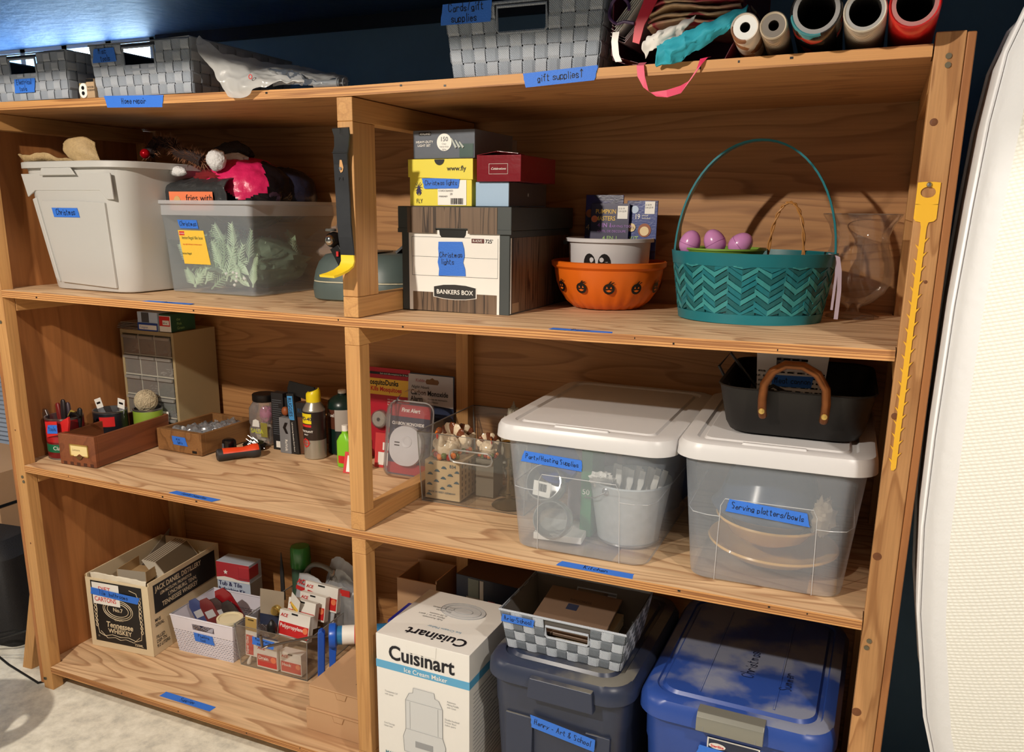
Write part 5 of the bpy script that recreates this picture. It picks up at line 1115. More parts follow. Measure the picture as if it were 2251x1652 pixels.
curved_plate(t, 'red_band', mat('bright red print', (206, 44, 44), .3), .0336, -PI/2-.25, .04, .098, .105); ring_text(t, 'PENETRANT', .0085, .0345, .082, -PI/2-.2, WHITE, .02); ring_text(t, 'SPRAY', .006, .0345, .073, -PI/2-.2, WHITE, .01)
mb = MB(); 
for z_ in (-1, 1): pass
mb = MB().lathe([(.0095, 0), (.0095, .0004), (.013, .0004), (.013, 0)], 20, (0, 0, 0), 'y'); mb.v = [((.0346)*math.cos(-PI/2-.25+v[0]/.0346), .0346*math.sin(-PI/2-.25+v[0]/.0346), .050+v[2]) for v in mb.v]; mb.build('target_ring', mat('red print', (206, 40, 40), .5), t)
curved_plate(t, 'target_line', mat('red print', (206, 40, 40), .5), .0346, -PI/2-.25, .032, .0493, .0507); curved_plate(t, 'target_line', mat('red print', (206, 40, 40), .5), .0346, -PI/2-.25, .0014, .034, .066)
t = T('fuel_canister', 'dark green camping fuel canister with a white cap behind the spray can', 'canister', (.722, .522, z3b))
MB().lathe([(0, .0), (.042, .0), (.046, .004), (.046, .145), (.042, .160), (.028, .172), (.014, .178), (.013, .183), (0, .183)], 40).build('cylinder', mat('dark green paint', (16, 40, 34), .3), t, smooth=True); MB().lathe([(0, .178), (.012, .178), (.0125, .19), (.011, .193), (0, .193)], 20).build('cap', WHITE, t, smooth=True)
MB().lathe([(.0461, .08), (.0465, .081), (.0465, .138), (.0461, .139)], 30, a0=-2.6, a1=-.3).build('brown_label', mat('brown label', (92, 52, 36), .4), t); MB().lathe([(.0466, .075), (.0469, .076), (.0469, .140), (.0466, .14)], 12, a0=-1.5, a1=-.6).build('white_label', mat('dull white label', (180, 172, 164), .5), t)
ring_text(t, 'Fuel', .015, .047, .118, -PI/2-.22, WHITE, .01)
t = T('bottle', 'lime green bottle half hidden behind the middle post', 'bottle', (.812, .400, z3b), 0)
MB().loft([rr(.045, .03, .01, 0), rr(.048, .032, .012, .01), rr(.048, .032, .012, .075), rr(.03, .024, .01, .092), rr(.018, .018, .008, .098), rr(.018, .018, .008, .105)]).build('bottle_body', mat('lime green plastic', (126, 196, 40), .35), t, smooth=True); MB().lathe([(0, .105), (.009, .105), (.009, .122), (0, .122)], 16).build('cap', WHITE, t); plate(t, 'red_print', -.014, .016, .012, .034, mat('red print', (206, 40, 40), .5), -.0162)
# blister packs
def card(label, x, y, w, h, m_, rz=0, rx=.06, name='blister_pack', cat='packet'):
    t = T(name, label, cat, (x, y, zt(3, x)+.001), rz, None, rx=-rx); MB().box(0, w, 0, .0015, 0, h).build('card', m_, t, bevel=.0004); return t
CRED = mat('crimson card', (178, 26, 46), .35)
t = card('red card pack of mosquito rings seen beside the middle post', .800, .520, .150, .270, CRED, 0)
plate(t, 'yellow_band', .0, .147, .190, .238, mat('yellow label', (244, 200, 72), .5)); text(t, 'MosquitoDunks', .0215, (-.002+.004, -.0014, .2195), INK, off=.03, sx=.80); text(t, 'Kills Mosquitoes', .0185, (.018, -.0014, .201), mat('red print', (206, 40, 40), .5), off=.03, sx=.86)
plate(t, 'black_band', .002, .146, .250, .257, BLACK); text(t, 'Each dunk kills mosquitoes for 30 days', .006, (.050, -.0014, .2515), WHITE)
text(t, 'kills mosquito larvae in water\nsafe for pets and fish\nfor ponds and bird baths\ncontrols larvae naturally', .0065, (.076, -.001, .176), WHITE, sx=.9)
DK = mat('grey pressed ring', (170, 164, 152), .9, var=.12, vscale=120)
for dx in (.056, .106):
    MB().lathe([(.006, -.018), (.020, -.018), (.024, -.014), (.024, -.004), (.006, -.004)], 28, (dx, 0, .118), 'y').build('grey_ring', DK, t, smooth=True); MB().lathe([(0, -.021), (.022, -.021), (.027, -.016), (.028, -.001)], 28, (dx, 0, .118), 'y').build('bubble', clearmat('clear bubble', (235, 225, 225), .85, .05, .2), t, smooth=True)
t = card('small red and white hardware pack in front of the mosquito rings', .885, .435, .080, .100, mat('red white print', (206, 70, 70), .3), 0, .12)
plate(t, 'white_panel', .012, .07, .008, .045, WHITE); plate(t, 'white_oval', .026, .056, .052, .074, WHITE); MB().lathe([(.009, -.006), (.013, -.006), (.013, -.001), (.009, -.001)], 20, (.055, 0, .094), 'y').build('steel_ring', METAL, t, smooth=True)
t = card('small red and white pack seen left of the middle post', .838, .345, .060, .060, mat('red white print', (206, 70, 70), .3), .1, .3)
plate(t, 'white_stripe', .01, .03, .004, .05, WHITE)
KC = mat('grey white card', (196, 194, 200), .4)
t = card('white and navy carbon monoxide alarm pack standing at the back', .944, .520, .150, .265, mat('navy card', (40, 48, 72), .35), 0)
pl = MB().prism([(.002, .262), (.146, .262), (.149, .172), (.001, .182)], -.0014, -.0006); pl.build('white_panel', KC, t)
text(t, 'Kidde', .013, (.026, -.002, .241), mat('dull red print', (176, 80, 80), .5)); text(t, 'Night Hawk', .012, (.012, -.002, .222), INK, shear=.2); text(t, 'Carbon Monoxide', .0205, (.010, -.002, .203), INK, off=.02, sx=.80); text(t, 'Alarm', .0205, (.010, -.002, .184), INK, off=.02, sx=.80); text(t, 'Alarma de monoxido\nde carbono', .0075, (.066, -.002, .191), INK)
MB().prism([(.062, .236), (.098, .236), (.102, .243), (.098, .250), (.088, .250), (.080, .255), (.072, .250), (.062, .250), (.058, .243)], -.0022, -.0016).build('hang_hole', mat('hang hole tan', (130, 92, 56), .6), t)
t = card('red and blue carbon monoxide alarm in a clear shell leaning in front', .948, .400, .132, .200, mat('slate blue card', (58, 66, 92), .3), .0, .16)
plate(t, 'red_top', .004, .128, .164, .198, mat('brick red print', (176, 50, 58), .35)); text(t, 'First Alert', .0155, (.036, -.0016, .178), WHITE, off=.03, shear=.15, sx=.9); plate(t, 'navy_panel', .004, .128, .130, .163, mat('navy card', (40, 48, 72), .35)); text(t, 'CARBON MONOXIDE', .0115, (.008, -.0016, .141), WHITE, off=.04, sx=.9); plate(t, 'red_base', .002, .130, .004, .034, mat('brick red print', (176, 50, 58), .35))
MB().loft([rr(.10, .11, .045, 0, 8), rr(.104, .114, .048, .006, 8), rr(.10, .11, .045, .018, 8)]).xf(Matrix.Translation((.064, -.001, .085)) @ Matrix.Rotation(PI/2, 4, 'X')).build('white_alarm', mat('white alarm plastic', (216, 218, 222), .35), t, smooth=True)
MB().box(.030, .046, -.0196, -.0188, .092, .095).box(.030, .046, -.0196, -.0188, .084, .087).build('vent_slot', BLACK, t); MB().lathe([(.010, -.0195), (.016, -.021), (.017, -.0185)], 20, (.068, 0, .098), 'y').build('button', mat('white alarm plastic', (216, 218, 222), .35), t, smooth=True)
sh_ = MB().loft([rr(.140, .215, .028, 0, 6, .066, .1), rr(.134, .209, .026, .020, 6, .066, .1), rr(.116, .19, .02, .030, 6, .066, .1)], False, True); sh_.xf(Matrix.Rotation(PI/2, 4, 'X')); sh_.build('clear_shell', clearmat('clear bubble', (235, 225, 225), .85, .05, .2), t, smooth=True)
sh_ = MB().tube(rr(.140, .215, .028, 0, 6, .066, .1), .0022, 6, closed=True); sh_.xf(Matrix.Rotation(PI/2, 4, 'X')); sh_.build('shell_edge', clearmat('shell edge', (230, 230, 230), .35, .1, .3), t, smooth=True)
t = T('clear_shell', 'empty rounded clear plastic shell behind the red and blue alarm', 'plastic shell', (.975, .425, zt(3, 1)+.001))
sh_ = MB().loft([rr(.118, .25, .058, 0, 8, .055, .12), rr(.112, .244, .055, .022, 8, .055, .12)], False, False); sh_.xf(Matrix.Rotation(PI/2, 4, 'X')); sh_.build('shell', clearmat('clear bubble', (235, 225, 225), .85, .05, .2), t, smooth=True)
# ------------------------------------------------------------------ third shelf, right
z3r = zt(3, 1.2)+.0006
ACR = clearmat('clear acrylic', (220, 222, 220), .97, .03, .05); ACE = clearmat('acrylic edge', (190, 192, 190), .35, .1, .3)
def acrylic_bin(label, x, y, z, w0, w1, d, h, rz, handle=True):
    t = T('clear_bin', label, 'bin', (x, y, z), rz)
    f = (w1-w0)/2; R_ = lambda k, z_: [(f*(1-z_/h)+k, k+f*(1-z_/h)*.6, z_), (w1-f*(1-z_/h)-k, k+f*(1-z_/h)*.6, z_), (w1-f*(1-z_/h)-k, d-k, z_), (f*(1-z_/h)+k, d-k, z_)]
    MB().loft([R_(0, 0), R_(0, h), R_(.0025, h), R_(.0025, .003)], True, True).build('bin_wall', ACR, t)
    MB().tube(R_(.001, h), .0018, 6, closed=True).build('rim_edge', ACE, t, smooth=True); MB().tube(R_(.001, .001), .0022, 6, closed=True).build('base_edge', ACE, t, smooth=True)
    up = MB()
    for a, b in zip(R_(0.001, 0), R_(0.001, h)): up.tube([a, b], .0014, 6)
    up.build('corner_edge', ACE, t, smooth=True)
    if handle:
        hz_, hw_ = h*.72, .045
        MB().tube([(w1/2+hw_*sx_+.014*math.cos(a)*1, -.001+f*(1-hz_/h)*.6, hz_+.016*math.sin(a)) for sx_, a in [(1, -PI/2), (1, -PI/4), (1, 0), (1, PI/4), (1, PI/2), (-1, PI/2), (-1, 3*PI/4), (-1, PI), (-1, 5*PI/4), (-1, 3*PI/2)]], .0024, 6, closed=True).build('handle_rim', ACE, t, smooth=True)
    return t
acrylic_bin('clear acrylic bin of turkeys and candlesticks, right of the middle post on the third shelf', 1.138, .240, z3r, .282, .300, .325, .182, 0)
NB = mat('cream printed card', (206, 182, 144), .55)
t = T('printed_box', 'small cream box with rows of blue hedgehog prints and 834, inside the clear acrylic bin', 'box', (1.150, .258, z3r+.004), .02)
MB().box(0, .098, 0, .135, 0, .102).build('carton', NB, t, bevel=.0012)
BP = mat('blue grey print', (62, 94, 110), .5); fr = MB()
def hedge(x, z, s=.0075):
    P_ = [(x-s, z-s*.3)]+[(x+s*(1.0 if i % 2 else .72)*math.cos(PI-PI*i/10), z-s*.3+s*(1.0 if i % 2 else .72)*math.sin(PI*i/10)) for i in range(1, 10)]+[(x+s, z-s*.3)]; P_ = [(max(.001, min(.097, a)), max(.001, min(.101, b))) for a, b in P_]; fr.prism(P_, -.0010, -.0004)
for i in range(7):
    for j in range(5):
        x, z = -.01+.0195*i+.002*j, .004+.0155*i*.62+.0275*j-.02*(j % 2)*0-.03
        if .006 < x < .092 and .005 < z < .098 and not (z > .078 and x > .062) and not (.012 < z < .026 and .010 < x < .090): hedge(x, z)
fr.build('hedgehog_prints', BP, t); text(t, '834', .012, (.070, -.0008, .087), BP, off=.01); text(t, 'MADE IN WEST-GERMANY', .0068, (.010, -.0008, .017), BP, off=.01, sx=.95)
sdp = MB()
for i in range(6):
    for j in range(6): sdp.box(.0984, .0989, .012+.02*i, .018+.02*i, .006+.016*j, .015+.016*j)
sdp.build('side_prints', mat('brown print', (120, 100, 76), .5), t)
CER = [mat('glazed %s' % n_, c, .15, coat=.5, bump=.6, bscale=70) for n_, c in (('cream', (222, 204, 176)), ('brown', (110, 60, 36)), ('red', (170, 34, 24)), ('orange', (210, 112, 40)), ('green', (100, 110, 60)))]
def turkey(label, x, y, z, s, rz):
    t = T('turkey_figurine', label, 'figurine', (x, y, z), rz)
    blob((0, 0, .030*s), (.032*s, .030*s, .030*s), 28, 20, .10, 40, 3, flat=0).build('body', CER[0], t, smooth=True)
    for k in range(7):
        a = PI*(k+.5)/7; mb = blob((.030*s*math.cos(a), .022*s, .040*s+.030*s*math.sin(a)), (.013*s, .005*s, .015*s), 12, 8, .1, 20, k); mb.build('tail_feather', CER[1] if k % 2 else CER[0], t, smooth=True)
    MB().tube([(.004*s, -.024*s, .040*s), (.010*s, -.034*s, .056*s), (.006*s, -.034*s, .072*s)], [.009*s, .007*s, .0075*s], 10).build('neck', CER[0], t, smooth=True)
    blob((.006*s, -.036*s, .076*s), (.0085*s, .010*s, .009*s), 14, 10, .05).build('head', CER[1], t, smooth=True)
    MB().tube([(.006*s, -.045*s, .076*s), (.006*s, -.052*s, .073*s)], [.003*s, .0006], 8).build('beak', CER[3], t, smooth=True); blob((.008*s, -.046*s, .066*s), (.003*s, .003*s, .008*s), 10, 8, 0).build('wattle', CER[2], t, smooth=True)
    rnd = random.Random(int(x*1000))
    for k in range(9):
        a = -PI+PI*k/8; c = CER[2+(k % 3)]; blob((.031*s*math.cos(a), .029*s*math.sin(a), .008*s+.004*s*(k % 2)), (.008*s, .006*s, .008*s), 10, 8, .1, 20, k).build('fruit', c, t, smooth=True)
    for sg in (-1, 1): blob((sg*.026*s, -.004*s, .034*s), (.008*s, .018*s, .014*s), 14, 10, .15, 20, sg+4).build('wing', CER[0], t, smooth=True)
turkey('largest glazed turkey figurine on the front of the cream hedgehog box', 1.196, .292, z3r+.107, 1.05, -.2)
turkey('glazed turkey figurine behind the largest one on the cream box', 1.205, .355, z3r+.107, .85, .3)
turkey('glazed turkey figurine behind the bin handle, right of the cream hedgehog box', 1.286, .350, z3r+.105, .72, .5)
blk = MB().box(1.262, 1.312, .325, .385, 0, .10); o = blk.build('cardboard_box', mat('dim grey wrap', (120, 112, 98), .7), None, bevel=.001); o.location = (0, 0, z3r+.0042); tagged(o, 'small grey box under the turkey figurine at the middle of the clear acrylic bin', 'box')
PEW = mat('tarnished brass', (118, 104, 76), .3, .75)
def candlestick(label, x, y, h):
    t = T('candlestick', label, 'candlestick', (x, y, z3r+.0042))
    k = h/.17
    MB().lathe([(0, .0), (.040, .0), (.042, .002), (.036, .008), (.016, .014), (.007, .020), (.006, .03*k), (.010, .035*k), (.005, .04*k), (.0035, .07*k), (.006, .095*k), (.009, .10*k), (.004, .106*k), (.004, .125*k), (.010, .13*k), (.012, .14*k), (.013, .155*k), (.015, .158*k), (.018, .168*k), (.019, .170*k), (.010, .166*k), (.009, .155*k), (0, .155*k)], 32).build('stem', PEW, t, smooth=True)
    MB().lathe([(.0095, .1675*k), (.0188, .1708*k), (.0185, .1712*k), (.0095, .168*k)], 28).build('cup_lip', mat('bright brass', (220, 190, 110), .2, .9), t, smooth=True)
candlestick('tarnished brass candlestick at the front right of the clear acrylic bin', 1.368, .292, .165)
candlestick('tarnished brass candlestick left of the front one in the clear acrylic bin', 1.332, .392, .172)
t = T('bottle', 'small clear bottle with a white cap standing in the clear acrylic bin', 'bottle', (1.352, .470, z3r+.0042))
MB().lathe([(0, 0), (.027, 0), (.029, .003), (.029, .14), (.024, .158), (.013, .168), (.013, .178), (0, .178)], 28).build('glass', clearmat('bottle glass', (222, 226, 224), .8, .04, .2), t, smooth=True); MB().lathe([(0, .178), (.0155, .178), (.0158, .18), (.0158, .2), (.014, .203), (0, .203)], 24).build('cap', WHITE, t, smooth=True)
NEWS = wood('newsprint', (182, 176, 158), (118, 114, 104), (140, 140, 300), 3, amount=.6, seed=31)
for i, (x, y, h, r3, lb) in enumerate(((1.300, .480, .20, (.034, .03, .10), 'tall newspaper-wrapped object at the back of the clear acrylic bin'), (1.402, .345, .12, (.028, .035, .062), 'newspaper-wrapped object at the right end of the clear acrylic bin'))):
    t = T('wrapped_parcel', lb, 'parcel', (x, y, z3r+.0042)); blob((0, 0, h/2), (r3[0], r3[1], h/2), 26, 22, .28, 26, i+60, flat=0).build('newspaper', NEWS, t, smooth=True)
# lidded translucent bins
FROST = clearmat('frosted bin plastic', (228, 240, 255), .73, .25, .08); LIDW = mat('white lid plastic', (206, 205, 206), .35)
FROSTE = clearmat('frosted moulded line', (232, 234, 238), .25, .2, .2)
def lidded_bin(label, cx_, y0_, z, w0, w1, d0, d1, h, wl, dl, rz=0, zlid=.036):
    """origin at base front centre"""
    t = T('storage_bin', label, 'storage bin', (cx_, y0_, z), rz)
    cy_ = d0/2; mb = MB(); R_ = lambda w, d, r, z_: rr(w, d, r, z_, 7, 0, cy_)
    rings = [R_(w0-.02, d0-.02, .03, 0), R_(w0-.004, d0-.004, .038, .004), R_(w0, d0, .042, .012)]
    for k in range(1, 7): q = k/6; rings.append(R_(w0+(w1-w0)*q, d0+(d1-d0)*q, .042+.012*q, .012+(h-zlid-.012)*q))
    mb.loft(rings, True, False); mb.build('body', FROST, t, smooth=True)
    fy_ = lambda z_: cy_-(d0+(d1-d0)*z_/h)/2-.0012; hw_ = lambda z_: (w0+(w1-w0)*z_/h)/2-.045
    pw = .092; zt_ = .178
    ln = MB().tube([(-pw, fy_(.004), .004), (-pw*.98, fy_(.1), .10), (-pw*.96, fy_(zt_-.015), zt_-.015), (-pw*.88, fy_(zt_), zt_), (pw*.88, fy_(zt_), zt_), (pw*.96, fy_(zt_-.015), zt_-.015), (pw*.98, fy_(.1), .10), (pw, fy_(.004), .004)], .0009, 5)
    for s in (-1, 1): zz_ = .140; ln.tube([(s*pw*.97, fy_(zz_), zz_), (s*hw_(zz_), fy_(zz_), zz_), (s*(hw_(zz_)+.03), fy_(zz_)+.010, zz_), (s*(hw_(zz_)+.043), fy_(zz_)+.04, zz_), (s*(hw_(zz_)+.0445), fy_(zz_)+.3, zz_)], .0009, 5)
    ln.build('moulded_line', FROSTE, t, smooth=True)
    L0 = h-zlid; mb = MB(); Q = lambda k, r, z_: rr(wl-k, dl-k, r, z_, 7, 0, cy_)
    mb.loft([Q(.012, .05, L0-.002), Q(.0, .055, L0), Q(.004, .054, L0+.022), Q(.014, .05, L0+.031), Q(.03, .044, L0+.034), Q(.072, .028, L0+.034), Q(.080, .026, L0+.029), Q(.098, .02, L0+.029), Q(.106, .018, L0+.0335)], True, True)
    mb.build('lid', LIDW, t, smooth=True)
    MB().loft([rr(.12, .012, .004, L0+.0335, 3, -.0, cy_-dl/2+.026), rr(.115, .008, .003, L0+.0375, 3, -.0, cy_-dl/2+.026)], False, True).build('lid_ridge', LIDW, t, smooth=True)
    return t, fy_
zb1 = zt(3, 1.63)+.0006
t, fy1 = lidded_bin('clear lidded bin labelled Party/Hosting Supplies on the third shelf', 1.630, .060, zb1, .300, .345, .470, .505, .285, .395, .525, .0)
tape(t, (-.058, fy1(.205)-.002, .212), .132, .024, (1, 0, 0), (0, 0, 1), 'Party/Hosting Supplies', .0135, -.04, tx=-.062)
zb2 = zt(3, 2.02)+.0006
t, fy2 = lidded_bin('clear lidded bin labelled Serving platters/bowls at the right end of the third shelf', 2.010, .062, zb2, .292, .338, .470, .500, .290, .370, .52, .03)
tape(t, (-.001, fy2(.167)-.002, .162), .150, .026, (1, 0, 0), (0, 0, 1), 'Serving platters/bowls', .013, -.06, tx=-.066)
# contents of the party bin
GAL = mat('galvanised steel', (206, 214, 220), .4, .25, var=.18, vscale=55)
t = T('metal_bucket', 'galvanised metal bucket of plastic cutlery inside the party supplies bin', 'bucket', (1.700, .205, zb1+.006))
MB().lathe([(0, 0), (.066, 0), (.068, .004), (.090, .136), (.092, .138), (.092, .142), (.089, .141), (.066, .006), (0, .004)], 44).build('pail', GAL, t, smooth=True); MB().lathe([(.068, 0), (.070, .002), (.0695, .006)], 40).build('base_hoop', METAL, t, smooth=True)
blob((-.030, -.082, .128), (.010, .005, .010), 14, 10, 0).build('handle_lug', METAL, t, smooth=True); MB().tube([(-.030, -.088, .128), (-.055, -.086, .112), (-.085, -.06, .10), (-.097, 0, .096)], .0016, 6).build('bail', METAL, t, smooth=True)
rnd = random.Random(6)
for k in range(14):
    t = T('plastic_fork', 'white plastic cutlery handle fanned in the galvanised bucket, one of the indistinguishable bunch', 'cutlery', (1.700-.030+.006*k, .180+rnd.uniform(-.02, .03), zb1+.06), 0, 'cutlery in the metal bucket', rx=rnd.uniform(-.1, .1), ry=.10+.02*k-.1)
    MB().loft([rr(.006, .002, .001, 0, 2), rr(.006, .002, .001, .07, 2), rr(.014, .003, .001, .09, 2), rr(.012, .002, .001, .118, 2)]).build('handle', WHITE, t, smooth=True)
t = T('napkin', 'crumpled white napkin at the left of the cutlery in the metal bucket', 'napkin', (1.652, .150, zb1+.140)); blob((0, 0, .01), (.026, .018, .018), 20, 14, .4, 30, 9).build('napkin_fold', WHITE, t, smooth=True)
for i, (x, y, z_, rx_, lb) in enumerate(((1.560, .118, .055, 1.25, 'lower clear glass bowl lying with its mouth to the front in the party bin'), (1.535, .135, .125, 1.1, 'upper clear plastic bowl with a white price label in the party bin'))):
    t = T('glass_bowl', lb, 'bowl', (x, y, zb1+z_), 0, None, rx=rx_)
    MB().lathe([(0, -.02), (.024, -.02), (.040, .0), (.044, .03), (.040, .045), (.038, .045), (.041, .03), (.036, .0), (.022, -.017), (0, -.017)], 36).build('bowl', clearmat('bowl glass', (226, 230, 226), .7, .04, .3), t, smooth=True)
t = T('price_label', 'white bar code label on the upper clear bowl in the party bin', 'label', (1.512, .090, zb1+.115), 0, None, ry=.1); MB().box(0, .040, 0, .001, 0, .034).build('label', WHITE, t); barcode(t, .012, .012, .018, .018, -.001)
t = T('plate_pack', 'pack of deep blue paper plates behind the clear bowls in the party bin', 'plates', (1.545, .175, zb1+.160), 0, None, rx=.9); MB().lathe([(0, 0), (.035, 0), (.048, .008), (.048, .02), (.034, .012), (0, .012)], 36).build('plates', mat('royal blue card', (40, 66, 140), .5), t, smooth=True)
t = T('green_box', 'upright narrow green box in the middle of the party bin', 'box', (1.598, .165, zb1+.006), -.05); MB().box(0, .026, 0, .08, 0, .200).build('carton', mat('leaf green card', (58, 130, 84), .5), t, bevel=.001); text(t, '50', .018, (.004, -.001, .10), WHITE)
t = T('paper_pack', 'pack of white napkins lying at the bottom left of the party bin', 'napkins', (1.510, .105, zb1+.005), .1); MB().box(0, .11, 0, .10, 0, .016).build('napkins', WHITE, t, bevel=.002)
t = T('gift_tin', 'pale grey printed carton at the back left of the party bin', 'box', (1.535, .26, zb1+.006), 0); MB().box(0, .09, 0, .10, 0, .20).build('carton', mat('grey pink card', (150, 140, 146), .5), t, bevel=.002)
t = T('navy_cloth', 'dark navy bundle at the back of the party bin', 'bundle', (1.72, .40, zb1+.006)); blob((0, 0, .11), (.085, .09, .11), 28, 20, .2, 20, 14, flat=0).build('bundle', mat('navy cloth', (40, 52, 84), .8), t, smooth=True)
# contents of the platter bin
YC = mat('yellow glazed ware', (226, 176, 92), .25, coat=.4); NV = mat('slate blue glazed ware', (52, 70, 98), .25, coat=.3)
def dish(label, x, y, z_, r, h, m_, rx=0., ry=0., name='serving_bowl', inv=False):
    t = T(name, label, 'dish', (x, y, z_), 0, None, rx=rx, ry=ry)
    p = [(0, 0), (r*.45, 0), (r*.48, .002), (r*.72, h*.35), (r*.86, h*.85), (r*.97, h), (r, h+.004), (r*.985, h+.008), (r*.93, h+.004), (r*.82, h*.92), (r*.68, h*.45), (r*.44, .006), (0, .005)]
    if inv: p = [(a, h+.008-b) for a, b in p]
    MB().lathe(p, 56).build('dish', m_, t, smooth=True); return t
dish('largest yellow serving platter, lowest of the dishes in the platters bin', 2.010, .205, zb2+.014, .132, .030, YC, ry=.03, name='serving_platter')
dish('yellow serving bowl stacked on the platter in the platters bin', 1.998, .205, zb2+.050, .108, .045, YC, ry=.04)
dish('smaller slate bowl nested in the yellow serving bowl in the platters bin', 1.998, .205, zb2+.066, .096, .042, mat('taupe glazed ware', (150, 112, 92), .25), ry=.04)
dish('large slate blue bowl turned upside down on top in the platters bin', 1.995, .225, zb2+.112, .118, .115, NV, ry=.04, inv=True)
t = T('paper_wad', 'crumpled brown paper beside the dishes at the right of the platters bin', 'paper', (2.105, .16, zb2+.13)); blob((0, 0, 0), (.022, .04, .035), 20, 16, .4, 30, 19).build('wad', mat('pale kraft paper', (178, 160, 136), .8), t, smooth=True)
# roasting pan
IRON = mat('worn dark iron', (20, 16, 13), .5, .1, var=.35, vscale=12)
zp = zb2+.2885
t = T('roasting_pan', 'worn black roasting pan with a brown loop handle on the platters bin', 'pan', (2.028, .300, zp), .03)
mb = MB(); mb.loft([rr(.22, .29, .03, 0), rr(.245, .32, .045, .004), rr(.262, .34, .05, .02), rr(.290, .385, .055, .096), rr(.296, .391, .057, .098), rr(.292, .387, .055, .1), rr(.284, .378, .052, .097), rr(.256, .334, .046, .02), rr(.23, .3, .04, .008)]); mb.build('pan_body', IRON, t, smooth=True)
CB = mat('heat browned copper handle', (124, 74, 38), .28, .7, var=.45, vscale=40)
hp = [(-.054, -.195, .050), (-.055, -.206, .060), (-.056, -.212, .085), (-.054, -.217, .115), (-.040, -.222, .142), (-.018, -.225, .156), (.012, -.225, .156), (.038, -.222, .142), (.055, -.217, .115), (.058, -.212, .085), (.057, -.206, .060), (.056, -.195, .050)]
MB().tube(hp, .0085, 12).build('loop_handle', CB, t, smooth=True)
for x in (-.055, .057): MB().lathe([(0, -.003), (.005, -.002), (.006, .0), (.0, .001)], 14, (x, -.216, .062), 'y').build('rivet', mat('brass', (206, 172, 96), .35, .7), t, smooth=True)
t = T('wire_rack', 'black wire roasting rack leaning in the left of the pan', 'rack', (1.935, .30, zp+.05), .1, None, ry=-.35)
rk = MB(); [rk.tube([(.0, -.09+.018*k, .01), (.05, -.09+.018*k, .02), (.07, -.09+.018*k, .0)], .0022, 6) for k in range(9)]; rk.tube([(-.0, -.095, .01), (.0, .09, .01)], .003, 6); rk.build('wires', BLACK, t, smooth=True)
MB().tube([(-.03, -.05, .0), (-.045, -.05, .085), (-.015, -.05, .105), (.015, -.05, .02)], .0032, 8).build('rack_handle', BLACK, t, smooth=True)
WB = mat('white basket plastic', (226, 226, 230), .4)
def slot_wall(parent, o, r, u, w0, w1, h, nx, nz, fill, name, m_, solid_top=.2, cut=None, brick=True, th=.0018):
    """plastic wall with real slots, o = bottom centre"""
    o, r, u = Vector(o), Vector(r).normalized(), Vector(u).normalized(); mb = MB()
    def P(a, b): wid = w0+(w1-w0)*b/h; return o+r*((a-.5)*wid)+u*b
    hz_ = h*(1-solid_top); nr = nz; vs = {}
    def quad(a0, a1, b0, b1):
        if a1-a0 < 1e-6 or b1-b0 < 1e-6: return
        mb.add([P(a0, b0), P(a1, b0), P(a1, b1), P(a0, b1)], [(0, 1, 2, 3)])
    rh_ = hz_/nr
    for j in range(nr):
        b0, b1 = j*rh_, (j+1)*rh_; s0, s1 = b0+rh_*(1-fill)/2, b1-rh_*(1-fill)/2; off = .5/nx if (j % 2 and brick) else 0
        quad(0, 1, b0, s0); quad(0, 1, s1, b1); x = 0
        edges = [max(0, min(1, (i+e_)/nx+off)) for i in range(-1, nx+1) for e_ in (.12, .88)]
        for i in range(0, len(edges), 2):
            quad(x, edges[i], s0, s1) if edges[i] > x else None; x = max(x, edges[i+1])
        quad(x, 1, s0, s1)
    if cut:
        c0, c1, d0, d1 = cut; quad(0, c0, hz_, h); quad(c1, 1, hz_, h); quad(c0, c1, hz_, d0); quad(c0, c1, d1, h)
    else: quad(0, 1, hz_, h)
    return mb.build(name, m_, parent, solid=th)
zq = zp+.0095
t = T('pierced_basket', 'white pierced plastic basket labelled Meat standing in the roasting pan', 'basket', (2.012, .315, zq), .03)
h_ = .176-.02
for o_, r_d, n_, w_a, w_b, nx_, ct in (((0, -.075, 0), (1, 0, 0), (0, -.05, 1), .120, .140, 7, (.28, .72, h_*.74, h_*.86)), ((0, .075, 0), (-1, 0, 0), (0, .05, 1), .120, .140, 7, None), ((.060, 0, 0), (0, 1, 0), (.06, 0, 1), .15, .166, 9, None), ((-.060, 0, 0), (0, -1, 0), (-.06, 0, 1), .15, .166, 9, None)):
    slot_wall(t, o_, r_d, n_, w_a, w_b, h_, nx_, 11, .42, 'pierced_wall', WB, .30, ct)
MB().box(-.058, .058, -.073, .073, 0, .002).build('base', WB, t); MB().tube([(-.070, -.083, h_), (.070, -.083, h_), (.070, .083, h_), (-.070, .083, h_)], .003, 6, closed=True).build('rim', WB, t, smooth=True)
tape(t, (.004, -.080, .086), .078, .024, (1, 0, 0), (0, -.05, 1), 'Meat cannon', .013, .02, tx=-.030)
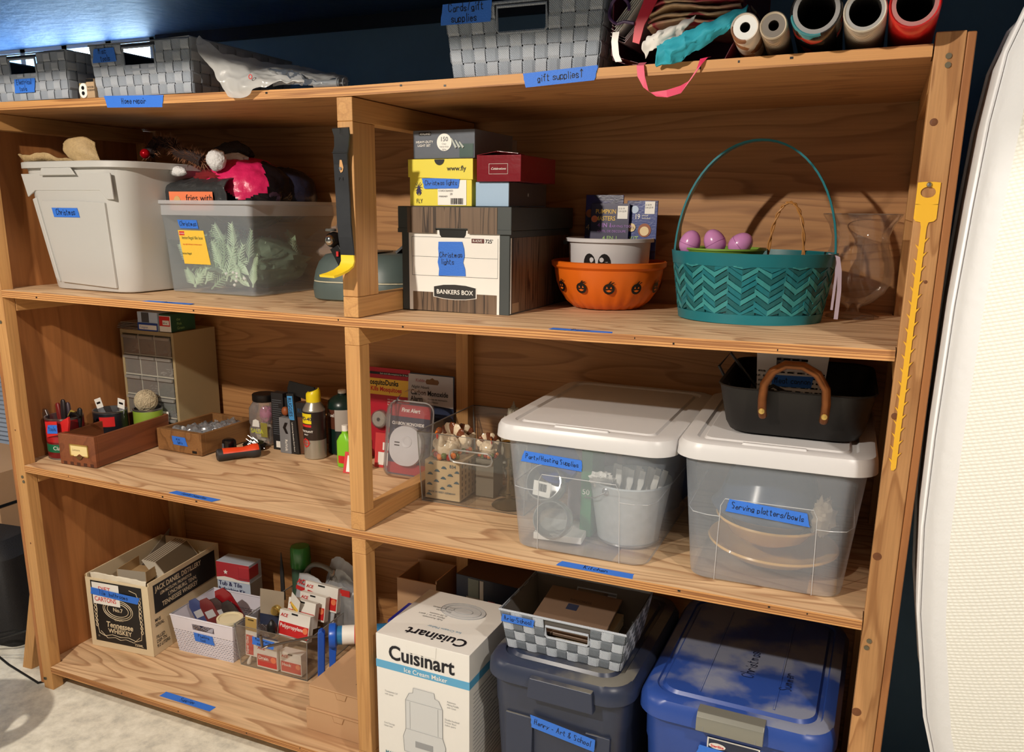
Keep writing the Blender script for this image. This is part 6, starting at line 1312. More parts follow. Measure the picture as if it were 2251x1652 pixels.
# ------------------------------------------------------------------ bottom shelf, left
z4 = .0777+.0006
CREAM = mat('cream carton', (222, 204, 170), .6)
KRAFT = mat('old cream board', (176, 146, 104), .8)
t = T('whiskey_carton', 'open cream and black whiskey carton of tiles labelled on tape, bottom shelf', 'carton', (.0, .150, z4), .10)
WW, WD_, WH = .236, .345, .243
def wall(a, b, c, d, h, nm='carton_wall'): return MB().box(a, b, c, d, 0, h).build(nm, [CREAM], t, bevel=.0008)
wall(0, WW, 0, .004, WH-.01); wall(0, WW, WD_-.004, WD_, WH); wall(0, .004, .0045, WD_-.0045, WH); wall(WW-.004, WW, .0045, WD_-.0045, WH); MB().box(.0045, WW-.0045, .0045, WD_-.0045, 0, .004).build('carton_base', KRAFT, t)
BK = mat('black carton print', (28, 27, 27), .5)
plate(t, 'black_label', .020, .212, .022, .226, BK); W2 = MB()
cu_ = lambda pts, r: W2.tube([(a, -.0016, b) for a, b in pts], r, 4)
for s in (-1, 1):
    cx_ = .116; cu_([(cx_+s*.080, .050), (cx_+s*.086, .09), (cx_+s*.080, .13), (cx_+s*.084, .17), (cx_+s*.076, .205), (cx_+s*.05, .212)], .0010); cu_([(cx_+s*.080, .050), (cx_+s*.060, .042), (cx_+s*.03, .050), (cx_, .046)], .0010); cu_([(cx_+s*.074, .057), (cx_+s*.05, .036), (cx_+s*.02, .042), (cx_, .036)], .0008)
    cu_([(cx_+s*.086+.005*math.sin(k*1.1), .07+.005*k) for k in range(26)], .0009); cu_([(cx_+s*.086-.005*math.sin(k*1.1), .07+.005*k) for k in range(26)], .0009)
for rx_, rz_ in ((.056, .034), (.050, .028), (.040, .022)): cu_([(.116+rx_*math.cos(a), .138+rz_*math.sin(a)) for a in [2*PI*i/30 for i in range(31)]], .0011)
W2.build('scroll_print', CREAM, t, smooth=False)
text(t, 'No.7', .018, (.116, -.0016, .132), CREAM, align='CENTER', off=.02); text(t, 'Tennessee', .026, (.116, -.0016, .076), CREAM, align='CENTER', off=.02, shear=.15, sx=.92); text(t, 'WHISKEY', .021, (.116, -.0016, .056), CREAM, align='CENTER', off=.02); text(t, 'QUALITY', .0085, (.116, -.0016, .101), CREAM, align='CENTER'); text(t, 'SOUR MASH', .008, (.116, -.0016, .0715), CREAM, align='CENTER'); text(t, '750ML', .012, (.168, -.0016, .026), CREAM, off=.01); text(t, '12', .008, (.028, -.0016, .036), CREAM)
plate(t, 'paper_patch', .026, .128, .150, .222, WHITE, -.0022); text(t, 'DIET', .020, (.050, -.0032, .196), mat('red print', (206, 40, 40), .5), off=.01, sx=1.1); text(t, 'CARTONS', .021, (.032, -.0032, .160), mat('red print', (206, 40, 40), .5), off=.01, sx=.85)
tape(t, (.112, -.0045, .188), .180, .023, (1, 0, 0), (0, 0, 1), 'Tile (bathrooms)', .014, -.05, tx=-.05)
MB().box(WW+.0002, WW+.0008, .022, .320, .135, .228).build('black_label', BK, t)
for s_, sz, yy, zz in (('JACK DANIEL DISTILLERY', .0235, .03, .205), ('LEM MOTLOW, PROPRIETOR', .014, .05, .187), ('LYNCHBURG, TENN.', .018, .085, .168), ('TENNESSEE WHISKEY', .0215, .055, .146)): text(t, s_, sz, (WW+.0012, yy, zz), CREAM, r=(0, 1, 0), off=.02, sx=.82)
for s_, yy, zz in (('MHS', .018, .108), ('SERIAL', .018, .092), ('FILLED', .018, .052), ('DSP-TN', .018, .037), ('9.0 LITERS', .018, .022)): text(t, s_, .0155, (WW+.0006, yy, zz), INK, r=(0, 1, 0), off=.02, sx=.85)
grid_surf([[(.022, .006, .215), (.08, .006, .216), (.15, .008, .216), (.226, .006, .215)], [(.018, .004, .25), (.08, .002, .253), (.15, .006, .250), (.228, .004, .250)]], 6, 24, .0035, 40, 5).build('folded_flap', mat('white card flap', (226, 218, 200), .6), t, solid=.0012, smooth=True)
for i in range(2):
    MB().box(-.011-.011*i, -.003-.011*i, .01+.012*i, .30, .0, .236-.006*i).build('side_flap', KRAFT, t, bevel=.001)
t = T('flat_card', 'grey paper sheet standing up behind the whiskey carton against the left wall', 'paper', (.0, .358, z4), 0)
MB().prism([(.0, .165), (.158, .262), (.127, .172), (.08, .155)], -.014, -.012, 'x').build('sheet', mat('grey card', (138, 126, 112), .8), t)
TG = mat('taupe tile face', (112, 100, 82), .35); TLE = mat('white tile edge', (206, 198, 182), .5)
for k in range(6):
    t = T('tile', ['rear', 'fifth', 'fourth', 'third', 'second', 'front'][k]+' taupe wall tile of the row leaning in the whiskey carton', 'tile', (.204-.0095*(5-k), .300, z4+.176), .23, 'tiles in the whiskey carton', ry=-.66)
    MB().box(-.004, .0035, -.0, .190, 0, .098).build('tile_body', [TLE], t, bevel=.0006); MB().box(.0035, .0041, .004, .186, .003, .095).build('glaze', TG, t)
t = T('tile', 'small white edged tile lying across the front of the leaning taupe tiles', 'tile', (.176, .262, z4+.205), .5, None, ry=.35)
MB().box(0, .045, 0, .03, 0, .006).build('tile_body', [TLE], t, bevel=.0006)
t = T('paper_filler', 'crumpled kraft paper filling the whiskey carton under the tiles', 'paper', (.105, .335, z4+.006)); blob((0, 0, .085), (.085, .13, .085), 30, 20, .12, 20, 51, flat=0).build('filler', KRAFT, t, smooth=True)
t = T('open_tile_box', 'small open printed carton lying in the left of the whiskey carton', 'carton', (.058, .222, z4+.205), .2)
MB().box(0, .10, 0, .0015, 0, .035).build('front_wall', mat('grey printed card', (170, 160, 144), .6), t); MB().box(0, .10, .0015, .11, 0, .002).build('base', KRAFT, t); MB().box(-.0015, 0, 0, .11, 0, .035).build('side_wall', KRAFT, t); MB().box(.10, .1015, 0, .11, 0, .035).build('side_wall', KRAFT, t)
t = T('tub_refinishing_kit', 'red and pale blue tub and tile refinishing kit box behind the white basket', 'box', (.262, .436, z4), .08)
MB().box(0, .128, 0, .065, 0, .222).build('carton', mat('pale blue grey card', (190, 204, 222), .4), t, bevel=.001)
plate(t, 'red_panel', .0, .128, .166, .2215, mat('brick red print', (176, 50, 58), .35)); MB().box(.1281, .1286, 0, .064, .10, .16).build('grey_side', mat('grey side print', (150, 146, 138), .5), t); MB().box(.086, .129, -.004, .05, .172, .215).build('red_pot', mat('brick red print', (176, 50, 58), .35), t, bevel=.004)
MB().prism([(0, .166), (.03, .172), (.06, .17), (.10, .162), (.128, .166), (.128, .158), (0, .158)], -.0018, -.0008).build('wave_print', WHITE, t)
text(t, 'Tub & Tile', .0215, (.006, -.0016, .140), mat('navy print', (34, 30, 84), .5), off=.01, sx=.98); text(t, 'Refinishing Kit', .0195, (.004, -.0016, .120), mat('navy print', (34, 30, 84), .5), off=.01, sx=.92); text(t, 'Refinishes tubs, sinks and tile', .006, (.008, -.0012, .111), mat('navy print', (34, 30, 84), .5))
MB().lathe([(0, -.001), (.012, -.001), (.012, 0)], 20, (.108, -.0004, .092), 'y').build('seal', mat('cream print', (236, 210, 160), .5), t); MB().prism([(.036+.009*math.cos(PI/2+i*PI/5)*(1 if i % 2 == 0 else .45), .188+.009*math.sin(PI/2+i*PI/5)*(1 if i % 2 == 0 else .45)) for i in range(10)], -.0016, -.0006).build('star', WHITE, t)
# white pierced basket
t = T('pierced_basket', 'white pierced plastic basket of small packets on the bottom shelf', 'basket', (.372, .335, z4), .05)
BWT = mat('lilac white plastic', (222, 220, 232), .4); h_ = .125
for o_, r_d, n_, w_a, w_b, nx_, ct in (((0, -.09, 0), (1, 0, 0), (0, -.09, 1), .205, .235, 20, (.34, .70, h_*.70, h_*.87)), ((0, .09, 0), (-1, 0, 0), (0, .09, 1), .205, .235, 20, None), ((.1025, 0, 0), (0, 1, 0), (.12, 0, 1), .18, .20, 16, None), ((-.1025, 0, 0), (0, -1, 0), (-.12, 0, 1), .18, .20, 16, None)):
    slot_wall(t, o_, r_d, n_, w_a, w_b, h_, nx_, 12, .5, 'pierced_wall', BWT, .36, ct)
MB().box(-.10, .10, -.088, .088, 0, .002).build('base', BWT, t); MB().tube([(-.1175, -.101, h_), (.1175, -.101, h_), (.1175, .101, h_), (-.1175, .101, h_)], .003, 6, closed=True).build('rim', BWT, t, smooth=True)
tape(t, (.004, -.0985, .064), .072, .030, (1, 0, 0), (0, -.09, 1), 'Plumbing\n  tool', .010, -.03)
for i, (x, y, w_, h2, ry_, rz_, c, lb) in enumerate(((.335, .30, .05, .095, -.5, .2, (64, 74, 120), 'blue and silver packet, leftmost in the white pierced basket'), (.372, .31, .05, .10, -.45, .3, (110, 40, 40), 'brown red packet, second in the white pierced basket'), (.395, .32, .05, .10, -.4, .3, (60, 40, 40), 'dark packet, third in the white pierced basket'), (.420, .35, .06, .13, -.45, .4, (140, 24, 30), 'dark red rounded packet, tallest in the white pierced basket'), (.445, .33, .05, .10, -.5, .3, (44, 36, 36), 'black packet at the right of the white pierced basket'))):
    t = T('packet', lb, 'packet', (x, y, z4+.07), rz_, None, ry=ry_)
    MB().loft([rr(w_, .004, .0015, 0, 3), rr(w_, .008, .003, h2*.3, 3), rr(w_*.9, .006, .002, h2*.8, 3), rr(w_*.5, .003, .001, h2, 3)]).build('pouch', mat('packet %d' % i, c, .3), t, smooth=True); MB().box(-w_*.3, w_*.3, -.0048, -.0042, h2*.35, h2*.6).build('label_patch', mat('silver print', (180, 180, 184), .3), t)
t = T('putty_tub', 'round cream lid of a small tub in the front right of the white pierced basket', 'tub', (.445, .285, z4+.07)); MB().lathe([(0, 0), (.036, 0), (.038, .05), (.040, .05), (.040, .058), (.034, .058), (.034, .055), (0, .055)], 32).build('tub', mat('cream plastic', (232, 220, 186), .4), t, smooth=True)
# acrylic bin of maintenance supplies
t = acrylic_bin('clear acrylic bin of boxed fittings labelled maintenance on the bottom shelf', .495, .245, z4, .240, .262, .290, .135, .03, False)
tape(t, (.108, -.004, .098), .078, .026, (1, 0, 0), (0, 0, 1), 'Maintenance\n  supplies', .0095, -.04)
ACE_R = mat('bright red print', (206, 44, 44), .3)
def acebox(label, x, y, z_, w_, h2, d_, rz_, rx_=0., big=False, words='Propane'):
    t = T('fitting_box', label, 'box', (x, y, z_), rz_, None, rx=rx_)
    MB().box(0, w_, 0, d_, 0, h2).build('carton', WHITE, t, bevel=.0008); plate(t, 'red_panel', .004, w_-.002, h2*.08, h2*.56, ACE_R); text(t, 'ACE', h2*.18, (.006, -.0014, h2*.76), ACE_R, off=.02, shear=.2); text(t, words, h2*.20, (.008, -.0018, h2*.36), WHITE, off=.02)
    MB().lathe([(0, -.001), (h2*.12, -.001), (h2*.12, 0)], 16, (w_-h2*.16, -.0012, h2*.42), 'y').build('orange_flame', mat('orange print', (236, 130, 88), .4), t); MB().box(w_*.4, w_*.6, -.0012, -.0004, h2*.9, h2*.96).build('slot', BLACK, t); return t
acebox('low red and white box at the front left inside the maintenance bin', .565, .256, z4+.006, .075, .080, .03, .03, words='Drain')
acebox('low red and white box at the front right inside the maintenance bin', .648, .262, z4+.006, .075, .068, .03, .03, words='Hook')
acebox('red and white box at the front of the leaning boxes in the maintenance bin', .585, .330, z4+.080, .118, .080, .02, -.05, -.25, words='Polypropylene')
acebox('red and white box, second of the leaning boxes in the maintenance bin', .596, .362, z4+.110, .105, .078, .02, -.05, -.25, words='Propane Torch')
acebox('red and white box, third of the leaning boxes in the maintenance bin', .615, .398, z4+.118, .100, .078, .02, -.05, -.2, words='Adapter')
t = acebox('white box with a blue dot, rearmost of the leaning boxes in the maintenance bin', .612, .430, z4+.140, .128, .078, .02, -.05, -.2, words='Valve')
t = T('glue_card', 'white card pack with gold top and red lettering, front left of the maintenance bin', 'packet', (.522, .258, z4+.035), .0, None, rx=-.08)
MB().box(0, .042, 0, .001, 0, .125).build('card', WHITE, t); plate(t, 'gold_top', .0, .042, .080, .122, mat('gold print card', (170, 140, 80), .4)); plate(t, 'red_panel', .003, .030, .004, .066, ACE_R); MB().box(.010, .032, -.0012, -.0004, .112, .117).build('slot', BLACK, t); text(t, 'Super Glue', .012, (.012, -.0016, .006), WHITE, r=(0, 0, 1), u=(-1, 0, 0), off=.02)
t = T('glue_tube', 'small white tube with a pointed nozzle at the front left of the maintenance bin', 'tube', (.528, .262, z4+.004), 0, None, ry=.35); MB().lathe([(0, 0), (.006, 0), (.007, .01), (.003, .028), (.001, .042)], 14).build('tube', WHITE, t, smooth=True)
t = T('grey_card_pack', 'tall taupe blister card with a brass fitting behind the glue card', 'packet', (.505, .350, z4+.09), .1, None, rx=-.1); MB().box(0, .085, 0, .001, 0, .115).build('card', mat('taupe card', (160, 146, 128), .5), t); plate(t, 'navy_panel', .0, .08, .0, .035, mat('navy card', (40, 48, 72), .35)); MB().lathe([(0, -.02), (.012, -.02), (.012, -.012), (.016, -.01), (.016, 0), (0, 0)], 16, (.062, 0, .055), 'y').build('brass_fitting', mat('bright brass', (220, 190, 110), .2, .9), t, smooth=True)
t = T('black_fitting', 'black rubber fitting beside the glue card in the maintenance bin', 'fitting', (.580, .315, z4+.105)); blob((0, 0, 0), (.014, .016, .028), 18, 12, .15, 20, 3).build('fitting', BLACK, t, smooth=True)
t = T('fitting_pack', 'white and yellow carded fitting standing left of the leaning boxes', 'packet', (.588, .385, z4+.125), -.4, None, ry=.35); MB().box(0, .05, 0, .001, 0, .09).build('card', WHITE, t); plate(t, 'yellow_panel', .004, .046, .03, .055, mat('yellow label', (244, 200, 72), .5)); text(t, 'PVC TEE', .010, (.006, -.0016, .038), INK, off=.02)
t = T('bagged_hose', 'printed bag of coiled grey hose at the back of the maintenance bin', 'hose', (.640, .490, z4+.145))
MB().tube([(.060*math.cos(a*PI/14), .004*math.sin(a*.7), .060+.052*math.sin(a*PI/14)) for a in range(0, 56)], .0075, 10).build('coiled_hose', mat('grey vinyl hose', (128, 128, 124), .4), t, smooth=True)
grid_surf([[(-.09, -.014, -.03), (0, -.022, -.035), (.08, -.014, -.03)], [(-.10, -.014, .05), (0, -.024, .06), (.09, -.014, .045)], [(-.085, .0, .085), (0, -.008, .095), (.07, 0, .075)]], 16, 20, .006, 50, 3).build('silver_bag', mat('grey silver paper', (176, 176, 184), .4), t, smooth=True, solid=.001) if False else None
t = T('printed_bag', 'grey and red printed bag in front of the coiled hose', 'bag', (.590, .440, z4+.10), -.12, None, rx=-.25)
grid_surf([[(-.02, 0, 0), (.05, -.01, 0), (.14, 0, 0)], [(-.03, 0, .075), (.05, -.012, .08), (.14, 0, .05)], [(-.025, .0, .125), (.04, -.005, .13), (.14, 0, .085)]], 12, 20, .004, 40, 11).build('bag', mat('pale grey bag', (182, 186, 192), .35), t, smooth=True, solid=.001); text(t, 'ACE', .022, (-.018, -.014, .098), ACE_R, off=.03, shear=.2); MB().strip([(-.02, -.013, .085), (.05, -.020, .082), (.13, -.012, .058)], (0, .0, .012), .0006).build('red_stripe', ACE_R, t)
t = T('spray_cap_can', 'spray can with a translucent green cap at the back of the bottom shelf', 'spray can', (.540, .520, z4))
MB().lathe([(0, 0), (.030, 0), (.030, .21), (.026, .222), (0, .222)], 28).build('can_body', mat('dull green can', (60, 90, 70), .4), t, smooth=True); MB().lathe([(0, .222), (.033, .222), (.0335, .226), (.032, .285), (.029, .292), (.02, .294), (0, .294)], 30).build('green_cap', mat('green cap', (60, 138, 60), .25, coat=.3), t, smooth=True)
t = T('clear_packs', 'stack of cloudy clear bags of fittings leaning at the back right of the maintenance bin', 'bag', (.72, .50, z4+.04))
for k in range(3):
    grid_surf([[(-.07, 0, 0), (0, -.01, 0), (.07, 0, 0)], [(-.075, .0, .12), (0, -.012, .13), (.075, 0, .11)], [(-.05, .01, .235-.02*k), (0, .0, .25-.03*k), (.065, .01, .19-.02*k)]], 14, 16, .006, 45, 20+k).build('bag', clearmat('cloudy film', (205, 208, 212), .6, .15, .2) if k else mat('pale grey bag', (182, 186, 192), .35), t, smooth=True).location = (.01*k, -.022*k, -.004*k)
MB().box(-.02, .055, -.052, -.050, .15, .17).build('red_print', ACE_R, t)
t = T('trowel', 'dark pointed tool tip standing beside the green capped can', 'tool', (.478, .50, z4+.10)); MB().loft([rr(.016, .006, .002, 0, 2), rr(.014, .006, .002, .10, 2), rr(.002, .002, .0008, .165, 2)]).build('blade', mat('dark grey rubber', (46, 46, 48), .5), t)
# caulk gun
CG = mat('blue caulk gun metal', (30, 90, 196), .3)
t = T('caulk_gun', 'bright blue caulk gun with a tube lying behind the brown boxes', 'caulk gun', (.800, .262, z4+.095), .55)
MB().prism([(-.014, -.085), (.006, -.085), (.012, .075), (.004, .085), (-.008, .078)], -.012, .012).build('pistol_grip', CG, t, bevel=.003); MB().prism([(.02, -.070), (.034, -.075), (.045, .040), (.070, .078), (.040, .085), (.022, .060)], -.008, .008).build('trigger', CG, t, bevel=.002)
MB().lathe([(0, -.006), (.034, -.006), (.036, 0), (.036, .012), (.030, .016)], 28, (.03, 0, .062), 'x').build('front_plate', CG, t, smooth=True); MB().lathe([(0, .0), (.027, .0), (.027, .19), (0, .19)], 28, (.046, 0, .062), 'x').build('sealant_tube', mat('blue tube', (44, 122, 176), .35), t, smooth=True); MB().lathe([(.0273, .05), (.0276, .05), (.0276, .10), (.0273, .1)], 28, (.046, 0, .062), 'x').build('red_label', ACE_R, t, smooth=True)
MB().lathe([(.0274, .015), (.0278, .015), (.0278, .05), (.0274, .05)], 20, (.046, 0, .062), 'x').build('white_label', WHITE, t, smooth=True); MB().tube([(-.15, 0, .040), (-.02, 0, .062), (.04, 0, .062)], .0042, 8).build('rod', mat('steel rod', (130, 120, 112), .3, .9), t, smooth=True); MB().tube([(-.15, 0, .04), (-.165, 0, .036), (-.168, 0, .075)], .0042, 8).build('rod_hook', mat('steel rod', (130, 120, 112), .3, .9), t, smooth=True)
t = T('wipes_pack', 'deep blue pack with white swirl print seen behind the lower middle post', 'pack', (1.00, .30, z4), .0); MB().box(0, .088, 0, .12, 0, .235).build('carton', mat('deep blue print', (28, 38, 150), .35), t, bevel=.004); MB().lathe([(.022, -.001), (.034, -.001), (.034, 0), (.022, 0)], 24, (.075, -.0004, .11), 'y').build('white_swirl', WHITE, t)
t = T('cloth_roll', 'dull pink and grey cloth roll above the caulk gun', 'cloth', (.955, .36, z4+.155), .4); blob((0, 0, 0), (.055, .03, .024), 26, 14, .15, 20, 44).build('cloth', mat('pink grey cloth', (170, 120, 116), .8), t, smooth=True)
# two brown boxes
for k, (x, y, w_, d_, h0, h2, rz_, lb) in enumerate(((.885, .070, .208, .20, 0, .064, 0, 'lower flat brown mailing box at the foot of the middle post'), (.893, .075, .200, .205, .0645, .066, 0, 'upper flat brown mailing box at the foot of the middle post'))):
    t = T('mailing_box', lb, 'box', (x, y, z4+h0), rz_)
    MB().box(0, w_, 0, d_, 0, h2).build('carton', CARD, t, bevel=.0012); MB().box(.004, w_-.004, -.0006, .0002, h2-.004, h2-.0032).build('lid_seam', CARDIN, t); MB().prism([(.085, h2-.004), (.120, h2-.004), (.114, h2-.020), (.090, h2-.020)], -.0014, -.0002).build('tuck_tab', CARD, t, bevel=.0004)
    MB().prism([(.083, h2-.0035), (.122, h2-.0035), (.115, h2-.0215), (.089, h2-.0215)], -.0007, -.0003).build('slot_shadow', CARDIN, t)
    if k: barcode(t, 0, 0, .065, .018, r=(1, 0, 0), u=(0, 1, 0), o=(.115, .050, h2+.0006)); text(t, 'CONTENTS: 1 SET\nWASH BEFORE USE\nMADE IN CHINA', .010, (.120, .105, h2+.0006), INK, r=(1, 0, 0), u=(0, 1, 0))
# open box and navy box behind the white appliance box
t = T('open_carton', 'open brown box with flaps up, behind the lower middle post', 'carton', (.955, .432, z4), 0)
MB().box(0, .13, 0, .004, 0, .30).build('carton_wall', CARD, t); MB().box(0, .13, .126, .13, 0, .31).build('carton_wall', CARD, t); MB().box(0, .004, .0045, .1255, 0, .30).build('carton_wall', CARD, t); MB().box(.126, .13, .0045, .1255, 0, .31).build('carton_wall', CARD, t)
t = T('packet_stack', 'dark green and blue packets behind the left edge of the white appliance box', 'packets', (1.146, .352, z4))
for k, (c, h0, h2) in enumerate((((30, 50, 140), 0, .12), ((56, 132, 190), .12, .165), ((22, 22, 26), .165, .235), ((30, 130, 96), .225, .255))): MB().box(0, .085, .004*k, .07, h0+.0003, h2).build('packet', mat('packet print %d' % k, c, .35), t, bevel=.001)
plate(t, 'white_panel', .05, .08, .17, .23, WHITE, .006); 
t = T('appliance_carton', 'navy printed box with a pink label behind the white appliance box', 'carton', (1.200+.085, .430, z4), -.08)
MB().box(-.14, .105, 0, .13, .0, .345).build('carton', mat('dark navy print', (24, 38, 66), .35), t, bevel=.0015); plate(t, 'green_panel', -.10, -.065, .20, .34, mat('grey green print', (90, 104, 90), .4)); plate(t, 'white_stripe', -.062, -.050, .24, .34, WHITE); plate(t, 'pink_label', -.035, -.012, .255, .285, mat('pink label', (206, 84, 100), .4)); plate(t, 'white_tag', -.105, -.06, .25, .285, mat('dull white label', (180, 172, 164), .5), -.0016)
text(t, 'COMPACT DESIGN', .0085, (.085, -.0012, .245), WHITE, r=(0, 0, 1), u=(-1, 0, 0)); MB().box(-.139, .104, .0, .13, .3452, .3458).build('brown_top', mat('brown scuffed card', (92, 66, 48), .7), t)
# white appliance carton
t = T('appliance_box', 'tall white ice cream maker box with black lettering and a blue band', 'box', (1.150, .008, z4), -.012)
AW, AD, AH = .250, .262, .372; WCB = mat('white coated card', (232, 230, 226), .35)
MB().box(0, AW, 0, AD, 0, AH).build('carton', WCB, t, bevel=.0012)
BLB = mat('light blue band', (92, 166, 208), .35)
bnd = MB().box(-.0006, AW+.0006, -.0006, 0, .284, .304); bnd.box(AW, AW+.0006, 0, AD, .284, .304); bnd.box(-.0006, 0, 0, AD, .284, .304); bnd.build('blue_band', BLB, t)
text(t, 'Cuisinart', .052, (AW/2-.002, -.001, .3135), INK, align='CENTER', off=.022, sx=.92); text(t, 'Ice Cream Maker', .0165, (AW/2+.01, -.0014, .2885), WHITE, align='CENTER', off=.008)
text(t, 'Cuisinart', .048, (AW*.56, .058, AH+.0008), INK, r=(-1, 0, 0), u=(0, -1, 0), align='CENTER', off=.022, sx=.92); text(t, 'Ice Cream Maker', .013, (AW*.56, .088, AH+.0008), mat('pale blue lettering', (120, 160, 190), .4), r=(-1, 0, 0), u=(0, -1, 0), align='CENTER')
text(t, 'Fully Automatic\nMakes up to 1 quart\nin 20 minutes\n\nEasy to Use\nAdd ingredients\nturn it on', .010, (.115, .125, AH+.0008), mat('grey lettering', (110, 110, 112), .5), r=(-1, 0, 0), u=(0, -1, 0), sx=.9)
MG = mat('pale grey print', (206, 208, 210), .4); ML = mat('mid grey print', (150, 152, 156), .4)
pc = MB()
mc = [(.075, .075), (.185, .075), (.188, .115), (.180, .138), (.180, .215), (.170, .235), (.160, .238), (.158, .252), (.102, .252), (.100, .238), (.090, .235), (.080, .215), (.080, .138), (.072, .115)]
pc.prism(mc, -.0012, -.0006); pc.build('machine_picture', MG, t)
pc = MB().tube([(a, -.0014, b) for a, b in mc]+[(mc[0][0], -.0014, mc[0][1])], .0007, 4); pc.tube([(.080, -.0014, .138), (.180, -.0014, .138)], .0006, 4); pc.tube([(.082, -.0014, .215), (.178, -.0014, .215)], .0006, 4); pc.tube([(.092, -.0014, .212), (.092, -.0014, .14)], .0005, 4); pc.tube([(.168, -.0014, .212), (.168, -.0014, .14)], .0005, 4); pc.build('machine_outline', ML, t)
MB().prism([(.106, .094), (.154, .094), (.154, .110), (.106, .110)], -.0020, -.0014).build('machine_badge', ML, t)
for xx, zz, s_ in ((.192, .238, 'Automatic\nMixing Paddle\nwith cover'), (.186, .190, 'Double-Insulated\nFreezer Bowl\nmakes quarts'), (.198, .105, 'Heavy-Duty Motor\nmakes frozen\ntreats fast'), (.022, .222, 'Transparent Lid\nwith spout'), (.018, .135, 'Cord Storage\nkeeps neat')): text(t, s_, .0065, (xx, -.001, zz), ML, sx=.85)
text(t, 'MAKE\nALL YOUR\nFAVORITE\nFLAVORS\nAT HOME', .0155, (.020, -.001, .050), mat('teal grey lettering', (96, 140, 150), .5), off=.02, sx=.85)
for xx, c in ((.105, (226, 190, 130)), (.150, (226, 130, 140)), (.195, (150, 90, 70))): MB().lathe([(0, -.001), (.010, -.001), (.010, 0)], 14, (xx, -.0004, .045), 'y').build('ice_cream_picture', mat('scoop %d' % c[1], c, .5), t); MB().prism([(xx-.008, .040), (xx+.008, .040), (xx, .010)], -.0014, -.0006).build('cone_picture', mat('cone print', (196, 150, 100), .5), t)
dk = MB(); dk.prism([(.14+.060*math.cos(a*PI/12), .185+.040*math.sin(a*PI/12)) for a in range(24)], AH+.0003, AH+.0008, 'z'); dk.build('machine_picture', MG, t)
pc = MB()
for rx_, ry_ in ((.060, .040), (.048, .030), (.026, .014)): pc.tube([(.14+rx_*math.cos(a*PI/12), .185+ry_*math.sin(a*PI/12), AH+.0012) for a in range(24)], .0008, 4, closed=True)
pc.build('machine_outline', ML, t)
tb = MB().prism([(.085, AH-.0002), (.165, AH-.0002), (.163, AH-.030), (.087, AH-.030)], -.0012, -.0004); tb.build('tuck_flap', WCB, t, bevel=.0004)
tx = MB(); rnd = random.Random(3)
for k in range(22): tx.box(AW+.0002, AW+.0007, .02, .02+rnd.uniform(.1, .2), .26-.011*k, .2612-.011*k)
tx.build('side_small_print', ML, t)
# big totes on the bottom shelf, right
DUST = lambda n_, c, d_: dusty(n_, c, d_)
def dusty(name, c, d_):
    M = mat(name, c, .4); nt = M.node_tree; b = nt.nodes['Principled BSDF']; L = nt.links
    tc = nt.nodes.new('ShaderNodeTexCoord'); n = nt.nodes.new('ShaderNodeTexNoise'); n.inputs['Scale'].default_value = 7; n.inputs['Detail'].default_value = 6; L.new(tc.outputs['Object'], n.inputs['Vector'])
    g = nt.nodes.new('ShaderNodeNewGeometry'); sx_ = nt.nodes.new('ShaderNodeSeparateXYZ'); L.new(g.outputs['Normal'], sx_.inputs[0])
    rp = nt.nodes.new('ShaderNodeValToRGB'); rp.color_ramp.elements[0].position = .42; rp.color_ramp.elements[1].position = .56; L.new(n.outputs['Fac'], rp.inputs[0])
    up = nt.nodes.new('ShaderNodeMath'); up.operation = 'GREATER_THAN'; up.inputs[1].default_value = .8; L.new(sx_.outputs[2], up.inputs[0])
    mm = nt.nodes.new('ShaderNodeMath'); mm.operation = 'MULTIPLY'; L.new(rp.outputs[0], mm.inputs[0]); L.new(up.outputs[0], mm.inputs[1]); m8 = nt.nodes.new('ShaderNodeMath'); m8.operation = 'MULTIPLY'; m8.inputs[1].default_value = .75; L.new(mm.outputs[0], m8.inputs[0])
    mx = nt.nodes.new('ShaderNodeMix'); mx.data_type = 'RGBA'; mx.inputs['A'].default_value = (*S(c), 1); mx.inputs['B'].default_value = (*S(d_), 1); L.new(m8.outputs[0], mx.inputs['Factor']); L.new(mx.outputs['Result'], b.inputs['Base Color'])
    ro = nt.nodes.new('ShaderNodeMapRange'); ro.inputs['To Min'].default_value = .35; ro.inputs['To Max'].default_value = .9; L.new(mm.outputs[0], ro.inputs[0]); L.new(ro.outputs[0], b.inputs['Roughness']); return M
def big_tote(name, label, cx_, y0_, w0, w1, d0, d1, h, wl, dl, m_, rz, latch=None, rib=True):
    t = T(name, label, 'storage tote', (cx_, y0_, z4), rz); cy_ = dl/2; zl = h-.052
    mb = MB(); R_ = lambda w, d, r, z_: rr(w, d, r, z_, 6, 0, cy_)
    mb.loft([R_(w0-.02, d0-.02, .03, 0), R_(w0, d0, .04, .01), R_(w0+(w1-w0)*.72, d0+(d1-d0)*.72, .045, zl*.76), R_(w1-.004, d1-.004, .05, zl*.78), R_(w1, d1, .05, zl+.01)], True, True); mb.build('body', m_, t, smooth=True)
    mb = MB(); Q = lambda k, r, z_: rr(wl-k, dl-k, r, z_, 7, 0, cy_)
    mb.loft([Q(.010, .06, zl-.004), Q(0, .065, zl), Q(.002, .065, zl+.024), Q(.020, .06, zl+.040), Q(.046, .05, zl+.045), Q(.064, .045, zl+.046), Q(.070, .042, zl+.041), Q(.085, .04, zl+.041), Q(.095, .038, zl+.048)], True, True); mb.build('lid', m_, t, smooth=True)
    return t, zl, cy_
DK_ = dusty('dark slate plastic', (48, 56, 78), (128, 124, 112)); BL_ = dusty('royal blue plastic', (44, 76, 156), (146, 150, 160))
